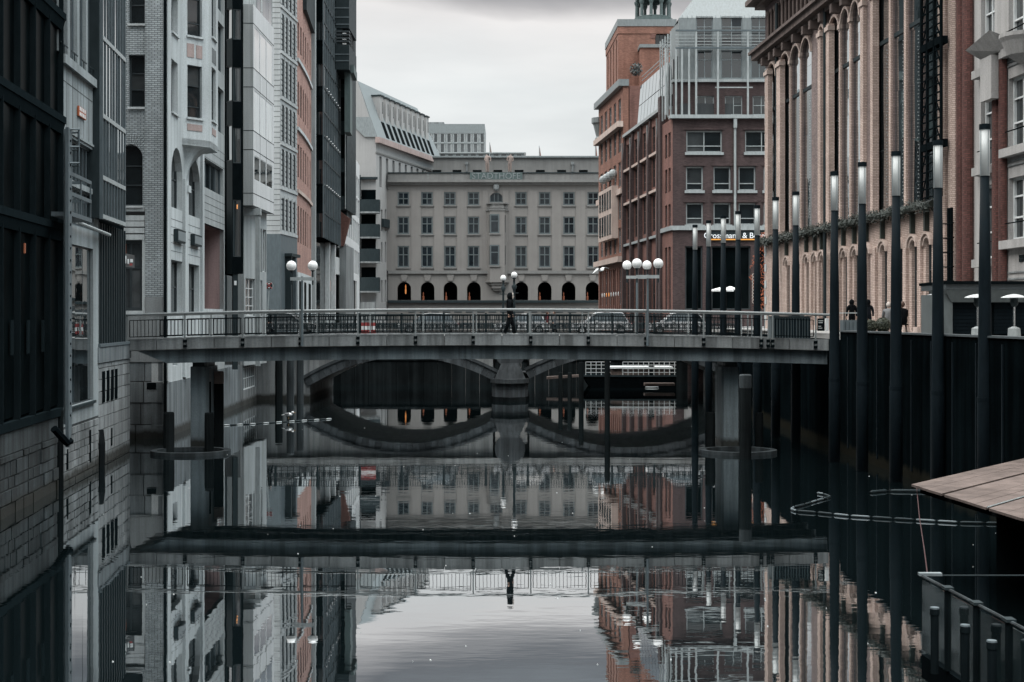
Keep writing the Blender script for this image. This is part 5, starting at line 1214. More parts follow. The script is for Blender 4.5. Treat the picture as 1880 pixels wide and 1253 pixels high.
# ------------------------------------------------------------------ arched brick department building on the right
RF = Fac((17.15, 96.3), (19.08, 62.7))
def ru(x): return RF.u(x)
Rb = thing('arched_brick_arcade', 'long cream brick facade of slender piers and tall arched windows on the right', 'building', tuple(RF.P(0, 0)))
zst, zg, zsp, ztr, zco = 4.9, 10.75, 22.5, 19.5, 23.0
bayx = [(1411, 1426), (1434, 1452), (1454, 1471), (1473, 1490), (1505, 1516), (1524, 1543), (1546, 1562), (1565, 1580), (1586, 1598), (1607, 1634), (1640, 1662), (1668, 1690)]
niche = {4, 8}
u1 = RF.len
uops = []
for k, (a, b) in enumerate(bayx):
    o = op(ru(a), ru(b), zg+.2, zsp, .55); w_ = o['u1']-o['u0']; o['arch'] = min(1.0, w_*.62); uops.append(o)
lat = op(ru(1692), ru(1729), zg+.2, zsp+.2, .8)
mb = MB(); wall(mb, RF, 0, u1, zg, zco, [o for i, o in enumerate(uops)]+[lat], .12, .7); mb.build('upper_wall', 'shaded_cream_brick', Rb)  # shaded tone painted behind the bright cream shafts
for i, o in enumerate(uops):
    if i in niche:
        MB().fbox(RF, o['u0']-.02, o['u1']+.02, o['z0']-.05, o['z1']+.05, -.6, -.11).build('niche_back', 'shaded_cream_brick', Rb); continue
    nr = 5
    w = window(Rb, RF, o, 1, nr, .05, .12, 'dark_frame', 'bright_glass', True, fd=.015, rowpos=(0, .27, .50, .72, .86, 1), tilt=.01, name='tall_window')
    MB().fbox(RF, o['u0']-.05, o['u1']+.05, ztr-.1, ztr+.1, -.12, -.04).build('transom', 'dark_steel', w)
    # string of fairy lights hanging down the glass
    m = MB(); uu = o['u0']+(o['u1']-o['u0'])*.72; zz = zg+.6
    while zz < ztr-.4:
        m.ball(RF.P(uu+random.uniform(-.08, .08), zz, -.06), .03, 5, 4); zz += .17
    m.build('light_string', 'light_steel', w)
def shaft(u, w, d, mat='cream_brick'):
    s = MB().fbox(RF, u-w/2, u+w/2, zg+.1, zsp-.9, .002, d).build('pier_shaft', mat, Rb)
    m = MB().fbox(RF, u-w/2-.08, u+w/2+.08, zsp-.9, zsp-.65, .002, d+.08)
    m.build('capital', 'sandstone', s)
    return s
for i, (a, b) in enumerate(bayx[:-1]):
    b2 = bayx[i+1][0]; ua, ub2 = ru(b), ru(b2); c, wd = (ua+ub2)/2, abs(ub2-ua)
    if i not in (0, 3, 4, 7, 8): shaft(c, min(.3, wd*.8), .10)
RW = RF.off(.34)
for (a, b) in ((1404, 1409.5), (1425, 1432), (1501, 1506), (1516, 1521.5), (1579, 1584.5), (1597.5, 1602)):
    ua, ub2 = RW.u(a), RW.u(b); s_ = MB().fbox(RW, ua, ub2, zg+.1, zsp-.3, -.33, 0).build('pier_shaft', 'cream_brick', Rb)
    MB().fbox(RW, ua-.08, ub2+.08, zsp-.7, zsp-.45, -.33, .08).build('capital', 'sandstone', s_)
for (a, b) in ((1506, 1516), (1584.5, 1597.5)):
    ua, ub2 = RW.u(a), RW.u(b); MB().fbox(RW, ua, ub2, zg+.1, zsp-.3, -.33, -.2).build('pier_web', 'shaded_cream_brick', Rb)
for x in (1433.5, 1523.0): MB().tube([RF.P(ru(x)+.1, 5.2, .3), RF.P(ru(x)+.1, 26, .3)], .1, 7).build('drain_pipe', 'dark_steel', Rb)
# hood mouldings over the arches
for o in uops+[lat]:
    uc, r0 = (o['u0']+o['u1'])/2, (o['u1']-o['u0'])/2; zz = o['z1']-o['arch']; m = MB(); n = 10
    for k in range(n):
        a0, a1 = math.pi*k/n, math.pi*(k+1)/n
        m.ext(RF, [(uc+(r0+e)*math.cos(a), zz+(o['arch']+e)*math.sin(a)) for e, a in ((.02, a0), (.16, a0), (.16, a1), (.02, a1))], .0, .14)
    m.build('arch_moulding', 'sandstone', Rb)
# cornice, loggia storey and eaves
MB().fbox(RF, -.8, u1+.2, zco, zco+.22, -.7, .35).fbox(RF, -1.0, u1+.2, zco+.22, zco+.6, -.7, .75).fbox(RF, -1.1, u1+.2, zco+.6, zco+.78, -.7, .95).build('cornice', 'dark_sandstone', Rb)
for x in (1414, 1428, 1437, 1452.5, 1471.5, 1490.5, 1504, 1522, 1544, 1563, 1582, 1600, 1637, 1665, 1690): MB().fbox(RF, ru(x)-.2, ru(x)+.2, zco-.5, zco-.01, .01, .6).build('bracket', 'dark_sandstone', Rb)
lo_ops = []
u = .5
while u < u1-1.0:
    lo_ops.append(op(u, u+.62, zco+1.0, zco+3.2, .28)); u += .95
mb = MB(); wall(mb, RF, 0, u1, zco+.79, zco+3.7, lo_ops, .5, .7); mb.build('loggia_wall', 'shaded_mauve_brick', Rb)
for o in lo_ops:
    window(Rb, RF, o, 1, 1, .06, .5, 'dark_frame', 'black_glass', False, name='loggia_window')
    MB().lathe(RF.P(o['u1']+.16, zco+.8, .1), [(.13, 0), (.1, .15), (.09, 1.9), (.15, 2.1), (.15, 2.3)], 8).build('colonnette', 'dark_sandstone', Rb)
MB().fbox(RF, -1.0, u1+.2, zco+3.7, zco+3.95, -.8, .5).fbox(RF, -1.3, u1+.2, zco+3.96, zco+4.3, -.8, 1.1).build('eaves', 'dark_sandstone', Rb)
mass(Rb, RF, 0, u1, 4.9, zco+4.2, 14, 'roof_dark', inset=.75)
for k in range(16): MB().fbox(RF, .02, .42, 5.5+k*1.1, 6.0+k*1.1, .003, .05).build('quoin', 'white_stone', Rb)
# garland and ground floor
gops_ = []
zga = 9.55
gx = [1447, 1465, 1483.5, 1499, 1512, 1534, 1552, 1572, 1594, 1624, 1652, 1679, 1705]
for x in gx:
    w_ = .78; gops_.append(op(ru(x)-w_/2, ru(x)+w_/2, zst+.15, zga-.25, .32))
mb = MB(); wall(mb, RF, 0, u1, zst-.3, zg, gops_, .22, .7); mb.build('ground_wall', 'cream_brick', Rb)
for i, o in enumerate(gops_):
    if i in (3, 4, 8): MB().fbox(RF, o['u0']-.02, o['u1']+.02, o['z0'], o['z1']+.05, -.6, -.2).build('niche_back', 'shaded_cream_brick', Rb)
    else: window(Rb, RF, o, 1, 3, .06, .22, 'dark_frame', 'window_glass', True, name='ground_window')
    uc = (o['u0']+o['u1'])/2; m = MB()
    for e, dd in ((.03, .12), (.20, .2)):
        for k in range(8):
            a0, a1 = math.pi*k/8, math.pi*(k+1)/8; r0 = .39
            m.ext(RF, [(uc+(r0+e+q)*math.cos(a), o['z1']-.32+(.32+e+q)*math.sin(a)) for q, a in ((0, a0), (.1, a0), (.1, a1), (0, a1))], .0, dd)
    m.build('hood_mould', 'sandstone', Rb)
    MB().fbox(RF, uc-.1, uc+.1, o['z1']+.32, zg-.05, .01, .22).build('drop', 'conifer_green', Rb)
xs_ = sorted(gx)
for i in range(len(xs_)-1):
    c = (ru(xs_[i])+ru(xs_[i+1]))/2
    MB().fbox(RF, c-.22, c+.22, zst, zga-.3, .003, .14).build('ground_pier', 'cream_brick', Rb)
    MB().fbox(RF, c-.3, c+.3, zst-.3, zst+.35, .004, .3).build('pier_foot', 'sandstone', Rb)
MB().fbox(RF, 0, u1, zg-.12, zg+.12, .003, .3).build('string_course', 'sandstone', Rb)
gar = thing('evergreen_garland', 'thick dark evergreen garland strung along the cream brick facade', 'garland', tuple(RF.P(u1/2, zg, .3)))
m = MB(); rnd = random.Random(11)
for k in range(6500):
    u = rnd.uniform(-.4, u1-.5); a = rnd.uniform(0, 2*math.pi); r_ = rnd.uniform(.05, .34)*(1+.25*math.sin(u*5.0)); c = RF.P(u, zg+.0+r_*math.sin(a)*.9+.08*math.sin(u*2.1), .38+r_*math.cos(a))
    d = Vector((rnd.uniform(-1, 1), rnd.uniform(-1, 1), rnd.uniform(-1, 1))).normalized()*.10; e = d.orthogonal().normalized()*.03; m.face(c-d, c+e, c+d, c-e)
m.build('needles', 'conifer_green', gar)
MB().tube([RF.P(-.3, zg, .38), RF.P(u1-.5, zg, .38)], .16, 8).build('core', 'conifer_green', gar)
# lattice mast against the facade
lm = thing('lattice_stair', 'black steel lattice mast climbing the cream brick facade', 'mast', tuple(RF.P(ru(1710), 11, .8)))
LT = RF.off(.7); la_, lb_ = LT.u(1692), LT.u(1728)
up = MB()
for uu in (la_, la_+(lb_-la_)*.3, la_+(lb_-la_)*.66, lb_): up.fbox(LT, uu-.07, uu+.07, 10.9, 27, -.05, .05)
up.build('upright', 'black_steel', lm)
z = 11.0; k = 0
while z < 26.5:
    MB().fbox(LT, lb_, la_, z-.025, z+.025, -.03, .03).build('rung', 'black_steel', lm)
    if k % 3 == 0:
        MB().tube([LT.P(la_, z, 0), LT.P(la_+(lb_-la_)*.3, z+1.1, 0)], .03, 5).build('brace', 'black_steel', lm)
        MB().tube([LT.P(lb_, z, 0), LT.P(la_+(lb_-la_)*.66, z+1.1, 0)], .03, 5).build('brace', 'black_steel', lm)
    if k % 12 == 6: MB().fbox(LT, lb_, la_, z-.16, z+.16, -.3, .05).build('platform', 'black_steel', lm)
    z += .37; k += 1
MB().fbox(RF, lat['u0'], lat['u1'], lat['z0'], lat['z1'], -.6, -.11).build('tall_window', 'bright_glass', Rb)
lm2 = thing('ladder_bracket', 'short black ladder of pegs below the garland end', 'ladder', tuple(RF.P(ru(1742), 5, .4)))
LT2 = RF.off(.35); uu = LT2.u(1742)
MB().fbox(LT2, uu-.09, uu+.09, 5.0, 10.4, -.05, .05).fbox(LT2, uu+.3, uu+.38, 5.0, 10.4, -.05, .05).build('upright', 'black_steel', lm2)
for k in range(7): MB().tube([LT2.P(uu, 6+.62*k, .05), LT2.P(uu, 6+.62*k, .45)], .03, 5).fbox(LT2, uu-.35, uu+.55, 5.98+.62*k, 6.03+.62*k, -.03, .03).build('peg', 'black_steel', lm2)
# ------------------------------------------------------------------ dark red piers and cream stucco house, far right
SF = Fac((19.08, 62.6), (20.6, 36.0)); S_FAR = 80
S = thing('stucco_house', 'cream stucco house with dark red brick piers at the right edge', 'building', tuple(SF.P(8, 0)))
def su(x): return SF.u(x)
def sz_(x, y): return SF.z(x, y)
sw = []
for (a, b) in ((1801, 1826), (1852, 1925)):
    xm = (a+b)/2 if b < 1900 else 1866
    for (y0, y1) in (((475, 340), (305, 165), (125, -20)) if b < 1900 else ((440, 325), (270, 140), (85, -60))): sw.append(op(su(a), su(b), sz_(xm, y0), sz_(xm, y1)))
S_end = 18.0
mb = MB(); wall(mb, SF, su(1789), S_FAR, 5.0, 27, sw, .3, .6); mb.build('wall', 'stucco_cream', S)
MB().fbox(SF, .0, su(1789), 5.0, 27, -.6, .0).build('joint_wall', 'shaded_cream_brick', S)
for o in sw:
    w = window(S, SF, o, 2 if o['u1']-o['u0'] < 2.5 else 4, 3, .1, .3, 'white_frame', 'window_glass', True, rowpos=(0, .35, .72, 1), fd=.12)
    MB().fbox(SF, o['u0']-.15, o['u1']+.15, o['z0']-.35, o['z0']-.02, .003, .35).build('sill', 'stucco_cream', w)
    MB().tube([SF.P(o['u0'], o['z0']+.65, .15), SF.P(o['u1'], o['z0']+.65, .15)], .025, 6).build('guard_bar', 'black_steel', w)
    MB().fbox(SF, o['u0'], o['u1'], o['z1']+.45, o['z1']+.5, .003, .06).fbox(SF, o['u0'], o['u1'], o['z1']+.62, o['z1']+.67, .003, .06).build('groove', 'mid_grey_stone', S)
for (a, b, mt) in ((1731, 1742, 'cream_brick'), (1749.5, 1760, 'cream_brick'), (1764, 1774, 'dark_red_brick'), (1776, 1788, 'dark_red_brick'), (1829, 1839, 'dark_red_brick'), (1841, 1851, 'dark_red_brick')):
    f = SF if a > 1735 else RF
    z1 = 27 if a < 1800 else sz_(1840, 95)
    m = MB(); n = 8; uc = (f.u(a)+f.u(b))/2; r_ = abs(f.u(b)-f.u(a))/2
    pts = [(f.P(uc+r_*math.cos(math.pi*k/n), 0, .05+r_*.8*math.sin(math.pi*k/n))).xy for k in range(n+1)]
    m.prism(pts, 5.0, z1).build('round_pier', mt, S)
MB().hexa([SF.P(su(1818), sz_(1830, 105), .0), SF.P(su(1852), sz_(1830, 105), .0), SF.P(su(1852), sz_(1830, 105), .4), SF.P(su(1818), sz_(1830, 105), .4), SF.P(su(1812), sz_(1830, 85), .0), SF.P(su(1858), sz_(1830, 85), 0), SF.P(su(1858), sz_(1830, 70), .9), SF.P(su(1812), sz_(1830, 85), .9)]).build('bracket_stone', 'stucco_cream', S)
MB().fbox(SF, su(1824), su(1845), sz_(1834, 185), sz_(1834, 106), .2, .55).build('bracket_tail', 'stucco_cream', S)
MB().lathe(SF.P(su(1884), sz_(1875, 120), .1), [(.2, 0), (.6, .3), (.8, .8), (.9, .95), (.9, 1.1)], 16).build('bow_balcony', 'stucco_cream', S)
text_mesh('lettering', 'BRA', .42, SF, su(1880), sz_(1872, 476), .03, 'dark_steel', S, .02)
for y in (500, 512): MB().fbox(SF, su(1852), S_end, sz_(1866, y)-.03, sz_(1866, y)+.03, .003, .05).build('groove', 'mid_grey_stone', S)
mass(S, SF, 0, S_FAR, 4.9, 27, 12, 'stucco_cream')
# ================================================================== quay on the right
QF = Fac((14.22, 22.0), (13.8, 61.0))
rq = thing('quay_wall', 'near black quay wall along the right side behind the lamp posts', 'quay wall', (14.0, 50, 0))
QW = [Vector((14.22, 10)), Vector((14.2, 40)), Vector((13.85, 60.0)), Vector((14.3, 98))]
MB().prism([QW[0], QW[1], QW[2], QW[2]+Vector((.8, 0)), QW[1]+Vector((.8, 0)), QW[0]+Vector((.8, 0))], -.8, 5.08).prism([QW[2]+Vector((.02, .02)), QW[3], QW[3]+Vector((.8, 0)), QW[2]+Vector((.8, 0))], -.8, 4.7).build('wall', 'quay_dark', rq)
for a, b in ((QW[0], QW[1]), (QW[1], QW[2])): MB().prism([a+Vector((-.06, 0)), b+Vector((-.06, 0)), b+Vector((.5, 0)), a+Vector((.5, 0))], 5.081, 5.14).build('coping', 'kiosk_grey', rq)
f = Fac(QW[1], QW[2])
for k in range(9): MB().fbox(f, 1+2.2*k, 1.08+2.2*k, .3, 4.9, .002, .05).build('rib', 'lamp_post_paint', rq)
f = Fac(QW[0], QW[1])
for k in range(8): MB().fbox(f, 12+2.2*k, 12.08+2.2*k, .3, 4.9, .002, .05).build('rib', 'lamp_post_paint', rq)
tag(MB().prism([(14.65, 10), (14.6, 98), (19.8, 98), (21.5, 10)], 4.9, 4.96).build('pavement', 'paving'), kind='structure')
# ================================================================== stone arch bridge
YS0, YS1 = 98.0, 111.0
sb = thing('stone_bridge', 'old two arch stone bridge with ornate iron railing behind the footbridge', 'bridge', (0, YS0, 0))
S0 = 2611/98.0
archs = [((745-940)/S0, 2.97, .0445, (565-940)/S0, (905-940)/S0), ((1157-940)/S0, 3.26, .0368, (972-940)/S0, (1345-940)/S0)]
SBF = Fac((-22, YS0), (22, YS0))
def ub_(X): return X+22
for (c, zc, k_, xa, xb) in archs:
    n = 20; m = MB(); xs = [xa+(xb-xa)*i/n for i in range(n+1)]
    for x0, x1 in zip(xs, xs[1:]):
        z0, z1 = zc-k_*(x0-c)**2, zc-k_*(x1-c)**2
        m.face((x0, YS0+.2, z0), (x1, YS0+.2, z1), (x1, YS1, z1), (x0, YS1, z0))                      # vault
        m.face((x0, YS0+.2, z0+.62), (x1, YS0+.2, z1+.62), (x1, YS0+.2, 4.4), (x0, YS0+.2, 4.4))      # spandrel
        m.face((x0, YS1, z0), (x1, YS1, z1), (x1, YS1, 4.4), (x0, YS1, 4.4))
    m.build('vault', 'spandrel_stone', sb)
    nv = 30
    for i in range(nv):
        x0, x1 = xa+(xb-xa)*i/nv, xa+(xb-xa)*(i+1)/nv-.015
        z0, z1 = zc-k_*(x0-c)**2, zc-k_*(x1-c)**2; d = random.uniform(0, .05); t0, t1 = -2*k_*(x0-c)*.0, 0
        nx0, nx1 = k_*2*(x0-c), k_*2*(x1-c); h_ = .60
        def off(x, z, nx): l = math.hypot(nx, 1); return (x+h_*nx/l, z+h_/l)
        a, b = off(x0, z0, nx0), off(x1, z1, nx1)
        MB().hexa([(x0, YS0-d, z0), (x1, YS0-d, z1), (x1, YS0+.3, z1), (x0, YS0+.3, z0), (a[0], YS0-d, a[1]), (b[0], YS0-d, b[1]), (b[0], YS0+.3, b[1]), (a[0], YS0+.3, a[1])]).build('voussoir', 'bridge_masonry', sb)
    m = MB(); pr = None
    for i in range(n+1):
        x = xs[i]; z = zc-k_*(x-c)**2; nx = k_*2*(x-c); l = math.hypot(nx, 1); q0 = (x+.6*nx/l, z+.6/l); q1 = (x+.8*nx/l, z+.8/l)
        if pr: m.hexa([(pr[0][0], YS0-.14, pr[0][1]), (q0[0], YS0-.14, q0[1]), (q0[0], YS0+.2, q0[1]), (pr[0][0], YS0+.2, pr[0][1]), (pr[1][0], YS0-.14, pr[1][1]), (q1[0], YS0-.14, q1[1]), (q1[0], YS0+.2, q1[1]), (pr[1][0], YS0+.2, pr[1][1])])
        pr = (q0, q1)
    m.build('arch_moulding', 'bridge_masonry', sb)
# pier
px0, px1 = (903-940)/S0, (970-940)/S0
pts = [(px0, YS0+.3), (px0+.25, YS0-.7), ((px0+px1)/2, YS0-1.5), (px1-.25, YS0-.7), (px1, YS0+.3), (px1, YS1), (px0, YS1)]
for i, (z0, z1, s_) in enumerate(((-.6, .25, 1.06), (.26, .75, 1.0), (.76, 1.2, 1.0), (1.21, 1.5, 1.08))):
    cxm = (px0+px1)/2; MB().prism([(cxm+(p[0]-cxm)*s_, YS0+3+(p[1]-YS0-3)*s_) for p in pts], z0, z1).build('pier_course', 'bridge_masonry' if i else 'dark_timber', sb)
cxm = (px0+px1)/2
MB().hexa([(px0+.2, YS0-.9, 1.5), (px1-.2, YS0-.9, 1.5), (px1-.2, YS0+.5, 1.5), (px0+.2, YS0+.5, 1.5), (px0+.65, YS0-.5, 2.55), (px1-.65, YS0-.5, 2.55), (px1-.65, YS0+.5, 2.55), (px0+.65, YS0+.5, 2.55)]).build('pier_cap', 'bridge_masonry', sb)
MB().tube([(cxm, YS0+.1, 3.3), (cxm, YS0-.45, 3.3)], 1.05, 20).build('medallion', 'bridge_masonry', sb)
MB().box(-20.5, 15.2, YS0-.25, YS1, 4.0, 4.38).build('deck_band', 'spandrel_stone', sb)
MB().box(-20.5, 15.2, YS0+.2, YS1, 4.381, 4.5).build('roadway', 'asphalt', sb)
MB().box(-21, (568-940)/S0, YS0+.1, YS1, -.6, 4.0).build('abutment', 'quay_stone_grey', sb)
MB().box((1338-940)/S0, 16, YS0+.1, YS1, -.6, 4.0).build('abutment', 'quay_stone_rust', sb)
# ornate iron railings on both edges: one panel object per bay
def rail_panel(x0, x1, Y, z0, z1):
    m = MB(); t = .03
    for z in (z0, z0+.12, z1-.38, z1): m.box(x0, x1, Y-t, Y+t, z-.03, z+.03)
    n = max(2, int((x1-x0)/.17)); st = (x1-x0)/n
    for i in range(n): xx = x0+st*(i+.5); m.box(xx-.022, xx+.022, Y-.02, Y+.02, z1-.36, z1)
    n2 = max(1, round((x1-x0)/.42)); st = (x1-x0)/n2; zm = (z0+.12+z1-.38)/2; r = min(st, (z1-.38-z0-.12))/2*.92
    for i in range(n2):
        cx_ = x0+st*(i+.5)
        for rr in (r, r*.55):
            for k in range(10):
                a0, a1 = 2*math.pi*k/10, 2*math.pi*(k+1)/10
                p, q = Vector((cx_+rr*math.cos(a0), Y, zm+rr*math.sin(a0))), Vector((cx_+rr*math.cos(a1), Y, zm+rr*math.sin(a1))); m.tube([p, q], .03, 4, False)
        for k in range(4):
            a = math.pi/4+math.pi/2*k; m.tube([(cx_+r*.5*math.cos(a), Y, zm+r*.5*math.sin(a)), (cx_+r*1.35*math.cos(a), Y, zm+r*1.35*math.sin(a))], .028, 4, False)
        m.box(x0+st*i-.02, x0+st*i+.02, Y-.025, Y+.025, z0, z1-.38)
    return m
bay = 2.9; x = -19.2
proto = None
while x < 14.4:
    for Y in (YS0+.0, YS1-.2):
        if Y == YS0: 
            if proto is None: proto = rail_panel(x, x+bay, Y, 4.55, 5.9).build('railing_panel', 'dark_steel', sb); px_ = x
            else:
                c = proto.copy(); COL.objects.link(c); c.parent = sb; c.location = (x-px_, 0, 0)
        else:
            c = proto.copy(); COL.objects.link(c); c.parent = sb; c.location = (x-px_, YS1-.2-YS0, 0)
    MB().box(x-.07, x+.07, YS0-.08, YS0+.08, 4.4, 6.0).build('railing_post', 'dark_steel', sb)
    x += bay
# lanterns on the stone bridge
def globe_post(x, ytop, Y, zb, label, rg=.2):
    c = px(x, ytop, Y); t = thing('globe_lantern', label, 'street lamp', (c.x, Y, zb), 'single globe lanterns on the stone bridge')
    MB().lathe((c.x, Y, zb), [(.16, 0), (.16, .5), (.1, .6), (.08, c.z-zb-1.1), (.1, c.z-zb-1.05), (.2, c.z-zb-.75), (.09, c.z-zb-.65), (.07, c.z-zb-.3), (.14, c.z-zb-.22), (.1, c.z-zb-.15)], 10).build('post', 'dark_steel', t, True)
    MB().tube([(c.x-.3, Y, c.z-1.25), (c.x+.3, Y, c.z-1.25)], .03, 6).build('ladder_bar', 'dark_steel', t)
    MB().ball((c.x, Y, c.z), rg, 16, 10).build('globe', 'lamp_globe', t, True)
    return t
globe_post(924, 511, 111.3, 4.5, 'globe lantern farther back left of the pedestrian', .235)
globe_post(944, 505.5, 98.6, 4.5, 'taller globe lantern right above the pedestrian', .22)
# dark lock wall beyond the arches
lk = thing('lock_wall', 'black timber lock wall closing the water beyond the left stone arch', 'wall', (-6, 123, 0))
for k in range(26): MB().box(-16+k*1.2, -14.83+k*1.2, 122.8+random.uniform(0, .08), 123.4, -.5, 2.0).build('plank', 'dark_timber', lk)
MB().box(-16, 15.2, 122.7, 123.3, 2.0, 2.2).build('beam', 'dark_timber', lk)

# ================================================================== footbridge
YF0, YF1 = 60.2, 65.3; SF_ = FPX/YF0
def fx(x): return (x-CX)/SF_
xl, xr = fx(232), fx(1522)
def deck(X):
    t = (X-fx(880))/fx(880+650); t = (X-fx(880))/(650/SF_)
    return 4.98-.23*t*t
fb = thing('footbridge', 'slender concrete footbridge with steel railing crossing the canal', 'bridge', (0, 62.5, 0))
pr = MB(); n = 26
xs = [xl+(xr-xl)*i/n for i in range(n+1)]
for x0, x1 in zip(xs, xs[1:]):
    z0, z1 = deck(x0), deck(x1)
    pr.hexa([(x0, YF0+.2, z0-.5), (x1, YF0+.2, z1-.5), (x1, YF1-.2, z1-.5), (x0, YF1-.2, z0-.5), (x0, YF0+.2, z0-.06), (x1, YF0+.2, z1-.06), (x1, YF1-.2, z1-.06), (x0, YF1-.2, z0-.06)])
pr.build('deck', 'paving', fb)
bxs = [fx(250)]+[fx(250)+(fx(1522)-fx(250))*i/24 for i in range(1, 25)]
for Y in (YF0+.35, YF0+2.6, YF1-.85):
    bm = MB()
    for i, (x0, x1) in enumerate(zip(bxs, bxs[1:])):
        lo0 = .02 if i == 0 else .58; z0, z1 = deck(x0)-.5, deck(x1)-.5
        bm.hexa([(x0 if i else fx(252), Y, z0-(.05 if i == 0 else .56)), (x1, Y, z1-.56), (x1, Y+.5, z1-.56), (x0 if i else fx(252), Y+.5, z0-(.05 if i == 0 else .56)), (x0, Y, z0), (x1, Y, z1), (x1, Y+.5, z1), (x0, Y+.5, z0)])
    bm.build('girder', 'pier_concrete', fb)
xp = [234.5+105.7*k for k in range(12)]
jn = [xl]+[fx(a+52.8) for a in xp]+[fx(1522)]
jn = sorted(jn)
for a, b in zip(jn, jn[1:]):
    if b-a < .1: continue
    for Y0, Y1 in ((YF0, YF0+.2), (YF1-.2, YF1)):
        m = MB(); k = 3
        for i in range(k):
            x0, x1 = a+.012+(b-a-.024)*i/k, a+.012+(b-a-.024)*(i+1)/k; z0, z1 = deck(x0), deck(x1)
            m.hexa([(x0, Y0, z0-.47), (x1, Y0, z1-.47), (x1, Y1, z1-.47), (x0, Y1, z0-.47), (x0, Y0, z0), (x1, Y0, z1), (x1, Y1, z1), (x0, Y1, z0)])
        m.build('fascia_panel', 'bridge_concrete', fb)
posts = [fx(a) for a in xp]+[fx(1410), fx(1418), fx(1497)]
for X in posts:
    for Y, yo in ((YF0, -.07), (YF1, .07)):
        z = deck(X)
        po = MB().box(X-.028, X+.028, Y+yo-.03, Y+yo+.03, z-.42, z+1.04).build('railing_post', 'rail_steel', fb)
        if Y == YF0:
            for dz in (-.13, -.34): MB().box(X-.07, X+.07, Y+yo-.05, Y-.001, z+dz-.06, z+dz+.06).build('clamp', 'black_steel', po)
for Y in (YF0-.07, YF1+.07):
    MB().tube([(x, Y, deck(x)+1.04) for x in xs], .055, 8).build('handrail', 'rail_steel', fb)
    for a, b in zip(sorted(posts), sorted(posts)[1:]):
        if b-a < .8: continue
        m = MB(); x0, x1 = a+.1, b-.1; z0, z1 = deck(x0), deck(x1)
        for hz in (.10, .80): m.hexa([(x0, Y-.02, z0+hz-.018), (x1, Y-.02, z1+hz-.018), (x1, Y+.02, z1+hz-.018), (x0, Y+.02, z0+hz-.018), (x0, Y-.02, z0+hz+.018), (x1, Y-.02, z1+hz+.018), (x1, Y+.02, z1+hz+.018), (x0, Y+.02, z0+hz+.018)])
        n_ = int((x1-x0)/.15)
        for i in range(n_+1):
            xx = x0+(x1-x0)*i/n_; zz = deck(xx); w = .016 if i in (0, n_) else .009; m.box(xx-w, xx+w, Y-.012, Y+.012, zz+.1, zz+.8)
        m.build('railing_panel', 'black_steel', fb)
# concrete columns with fender rings
def pier_col(xc, w, label):
    X = fx(xc); Y = 62.4; t = thing('bridge_pier', label, 'pier', (X, Y, 0), 'concrete piers of the footbridge')
    hw = w/SF_/2
    pts = [(X+hw*sx*1.0, Y+dy) for sx, dy in ((-1, -.5), (-.8, -.75), (.8, -.75), (1, -.5), (1, 1.4), (-1, 1.4))]
    MB().prism(pts, -.8, 3.55).build('shaft', 'pier_concrete', t)
    MB().prism([(X+(p[0]-X)*.8, Y+(p[1]-Y)*.9) for p in pts], 3.551, 3.75).prism([(X+(p[0]-X)*.35, Y+(p[1]-Y)*.5) for p in pts], 3.751, deck(X)-1.0).build('bearing', 'dark_steel', t)
    return t, X, Y
def ring(xc, yw, rx, label):
    c = pxz(xc, yw, .08); t = thing('fender_ring', label, 'fender ring', (c.x, c.y, 0), 'floating fender rings round the piers')
    m = MB(); n = 40; ry = rx*.9
    pr_ = None
    for k in range(n+1):
        a = 2*math.pi*k/n; o_, i_ = (c.x+rx*math.cos(a), c.y+ry*math.sin(a)), (c.x+(rx-.28)*math.cos(a), c.y+(ry-.28)*math.sin(a))
        if pr_: m.hexa([(*pr_[0], -.12), (*o_, -.12), (*i_, -.12), (*pr_[1], -.12), (*pr_[0], .14), (*o_, .14), (*i_, .14), (*pr_[1], .14)])
        pr_ = (o_, i_)
    m.build('float', 'weathered_timber', t); return t
pier_col(350, 34, 'concrete bridge pier standing in the water on the left side')
pier_col(1352, 34, 'concrete bridge pier standing in the water on the right side')
ring(350, 829, 1.66, 'floating ring fender round the left bridge pier')
ring(1355, 828, 1.62, 'floating ring fender round the right bridge pier')
def pile(x, ytop, ybase, w, label, mat='dark_timber', cap=None, group='timber mooring piles'):
    c = pxz(x, ybase, 0.0); r = w*c.y/FPX/2; zt = CH+(HY-ytop)/FPX*c.y
    t = thing('mooring_pile', label, 'pile', (c.x, c.y, 0), group)
    m = MB(); prof = [(r*1.0, -.8), (r, zt*.3), (r*1.03, zt*.6), (r*.98, zt-.05), (r*.85, zt)]; m.lathe((c.x, c.y, 0), prof, 10); m.build('shaft', mat, t)
    if cap: MB().lathe((c.x, c.y, zt), [(r*1.06, -.5), (r*1.06, .0), (r*.9, .05)], 10).build('cap', cap, t)
    return t
pile(310, 757, 829, 20, 'short black timber pile left of the left pier', group='short fender piles')
pile(384, 758, 829, 17, 'short black timber pile right of the left pier', group='short fender piles')
pile(378, 680, 822, 19, 'dark pile with grey cap just behind the left pier', cap='mid_grey_stone')
pile(400, 684, 818, 21, 'tall dark pile with pale worn cap right of the left pier', cap='statue_stone')
pile(1304, 757, 824, 18, 'short black timber pile left of the right pier', group='short fender piles')
pile(1394, 758, 822, 15, 'short black timber pile right of the right pier', group='short fender piles')
pile(1368.5, 690, 842, 22, 'dark weathered pile with paler worn cap before the right pier', 'dark_timber', 'weathered_timber')
pile(512, 661, 738, 14, 'dark pile under the footbridge left of the paired grey piles')
pile(533, 655, 745, 14, 'pale grey pile, left one of the pair beneath the twin globe lamp', 'weathered_timber', group='pale paired piles')
pile(551, 655, 742, 13, 'pale grey pile, right one of the pair beneath the twin globe lamp', 'weathered_timber', group='pale paired piles')
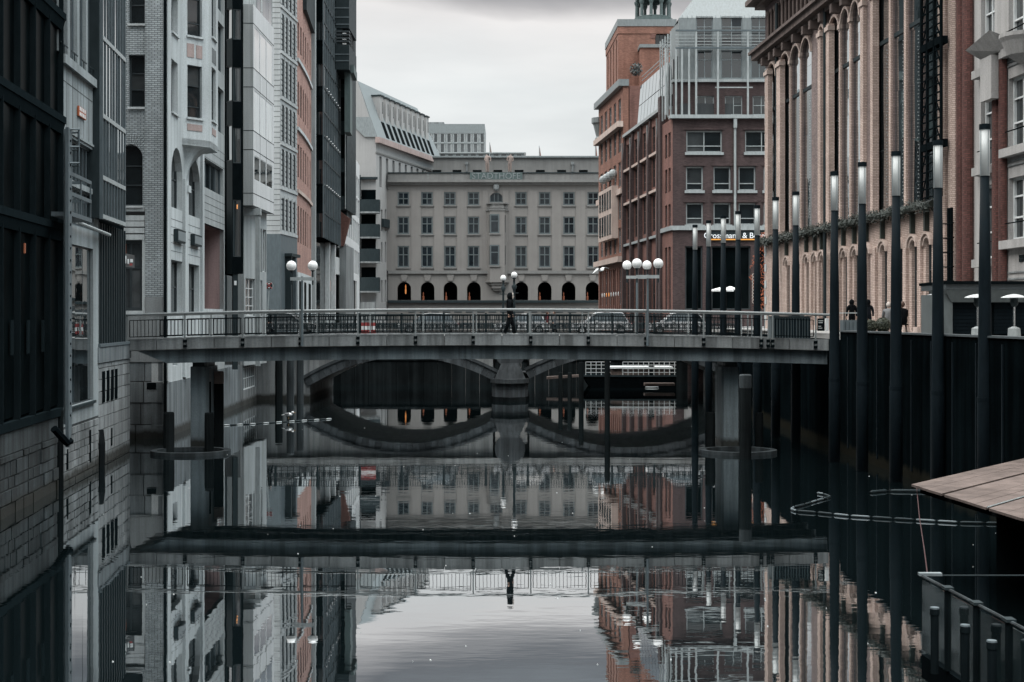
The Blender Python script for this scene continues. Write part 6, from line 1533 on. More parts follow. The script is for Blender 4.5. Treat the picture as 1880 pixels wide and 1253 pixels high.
pile(944, 655, 734, 13, 'blue grey pile standing before the stone bridge pier', 'weathered_timber')
pile(1029, 684, 737, 8, 'thin dark pile, leftmost under the right stone arch', group='thin piles under the right arch')
pile(1046, 684, 738, 8, 'thin dark pile, second from left under the right arch', group='thin piles under the right arch')
pile(1067, 665, 742, 9, 'thin dark pile at the bow of the moored barge', group='thin piles under the right arch')
pile(1115, 655, 770, 10, 'tall dark pile before the middle of the moored barge', group='thin piles under the right arch')
pile(1196, 655, 712, 11, 'dark pile with floating collar at the stern of the barge', group='thin piles under the right arch')
ring2 = thing('pile_collar', 'small pale floating collar round the pile by the barge', 'collar', tuple(pxz(1196, 711, .05)))
c = pxz(1196, 711, .05)
MB().tube([(c.x+.62*math.cos(a), c.y+.62*math.sin(a), .06) for a in [2*math.pi*k/20 for k in range(21)]], .07, 6, False).build('float', 'light_steel', ring2)
# reflection-free white slat on the wall
# ================================================================== tall lamp posts standing in the water
lamps = [(1808, 228, 937, 'closest and tallest lamp post before the stucco house', 62.3), (1722, 258, 908, 'lamp post overlapping the lattice mast', 0), (1645, 278, 884, 'lamp post in the water, third from the right edge', 0), (1583, 298, 863, 'lamp post before the hooded visitors on the quay', 0), (1532, 315, 845, 'lamp post at the right end of the footbridge', 0),
         (1461, 352, 812, 'lamp post behind the footbridge, first left of the bridge end', 0), (1424, 362, 800, 'lamp post beside the drain pipe of the cream facade', 0), (1390, 377, 788, 'lamp post before the orange figure', 0), (1355, 388, 778, 'lamp post right of the ampersand on the office sign', 0), (1328, 396, 770, 'lamp post crossing the middle of the office sign', 0), (1301, 405, 762, 'lamp post at the start of the office sign', 0), (1276, 413, 754, 'leftmost and shortest looking lamp post of the row', 0)]
HL = 11.45
lp_proto = None
for (x, yt, yb, lab, _) in lamps:
    s = (HY-yt)/(HL-CH); Y = FPX/s; X = (x-CX)/s
    if lp_proto is None:
        t = thing('tall_lamp_post', 'tall black '+lab, 'street lamp', (X, Y, 0), 'black lamp posts along the right quay')
        MB().lathe((X, Y, 0), [(.225, -.8), (.22, 3.2), (.208, 3.25), (.175, 7.0), (.13, 9.9)], 20).build('post', 'lamp_post_paint', t, True)
        MB().tube([(X, Y, 3.18), (X, Y, 3.3)], .228, 20).build('joint_band', 'lamp_post_paint', t)
        MB().lathe((X, Y, 9.9), [(.145, 0), (.145, 1.38)], 20).build('light_tube', 'lamp_tube', t, True)
        for k in range(4):
            a = math.pi/2*k+.4; MB().tube([(X+.15*math.cos(a), Y+.15*math.sin(a), 9.9), (X+.15*math.cos(a), Y+.15*math.sin(a), 11.28)], .012, 4).build('rib', 'grey_frame', t)
        MB().lathe((X, Y, 11.28), [(.165, 0), (.165, .16), (.11, .17)], 20).build('cap', 'lamp_post_paint', t)
        lp_proto = t
    else:
        t = copy_tree(lp_proto, None, (X, Y, 0)); t['label'] = 'tall black '+lab
# ================================================================== twin globe lamps on the footbridge
def twin(x, y, Y, lab, half):
    c = px(x, y, Y); zb = deck(max(xl, min(xr, c.x))); t = thing('twin_globe_lamp', lab, 'street lamp', (c.x, Y, zb), 'twin globe lamps on the footbridge')
    MB().tube([(c.x, Y, zb-.45), (c.x, Y, c.z-.45)], [.06, .045], 10).build('post', 'blue_grey_steel', t)
    MB().box(c.x-half-.04, c.x+half+.04, Y-.05, Y+.05, c.z-.62, c.z-.48).build('crossbar', 'light_steel', t)
    for s in (-1, 1):
        MB().tube([(c.x+s*half, Y, c.z-.8), (c.x+s*half, Y, c.z-.2)], .035, 8).build('stem', 'dark_steel', t)
        MB().lathe((c.x+s*half, Y, c.z-.23), [(.07, 0), (.12, .06), (.1, .1)], 12).build('gallery', 'dark_steel', t)
        MB().ball((c.x+s*half, Y, c.z), .215, 20, 12).build('globe', 'lamp_globe', t, True)
twin(554.5, 488.5, 60.0, 'twin globe lamp on the left half of the footbridge', .45)
twin(1189, 484.5, 60.0, 'twin globe lamp on the right half of the footbridge, front one', .45)
twin(1169.5, 487.5, 65.6, 'twin globe lamp on the right half of the footbridge, rear one', .46)
# ================================================================== people
def person(name_label, base, h, face, step=0.0, top='black_cloth', legs='dark_jeans', hood=None, hair='hair_brown', bag=None, arms=(.12, -.05), seated=False, group=None):
    """base: feet; face: heading in plan (radians, 0 = +X); one continuous skinned body, head with face, shoes, hands"""
    bx, by, bz = base; k = h/1.75; cf, sf = math.cos(face), math.sin(face)
    t = thing('person', name_label, 'person', (bx, by, bz), group)
    def W(f, s, z): return Vector((bx+(f*cf-s*sf)*k, by+(f*sf+s*cf)*k, bz+z*k))
    hz = .93; sh = 1.42
    if not seated:
        v = [(0, 0, hz), (0, 0, 1.12), (.01, 0, 1.32), (.02, 0, sh+.06), (.035, 0, 1.53),
             (.0, .10, hz-.05), (step*.55, .10, .50), (step*.9, .10, .08), (.0, -.10, hz-.05), (-step*.35, -.10, .50), (-step*.95, -.10, .10),
             (0, .20, sh), (arms[0]*.4, .26, 1.15), (arms[0], .25, .90), (0, -.20, sh), (arms[1]*.4, -.26, 1.15), (arms[1], -.25, .90)]
    else:
        v = [(0, 0, .52), (0.02, 0, .75), (.05, 0, .95), (.08, 0, 1.08), (.1, 0, 1.18),
             (.05, .11, .5), (.45, .12, .5), (.45, .12, .08), (.05, -.11, .5), (.45, -.12, .5), (.45, -.12, .08),
             (.06, .2, 1.04), (.15, .27, .8), (.36, .2, .66), (.06, -.2, 1.04), (.15, -.27, .8), (.36, -.2, .66)]
    e = [(0, 1), (1, 2), (2, 3), (3, 4), (0, 5), (5, 6), (6, 7), (0, 8), (8, 9), (9, 10), (3, 11), (11, 12), (12, 13), (3, 14), (14, 15), (15, 16)]
    rr = [.165, .165, .175, .12, .065, .105, .08, .055, .105, .08, .055, .085, .068, .05, .085, .068, .05]
    skinned('body', [W(*p) for p in v], e, [r*k for r in rr], top, t, 0, 2)
    hd = v[4]; hc = W(hd[0]+.02, 0, hd[2]+.13)
    if not seated:
        lg = MB()
        for q in (6, 9):
            a, b_ = v[q], v[q+1]; up_ = v[q-1]
            lg.tube([W(up_[0], up_[1], up_[2]-.18), W(*a), W(b_[0], b_[1], b_[2])], [.098*k, .088*k, .07*k], 8)
        lg.build('trousers', legs, t, True)
    head = MB().ball(hc, .105*k, 12, 10, 1, 1, 1.22).build('head', 'skin', t, True)
    fwd = Vector((cf, sf, 0)); side = Vector((-sf, cf, 0))
    MB().hexa([hc+fwd*.09*k+side*.018*k+Vector((0, 0, -.03*k)), hc+fwd*.09*k-side*.018*k+Vector((0, 0, -.03*k)), hc+fwd*.13*k-side*.012*k+Vector((0, 0, -.025*k)), hc+fwd*.13*k+side*.012*k+Vector((0, 0, -.025*k)), hc+fwd*.095*k+side*.01*k+Vector((0, 0, .03*k)), hc+fwd*.095*k-side*.01*k+Vector((0, 0, .03*k)), hc+fwd*.105*k-side*.008*k+Vector((0, 0, .03*k)), hc+fwd*.105*k+side*.008*k+Vector((0, 0, .03*k))]).build('nose', 'skin', head)
    for s in (-1, 1): MB().ball(hc+fwd*.09*k+side*s*.04*k+Vector((0, 0, .015*k)), .012*k, 6, 4).build('eye', 'rubber', head)
    MB().box(*(sum([[c_-.012*k, c_+.012*k] for c_ in hc+fwd*.098*k], [])[:4]), hc.z-.06*k, hc.z-.05*k).build('mouth', 'maroon_cloth', head)
    if hood:
        MB().ball(hc-fwd*.035*k+Vector((0, 0, .015*k)), .145*k, 12, 10, 1, 1, 1.15).build('hood', hood, t, True)
        m = MB()
        for q in range(10):
            a = math.pi*(q/9)*1.3-.45; m.ball(hc+fwd*.075*k+side*.12*k*math.cos(a)+Vector((0, 0, .14*k*math.sin(a))), .03*k, 6, 4)
        m.build('hood_trim', 'fur_trim' if hood == 'black_cloth' else hood, t)
        m = MB().lathe((hc.x-fwd.x*.05*k, hc.y-fwd.y*.05*k, hc.z-.24*k), [(.15*k, 0), (.14*k, .08*k), (.11*k, .14*k)], 12); m.build('collar', hood, t, True)
    else:
        MB().ball(hc-fwd*.025*k+Vector((0, 0, .03*k)), .117*k, 12, 8, 1, 1, 1.12).build('hair', hair, t, True)
    for q in (13, 16):
        hand = MB().ball(W(*v[q])+Vector((0, 0, -.05*k)), .042*k, 8, 6, .7, 1, 1.3).build('hand', 'skin', t, True)
        for j in range(4): b0 = W(v[q][0]-.03+.02*j, v[q][1], v[q][2]-.085); MB().tube([b0, b0+fwd*.012*k+Vector((0, 0, -.05*k))], [.010*k, .007*k], 5).build('finger', 'skin', hand)
        b0 = W(v[q][0]+.035, v[q][1], v[q][2]-.05); MB().tube([b0, b0+fwd*.03*k+Vector((0, 0, -.035*k))], [.011*k, .008*k], 5).build('thumb', 'skin', hand)
    for q in (7, 10):
        p = v[q]; zz = max(0, p[2]-.08); MB().hexa([W(p[0]-.08, p[1]-.045, zz), W(p[0]+.19, p[1]-.04, zz), W(p[0]+.19, p[1]+.04, zz), W(p[0]-.08, p[1]+.045, zz), W(p[0]-.08, p[1]-.045, zz+.09), W(p[0]+.17, p[1]-.035, zz+.05), W(p[0]+.17, p[1]+.035, zz+.05), W(p[0]-.08, p[1]+.045, zz+.09)]).build('shoe', 'white_paint' if q == 7 else 'grey_cloth', t)
    if bag: MB().ball(W(-.17, 0, 1.2), .17*k, 10, 8, .8, .9, 1.35).build('rucksack', bag, t, True)
    return t
pp = px(936, 0, 61.2); person('pedestrian in black hooded parka walking across the footbridge', (pp.x, 61.2, deck(pp.x)-.06), 1.76, 0.0, .22, 'black_cloth', 'black_cloth', 'black_cloth')
c = px(1004, 0, 109); person('passer by in maroon jacket on the stone bridge right of the pedestrian', (c.x, 109, 4.5), 1.62, 0.3, .15, 'maroon_cloth', 'dark_jeans')
c = px(1019, 0, 109.6); person('passer by in grey jacket beside the one in maroon', (c.x, 109.6, 4.5), 1.66, 3.0, .1, 'grey_cloth', 'dark_jeans', None, 'hair_brown')
c = px(493, 0, 98.9); person('dark walker under the round no stopping sign', (c.x, 99.2, 4.5), 1.72, 0.2, .28, 'black_cloth', 'dark_jeans', None, 'rubber')
c = px(1564, 0, 67.5); person('visitor in black hood on the quay, left one of two', (c.x, 67.5, 4.96), 1.52, 1.7, 0, 'black_cloth', 'black_cloth', 'black_cloth')
c = px(1594, 0, 66.8); person('visitor in black hood on the quay, right one of two', (c.x, 66.8, 4.96), 1.5, 1.5, 0, 'dark_jeans', 'black_cloth', 'black_cloth')
c = px(1631, 0, 65); person('seated grey haired visitor behind the clipped box ball', (c.x, 65, 4.96), 1.72, 1.2, 0, 'grey_cloth', 'dark_jeans', None, 'fur_trim', seated=True)
c = px(1659, 0, 63.5); person('seated visitor in black coat right of the box ball', (c.x, 63.5, 4.96), 1.72, 1.9, 0, 'black_cloth', 'black_cloth', None, 'hair_brown', seated=True)
c = px(1712, 0, 60); person('standing figure in long black coat half behind a lamp post', (c.x, 60, 4.96), 1.72, 1.5, .1, 'black_cloth', 'black_cloth', None, 'rubber')
for (x, Y, lab) in ((1631, 65.2, 'plain dark stool under the grey haired visitor'), (1659, 63.7, 'plain dark stool under the black coated visitor')):
    c = px(x, 0, Y); st = thing('stool', lab, 'stool', (c.x, Y, 4.96))
    MB().lathe((c.x, Y, 4.96+.38), [(.2, 0), (.22, .03), (.2, .06)], 12).build('seat', 'dark_timber', st)
    for a in range(4): MB().tube([(c.x+.2*math.cos(a*1.57+.7), Y+.2*math.sin(a*1.57+.7), 4.96), (c.x+.13*math.cos(a*1.57+.7), Y+.13*math.sin(a*1.57+.7), 5.34)], .018, 6).build('leg', 'black_steel', st)
# ================================================================== cars on the stone bridge
def car(x, Y, L_, hgt, mat, lab, flip=1, van=False):
    c = px(x, 0, Y); t = thing('car', lab, 'car', (c.x, Y, 4.5), 'cars on the stone bridge')
    w = .88; X0 = c.x
    def V(f, s, z): return Vector((X0+flip*f, Y+s, 4.5+z))
    h = hgt
    prof = [(-.5, .32), (-.5, .72), (-.44, .86), (-.30, .92), (.16, .90), (.44, .78), (.5, .62), (.5, .32)]
    m = MB(); n = len(prof)
    for s in (-w, w): m.v.extend(V(f*L_, s*(1 if z < .8 else .95), z) for f, z in prof)
    m.f += [tuple(range(n-1, -1, -1)), tuple(range(n, 2*n))]+[(i, (i+1) % n, n+(i+1) % n, n+i) for i in range(n)]
    m.build('body', mat, t)
    cab = [(-.43, .885), (-.33, h-.04), (-.05, h), (.08, h-.05), (.25, .895)] if not van else [(-.48, .885), (-.46, h-.06), (0, h), (.18, h-.12), (.34, .895)]
    m = MB(); n = len(cab)
    for s in (-w*.94, w*.94): m.v.extend(V(f*L_, s*(1 if z < .95 else .82), z) for f, z in cab)
    m.f += [tuple(range(n-1, -1, -1)), tuple(range(n, 2*n))]+[(i, (i+1) % n, n+(i+1) % n, n+i) for i in range(n)]
    m.build('glasshouse', 'window_glass', t)
    rf = MB(); a, b, c_ = cab[1], cab[2], cab[3]
    for p, q in ((a, b), (b, c_)): rf.hexa([V(p[0]*L_, -w*.78, p[1]+.005), V(q[0]*L_, -w*.78, q[1]+.005), V(q[0]*L_, w*.78, q[1]+.005), V(p[0]*L_, w*.78, p[1]+.005), V(p[0]*L_, -w*.74, p[1]+.045), V(q[0]*L_, -w*.74, q[1]+.045), V(q[0]*L_, w*.74, q[1]+.045), V(p[0]*L_, w*.74, p[1]+.045)])
    rf.build('roof', mat, t)
    for (p, q) in ((cab[0], cab[1]), (cab[-1], cab[-2])):
        for s in (-1, 1): MB().tube([V(p[0]*L_, s*w*.93, p[1]), V(q[0]*L_, s*w*.79, q[1]+.02)], .045, 6).build('roof_pillar', mat, t)
    for f in (-.31, .31):
        for s in (-w+.08, w-.08):
            wh = MB().tube([V(f*L_, s-.1, .32), V(f*L_, s+.1, .32)], .32, 16).build('wheel', 'rubber', t)
            MB().tube([V(f*L_, s-.115, .32), V(f*L_, s+.115, .32)], .19, 12).build('rim', 'chrome', wh)
    for s in (-.6, .6): MB().ball(V(.49*L_, s, .68), .09, 8, 6).build('headlight', 'lamp_globe', t); MB().ball(V(-.49*L_, s, .72), .08, 8, 6).build('tail_light', 'red_paint', t)
    MB().box(*(lambda a_, b_: (min(a_.x, b_.x), max(a_.x, b_.x), min(a_.y, b_.y), max(a_.y, b_.y)))(V(.06*L_, -w-.1, .9), V(.10*L_, -w+.02, .9)), 4.5+.88, 4.5+1.0).build('mirror', mat, t)
car(787, 101.2, 4.3, 1.48, 'car_silver', 'silver car behind the ornate railing left of the pedestrian', -1)
car(958, 101.0, 3.9, 1.42, 'car_white', 'white car partly hidden behind the pedestrian', -1)
car(1103, 101.0, 4.4, 1.56, 'car_white', 'white car with curved roof left of the twin globe lamps', -1)
car(1243, 101.4, 4.3, 1.52, 'car_white', 'white car right of the twin globe lamps', -1)
car(527, 101.3, 4.3, 1.5, 'car_silver', 'dark silver car behind the left twin globe lamp', 1)
bb = thing('barrier_board', 'small red and white barrier board on the stone bridge railing', 'barrier', tuple(px(676, 602, 97.8)))
for i, mt in enumerate(('red_paint', 'white_paint', 'red_paint')):
    z1 = px(676, 592.5, 97.8).z-i*.25; MB().box(px(663, 0, 97.8).x, px(690, 0, 97.8).x, 97.78, 97.83, z1-.245, z1).build('stripe', mt, bb)
tsn = thing('no_stopping_sign', 'round no stopping sign on a thin leaning pole near the left lamp', 'traffic sign', (px(490, 0, 98.5).x, 98.5, 4.5))
c = px(494, 525, 98.4); MB().tube([(px(489, 0, 98.5).x, 98.5, 4.5), (c.x, 98.5, c.z)], .035, 8).build('pole', 'light_steel', tsn)
dk = MB().tube([(c.x, 98.4, c.z), (c.x, 98.43, c.z)], .29, 24).build('disc', 'light_steel', tsn)
MB().tube([(c.x, 98.37, c.z), (c.x, 98.4, c.z)], .235, 24).build('face', 'car_dark', dk)
for s in (-1, 1): MB().tube([(c.x-.2*s, 98.36, c.z-.2), (c.x+.2*s, 98.36, c.z+.2)], .035, 4).build('cross_stroke', 'red_paint', dk)
for s in (-1, 1): MB().ball((c.x, 98.36, c.z+s*.14), .06, 8, 5, 1, .3, .8).build('mark', 'white_paint', dk)
# ================================================================== birds
def gull(label, c, span, fly=True):
    t = thing('gull', label, 'gull', tuple(c)); c = Vector(c)
    MB().ball(c, .13, 12, 8, 1.7, .8, .8).build('body', 'white_paint', t, True)
    MB().ball(c+Vector((.22, 0, .05 if fly else .12)), .075, 8, 6).build('head', 'white_paint', t, True)
    MB().tube([c+Vector((.28, 0, .05 if fly else .11)), c+Vector((.37, 0, .03 if fly else .09))], [.022, .005], 6).build('beak', 'brass', t)
    if fly:
        for s, pts in ((-1, [(-.05, 0, .05), (-.3, -.3, .15), (-.75, -.5, -.28)]), (1, [(0, 0, .05), (.25, .3, .28), (.75, .6, .22)])):
            p = [c+Vector(q) for q in pts]; w = [.14, .12, .02]; m = MB()
            for i in range(2): m.hexa([p[i]+Vector((-w[i], 0, -.012)), p[i+1]+Vector((-w[i+1], 0, -.012)), p[i+1]+Vector((w[i+1], 0, -.012)), p[i]+Vector((w[i], 0, -.012)), p[i]+Vector((-w[i], 0, .012)), p[i+1]+Vector((-w[i+1], 0, .012)), p[i+1]+Vector((w[i+1], 0, .012)), p[i]+Vector((w[i], 0, .012))])
            m.build('wing', 'white_paint', t)
    else:
        MB().ball(c+Vector((-.05, 0, .02)), .125, 10, 6, 1.6, .95, .7).build('folded_wings', 'grey_cloth', t, True)
        for s in (-.04, .04): MB().tube([c+Vector((0, s, -.08)), c+Vector((0, s, -.24))], .01, 5).build('leg', 'brass', t)
    MB().hexa([c+Vector((-.2, -.05, -.02)), c+Vector((-.2, .05, -.02)), c+Vector((-.38, .06, -.03)), c+Vector((-.38, -.06, -.03)), c+Vector((-.2, -.05, .03)), c+Vector((-.2, .05, .03)), c+Vector((-.38, .06, -.01)), c+Vector((-.38, -.06, -.01))]).build('tail', 'white_paint', t)
gull('white gull flying before the arcade left of the brick house', px(1103, 497, 128), 1.2)
cb_ = pxz(530, 771, .1); gull('white gull standing on the striped boom below the footbridge', (cb_.x, cb_.y, .38), .5, False)
# ================================================================== floating booms
def boom(name, label, pts, r, mats, seg, sag=0):
    t = thing(name, label, 'boom', tuple(pts[0])); L_ = [Vector(p) for p in pts]
    d = 0; out = [L_[0]]
    for a, b in zip(L_, L_[1:]):
        n = max(1, round((b-a).length/seg))
        for i in range(1, n+1): out.append(a+(b-a)*i/n)
    for i, (a, b) in enumerate(zip(out, out[1:])):
        m = a+(b-a)*.06; n = b-(b-a)*.06; q = (b-a)*.1
        MB().tube([m, m+q, n-q, n], [r*.55, r, r, r*.55], 8).build('float', mats[i % len(mats)], t, True)
    MB().tube(out, r*.35, 5).build('rope', 'dark_timber', t)
boom('floating_boom', 'black and white striped float line on the water left of centre', [pxz(410, 781, .03), pxz(470, 778, .03), pxz(530, 774, .03), pxz(609, 769, .03)], .036, ['light_steel', 'dark_steel'], .42)
bp = [(1905, 962), (1760, 959), (1640, 952), (1560, 947), (1500, 941), (1462, 938), (1452, 935), (1458, 931), (1478, 926), (1500, 919), (1525, 912), (1512, 907), (1500, 905)]
boom('oil_boom', 'long grey oil boom floating in a hook below the lamp posts', [pxz(x, y, .04) for x, y in bp], .032, ['blue_grey_steel', 'dark_steel', 'dark_steel', 'blue_grey_steel'], .62)
boom('boom_end', 'short dark float line beside the tip of the wooden deck', [pxz(1596, 904, .04), pxz(1630, 901, .04), pxz(1712, 902, .04)], .05, ['dark_steel'], 1.1)
# ================================================================== moored barge beyond the stone bridge
bg = thing('barge', 'low black barge with pale railings moored under the right stone arch', 'boat', (9.5, 115.7, 0))
x0, x1 = px(1075, 0, 115.7).x, px(1240, 0, 115.7).x
MB().hexa([(x0+.6, 115.2, -.3), (x1, 115.2, -.3), (x1, 119, -.3), (x0+.6, 119, -.3), (x0-.3, 115.0, 1.0), (x1, 115.0, 1.0), (x1, 119.2, 1.0), (x0-.3, 119.2, 1.0)]).build('hull', 'black_steel', bg)
MB().box(x0-.3, x1, 114.95, 115.0, .9, 1.05).build('rubbing_strake', 'dark_steel', bg)
MB().box(x0+2.2, x1-.4, 115.6, 118.4, 1.001, 1.55).build('cabin', 'deck_wood', bg)
MB().box(x0+2.0, x1-.2, 115.4, 118.6, 1.551, 1.68).build('cabin_roof', 'white_frame', bg)
for (a, b, c0) in ((x0, x0+2.0, 115.3), (x0+3.0, x1, 115.25)):
    m = MB()
    for z in (1.25, 1.55, 1.85, 2.1): m.box(a, b, c0-.02, c0+.02, z-.02, z+.02)
    xx = a
    while xx <= b: m.box(xx-.02, xx+.02, c0-.02, c0+.02, 1.0, 2.1); xx += .42
    m.build('railing', 'white_frame', bg)
MB().hexa([(x0-3.2, 114, .75), (x0-.2, 115, .9), (x0-.2, 115.6, .9), (x0-3.2, 114.6, .75), (x0-3.2, 114, .95), (x0-.2, 115, 1.1), (x0-.2, 115.6, 1.1), (x0-3.2, 114.6, .95)]).build('gangplank', 'deck_wood', bg)
MB().hexa([(x1-2.8, 112.5, .3), (x1-.4, 112.5, .3), (x1-.4, 113.4, .3), (x1-2.8, 113.4, .3), (x1-2.8, 112.5, .5), (x1-.4, 112.5, .5), (x1-.4, 113.4, .5), (x1-2.8, 113.4, .5)]).build('fender_plank', 'deck_wood', bg)
# ================================================================== quay furniture, right side
kx0, kx1 = px(1735, 0, 50).x, px(1905, 0, 50).x
kk = thing('kiosk', 'grey flat roofed kiosk with dark shutters on the quay', 'kiosk', (kx0, 50, 4.96))
def kzz(y): return CH+(HY-y)/FPX*50
MB().box(kx0, kx1, 49.9, 53.2, kzz(522), kzz(516.5)).build('roof', 'black_steel', kk)
MB().box(kx0+.02, kx1, 50.0, 53, kzz(532), kzz(522.2)).build('fascia', 'kiosk_grey', kk)
MB().hexa([(kx0+.3, 50.25, kzz(555)), (kx1, 50.25, kzz(555)), (kx1, 52, kzz(555)), (kx0+.3, 52, kzz(555)), (kx0+.03, 50.02, kzz(532.2)), (kx1, 50.02, kzz(532.2)), (kx1, 52, kzz(532.2)), (kx0+.03, 52, kzz(532.2))]).build('canopy_panel', 'kiosk_light', kk)
MB().box(kx0+.02, kx0+.36, 50.3, 53, 4.96, kzz(540)).build('side_wall', 'kiosk_light', kk)
MB().box(kx0+.36, kx1, 50.62, 53, 4.96, kzz(555.2)).build('front_wall', 'black_steel', kk)
for j in range(2):
    for i in range(9): MB().box(kx0+.42+j*1.5, kx0+1.78+j*1.5, 50.56, 50.61, 5.1+i*.13, 5.215+i*.13).build('shutter_slat', 'lamp_post_paint', kk)
def heater(x, lab):
    Y = 48.2 if x > 1750 else 55.5; c = px(x, 541, Y); t = thing('patio_heater', lab, 'heater', (c.x, Y, 4.96), 'patio heaters on the quay')
    h = c.z-4.96
    MB().lathe((c.x, Y, 4.96+h-.12), [(.44, 0), (.42, .03), (.25, .09), (.08, .13), (.01, .135)], 24).build('reflector', 'white_frame', t, True)
    MB().lathe((c.x, Y, 4.96+h-.42), [(.05, 0), (.1, .05), (.13, .1), (.13, .3)], 16).build('burner', 'dark_steel', t)
    MB().tube([(c.x, Y, 4.96), (c.x, Y, 4.96+h-.4)], .035, 10).build('pole', 'chrome', t)
    MB().lathe((c.x, Y, 4.96), [(.22, 0), (.22, .05), (.2, .35), (.06, .42)], 16).build('gas_housing', 'light_steel', t)
heater(1795, 'patio heater with white hood behind the nearest lamp post'); heater(1862, 'patio heater with white hood at the right edge of the quay'); heater(1712, 'patio heater with white hood, farthest left, behind a lamp post')
def box_ball(x, y, r, lab, Y=61.8):
    c = px(x, y, Y); t = thing('box_ball', lab, 'shrub', (c.x, Y, 4.96), 'clipped box balls on the quay')
    m = MB(); leaf_cloud(m, c, r, r, r, 1100, .045, int(x), .82); m.build('leaves', 'box_green', t)
    MB().ball(c, r*.86, 14, 10).build('inner_leaves', 'conifer_green', t, True)
    MB().lathe((c.x, Y, 4.96), [(.2, 0), (.27, .12), (.27, max(.14, c.z-r*.8-4.96))], 12).build('pot', 'dark_steel', t)
box_ball(1621, 597, .33, 'round clipped box ball between two lamp posts'); box_ball(1599, 599, .28, 'smaller clipped box ball half behind the lamp post')
pl = thing('planter_box', 'long dark ribbed planter box behind the right footbridge railing', 'planter', (px(1450, 0, 62).x, 62, deck(fx(1450))-.06))
a, b = px(1416, 0, 62).x, px(1488, 0, 62).x; zd = deck(fx(1450))-.055
MB().box(a, b, 62, 62.6, zd, zd+.95).build('body', 'teal_canvas', pl)
for k in range(14): xx = a+.06+(b-a-.12)*k/13; MB().box(xx-.03, xx+.03, 61.96, 62.0, zd+.05, zd+.9).build('rib', 'lamp_post_paint', pl)
MB().box(a-.03, b+.03, 61.95, 62.65, zd+.951, zd+1.0).build('rim', 'dark_steel', pl)
pb2 = thing('counter_box', 'slate blue counter box before the hooded visitors', 'counter', (px(1560, 0, 62).x, 62, 4.96))
MB().box(px(1546, 0, 62).x, px(1576, 0, 62).x, 61.8, 62.4, 4.96, CH+(HY-588)/FPX*62).build('body', 'blue_grey_steel', pb2)
MB().box(px(1545, 0, 62).x, px(1577, 0, 62).x, 61.7, 62.5, CH+(HY-576)/FPX*62, CH+(HY-574)/FPX*62).build('top', 'light_steel', pb2)
for x in (1548, 1574): MB().box(px(x, 0, 62).x-.02, px(x, 0, 62).x+.02, 61.8, 61.84, CH+(HY-588)/FPX*62, CH+(HY-576)/FPX*62).build('post', 'dark_steel', pb2)
for k in range(4): MB().box(px(1550+7*k, 0, 62).x-.008, px(1550+7*k, 0, 62).x+.008, 61.78, 61.80, 5.0, 5.5).build('groove', 'dark_steel', pb2)
ab = thing('menu_board', 'small black menu board with white lines at the bridge end', 'sign', (px(1507, 0, 61).x, 61, deck(fx(1507))-.06))
za, zb_ = CH+(HY-608)/FPX*61, CH+(HY-585)/FPX*61
MB().box(px(1501, 0, 61).x, px(1514, 0, 61).x, 61, 61.05, za, zb_).build('board', 'black_steel', ab)
for k, w_ in enumerate((.9, .8, .0, .5, .7)):
    if w_: MB().box(px(1502.5, 0, 61).x, px(1502.5+10*w_, 0, 61).x, 60.99, 60.999, zb_-.12-.08*k, zb_-.08-.08*k).build('chalk_line', 'light_steel', ab)
MB().box(px(1517, 0, 61).x, px(1522, 0, 61).x, 61, 61.3, za, zb_).build('side_post', 'white_frame', ab)
for (x, Y, lab) in ((1326, 117, 'closed down white parasol in front of the dark shop window'),):
    c = px(x, 531, Y); t = thing('parasol', 'white flat parasol in front of the dark shop windows', 'parasol', (c.x, Y, 4.9))
    MB().lathe((c.x, Y, c.z-.2), [(.95, 0), (.95, .12), (.5, .26), (.1, .36)], 8).build('canopy', 'white_paint', t)
    MB().lathe((c.x+.9, Y+1.5, c.z-.05), [(.6, 0), (.6, .1), (.1, .3)], 8).build('rear_canopy', 'white_paint', t)
    MB().tube([(c.x, Y, 4.9), (c.x, Y, c.z)], .04, 8).build('pole', 'light_steel', t)
# orange festive figure
of = thing('orange_light_figure', 'tall openwork orange festive figure between lamp post and cream facade', 'decoration', (px(1400, 0, 114).x, 114, 4.9))
rnd = random.Random(3); m = MB(); Yo = 114
for k in range(230):
    y = rnd.uniform(428, 566); t_ = (y-428)/138
    cxp = 1402+6*math.sin(t_*6); wd = 8+7*math.sin(t_*3.1+.4)
    x = rnd.gauss(cxp, wd*.5)
    if rnd.random() < .3 and t_ > .25: x = 1384+6*math.sin(t_*9)+rnd.uniform(-3, 3)
    p = px(x, y, Yo+rnd.uniform(-.4, .4)); d = Vector((rnd.uniform(-1, 1), rnd.uniform(-.5, .5), rnd.uniform(-1, 1))).normalized()*rnd.uniform(.06, .2)
    m.tube([p-d, p+d], .016, 4)
o = m.build('ornament_strips', 'orange_paint', of); o['kind'] = 'stuff'
MB().tube([(px(1405, 0, Yo).x, Yo, 4.9), px(1405, 440, Yo)], .09, 8).build('mast', 'light_steel', of)
m = MB()
for k in range(9): q = px(1384, 506+6*k, Yo-.2); m.tube([q+Vector((.13*math.cos(a), 0, .13*math.sin(a))) for a in [2*math.pi*j/10 for j in range(11)]], .025, 4, False)
o = m.build('chain_rings', 'fur_trim', of); o['kind'] = 'stuff'
MB().box(px(1409, 0, Yo).x, px(1418, 0, Yo).x, Yo-.05, Yo, px(0, 476, Yo).z, px(0, 464, Yo).z).build('orange_panel', 'orange_paint', of)
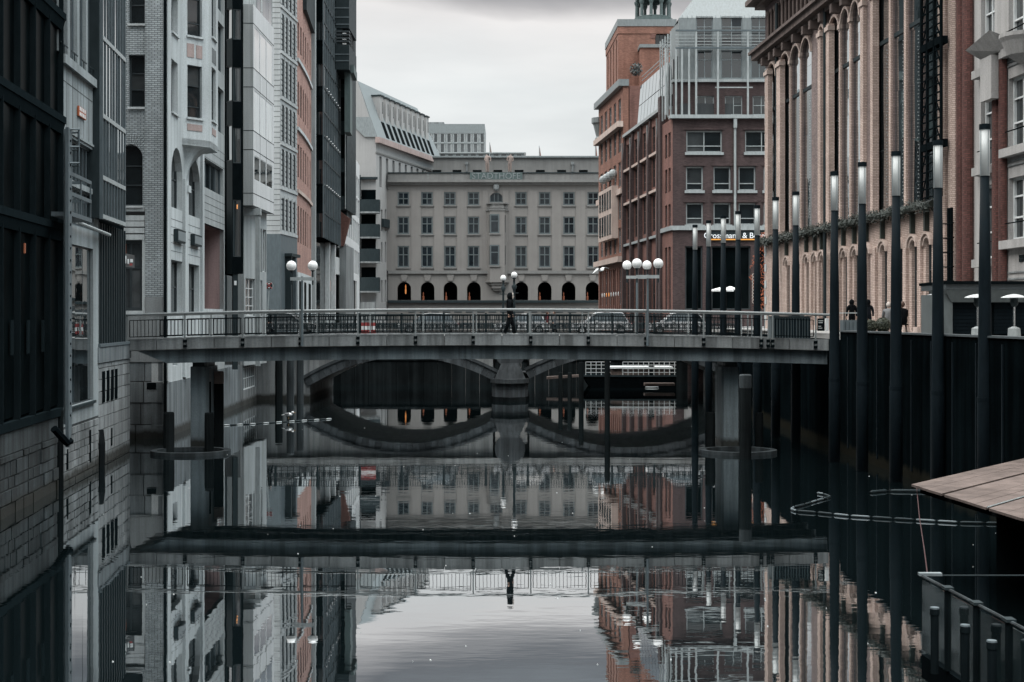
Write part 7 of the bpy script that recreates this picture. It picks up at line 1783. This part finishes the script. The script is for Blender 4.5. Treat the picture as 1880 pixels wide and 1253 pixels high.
# ================================================================== wooden deck and glass terrace in the foreground
zdk = 2.0; T_ = pxz(1671, 889, zdk); Ad = pxz(1880, 841, zdk)-T_; Bd = pxz(1880, 953, zdk)-T_
wd = thing('wooden_deck', 'pale weathered wooden deck corner jutting in at the lower right', 'deck', tuple(T_))
cuts = [0, .33, .72, 1.25]
for i in range(3):
    t0, t1 = cuts[i]+.012, cuts[i+1]-.012; g = 4
    for j in range(g):
        a0, a1 = t0+(t1-t0)*j/g, t0+(t1-t0)*(j+1)/g-.002
        q = [T_+Bd*a0, T_+Ad*1.3+Bd*a0, T_+Ad*1.3+Bd*a1, T_+Bd*a1]; dz = Vector((0, 0, random.uniform(-.004, .004)))
        MB().hexa([p-Vector((0, 0, .05))+dz for p in q]+[p+dz for p in q]).build('plank', 'deck_wood', wd)
q = [T_+Ad*.04+Bd*.05, T_+Ad*1.3+Bd*.05, T_+Ad*1.3+Bd*1.2, T_+Ad*.04+Bd*1.2]
MB().hexa([p-Vector((0, 0, .2)) for p in q]+[p-Vector((0, 0, .056)) for p in q]).build('frame', 'dark_timber', wd)
q = [T_+Ad*.45+Bd*.3, T_+Ad*1.3+Bd*.3, T_+Ad*1.3+Bd*1.2, T_+Ad*.45+Bd*1.2]
MB().hexa([Vector((p.x, p.y, -.3)) for p in q]+[p-Vector((0, 0, .21)) for p in q]).build('pontoon', 'black_steel', wd)
MB().tube([T_+Bd*cuts[2]+Vector((0, 0, .012)), T_+Ad*1.3+Bd*cuts[2]+Vector((0, 0, .012))], .018, 5).build('joint_strip', 'light_steel', wd)
rp = thing('mooring_rope', 'thin dark red mooring rope hanging from the wooden deck tip', 'rope', (8.9, 31, 1.9))
MB().tube([pxz(1683, 897, 1.85), px(1688, 950, 28.5), px(1697, 1010, 24), px(1703, 1057, 20.4)], .010, 5).build('rope', 'rope_red', rp)
tr = thing('glass_terrace', 'dark floating terrace with glass balustrade in the lower right corner', 'terrace', (6, 19, 0))
c0 = pxz(1692, 1057, 2.0); c1 = pxz(1880, 1155, 2.0); dirv = (c1-c0); far = c0+dirv*3.5; rt = Vector((9.0, c0.y, 2.0))
dx = Vector((0, 0, 1.1))
MB().prism([(c0.x, c0.y), (rt.x, rt.y), (rt.x+2, far.y), (far.x, far.y)], .55, .88).build('floor', 'black_steel', tr)
MB().prism([(c0.x+.3, c0.y-.3), (rt.x, rt.y-.3), (rt.x+2, far.y), (far.x+.3, far.y)], -.3, .549).build('float', 'black_steel', tr)
n = 12
for i in range(n):
    a, b = c0+(far-c0)*i/n, c0+(far-c0)*(i+1)/n; e = (b-a)*.02; z1 = Vector((0, 0, -.06)); z0 = Vector((0, 0, -1.05)); th = Vector((.02, 0, 0))
    MB().hexa([a+e+z0, b-e+z0, b-e+z0+th, a+e+z0+th, a+e+z1, b-e+z1, b-e+z1+th, a+e+z1+th]).build('glass_panel', 'rail_glass', tr)
    MB().box(b.x-.03, b.x+.03, b.y-.05, b.y+.05, .9, 1.99).build('post', 'deep_black_steel', tr)
    MB().box(b.x-.06, b.x+.06, b.y-.09, b.y+.09, 2.0, 2.035).build('post_cap', 'dark_steel', tr)
MB().tube([c0, far], .022, 6).build('top_rail', 'weathered_timber', tr)
MB().tube([c0, rt], .012, 6).build('back_rail', 'dark_steel', tr)
MB().hexa([c0+Vector((-.04, -.05, 0)), c0+Vector((.28, -.05, 0)), c0+Vector((.28, .05, 0)), c0+Vector((-.04, .05, 0)), c0+Vector((-.04, -.05, .04)), c0+Vector((.28, -.05, .04)), c0+Vector((.28, .05, .04)), c0+Vector((-.04, .05, .04))]).build('corner_cap', 'grey_frame', tr)
for (x, y, lab) in ((1716, 1118, 'short bollard light farthest inside the glass terrace'), (1772, 1150, 'short bollard light in the middle of the glass terrace'), (1821, 1179, 'short bollard light nearest on the glass terrace')):
    c = pxz(x, y, 1.75); t = thing('bollard', lab, 'bollard', (c.x, c.y, .88), 'bollards on the glass terrace')
    MB().lathe((c.x, c.y, .88), [(.055, 0), (.055, .78), (.065, .79), (.065, .87)], 12).build('post', 'deep_black_steel', t)
    MB().lathe((c.x, c.y, 1.751), [(.065, 0), (.06, .02)], 12).build('cap', 'blue_grey_steel', t)
# specks of litter on the water
fl = MB(); rnd = random.Random(8)
for k in range(70):
    x, y = rnd.uniform(150, 1880), rnd.uniform(780, 1230); p = pxz(x, y, .01); r_ = rnd.uniform(.008, .022); fl.lathe((p.x, p.y, .0), [(r_, 0), (r_*.7, .014)], 5)
o = tag(fl.build('floating_specks', 'white_frame'), kind='stuff'); o['label'] = 'tiny pale specks floating scattered on the dark water'; o['category'] = 'litter'
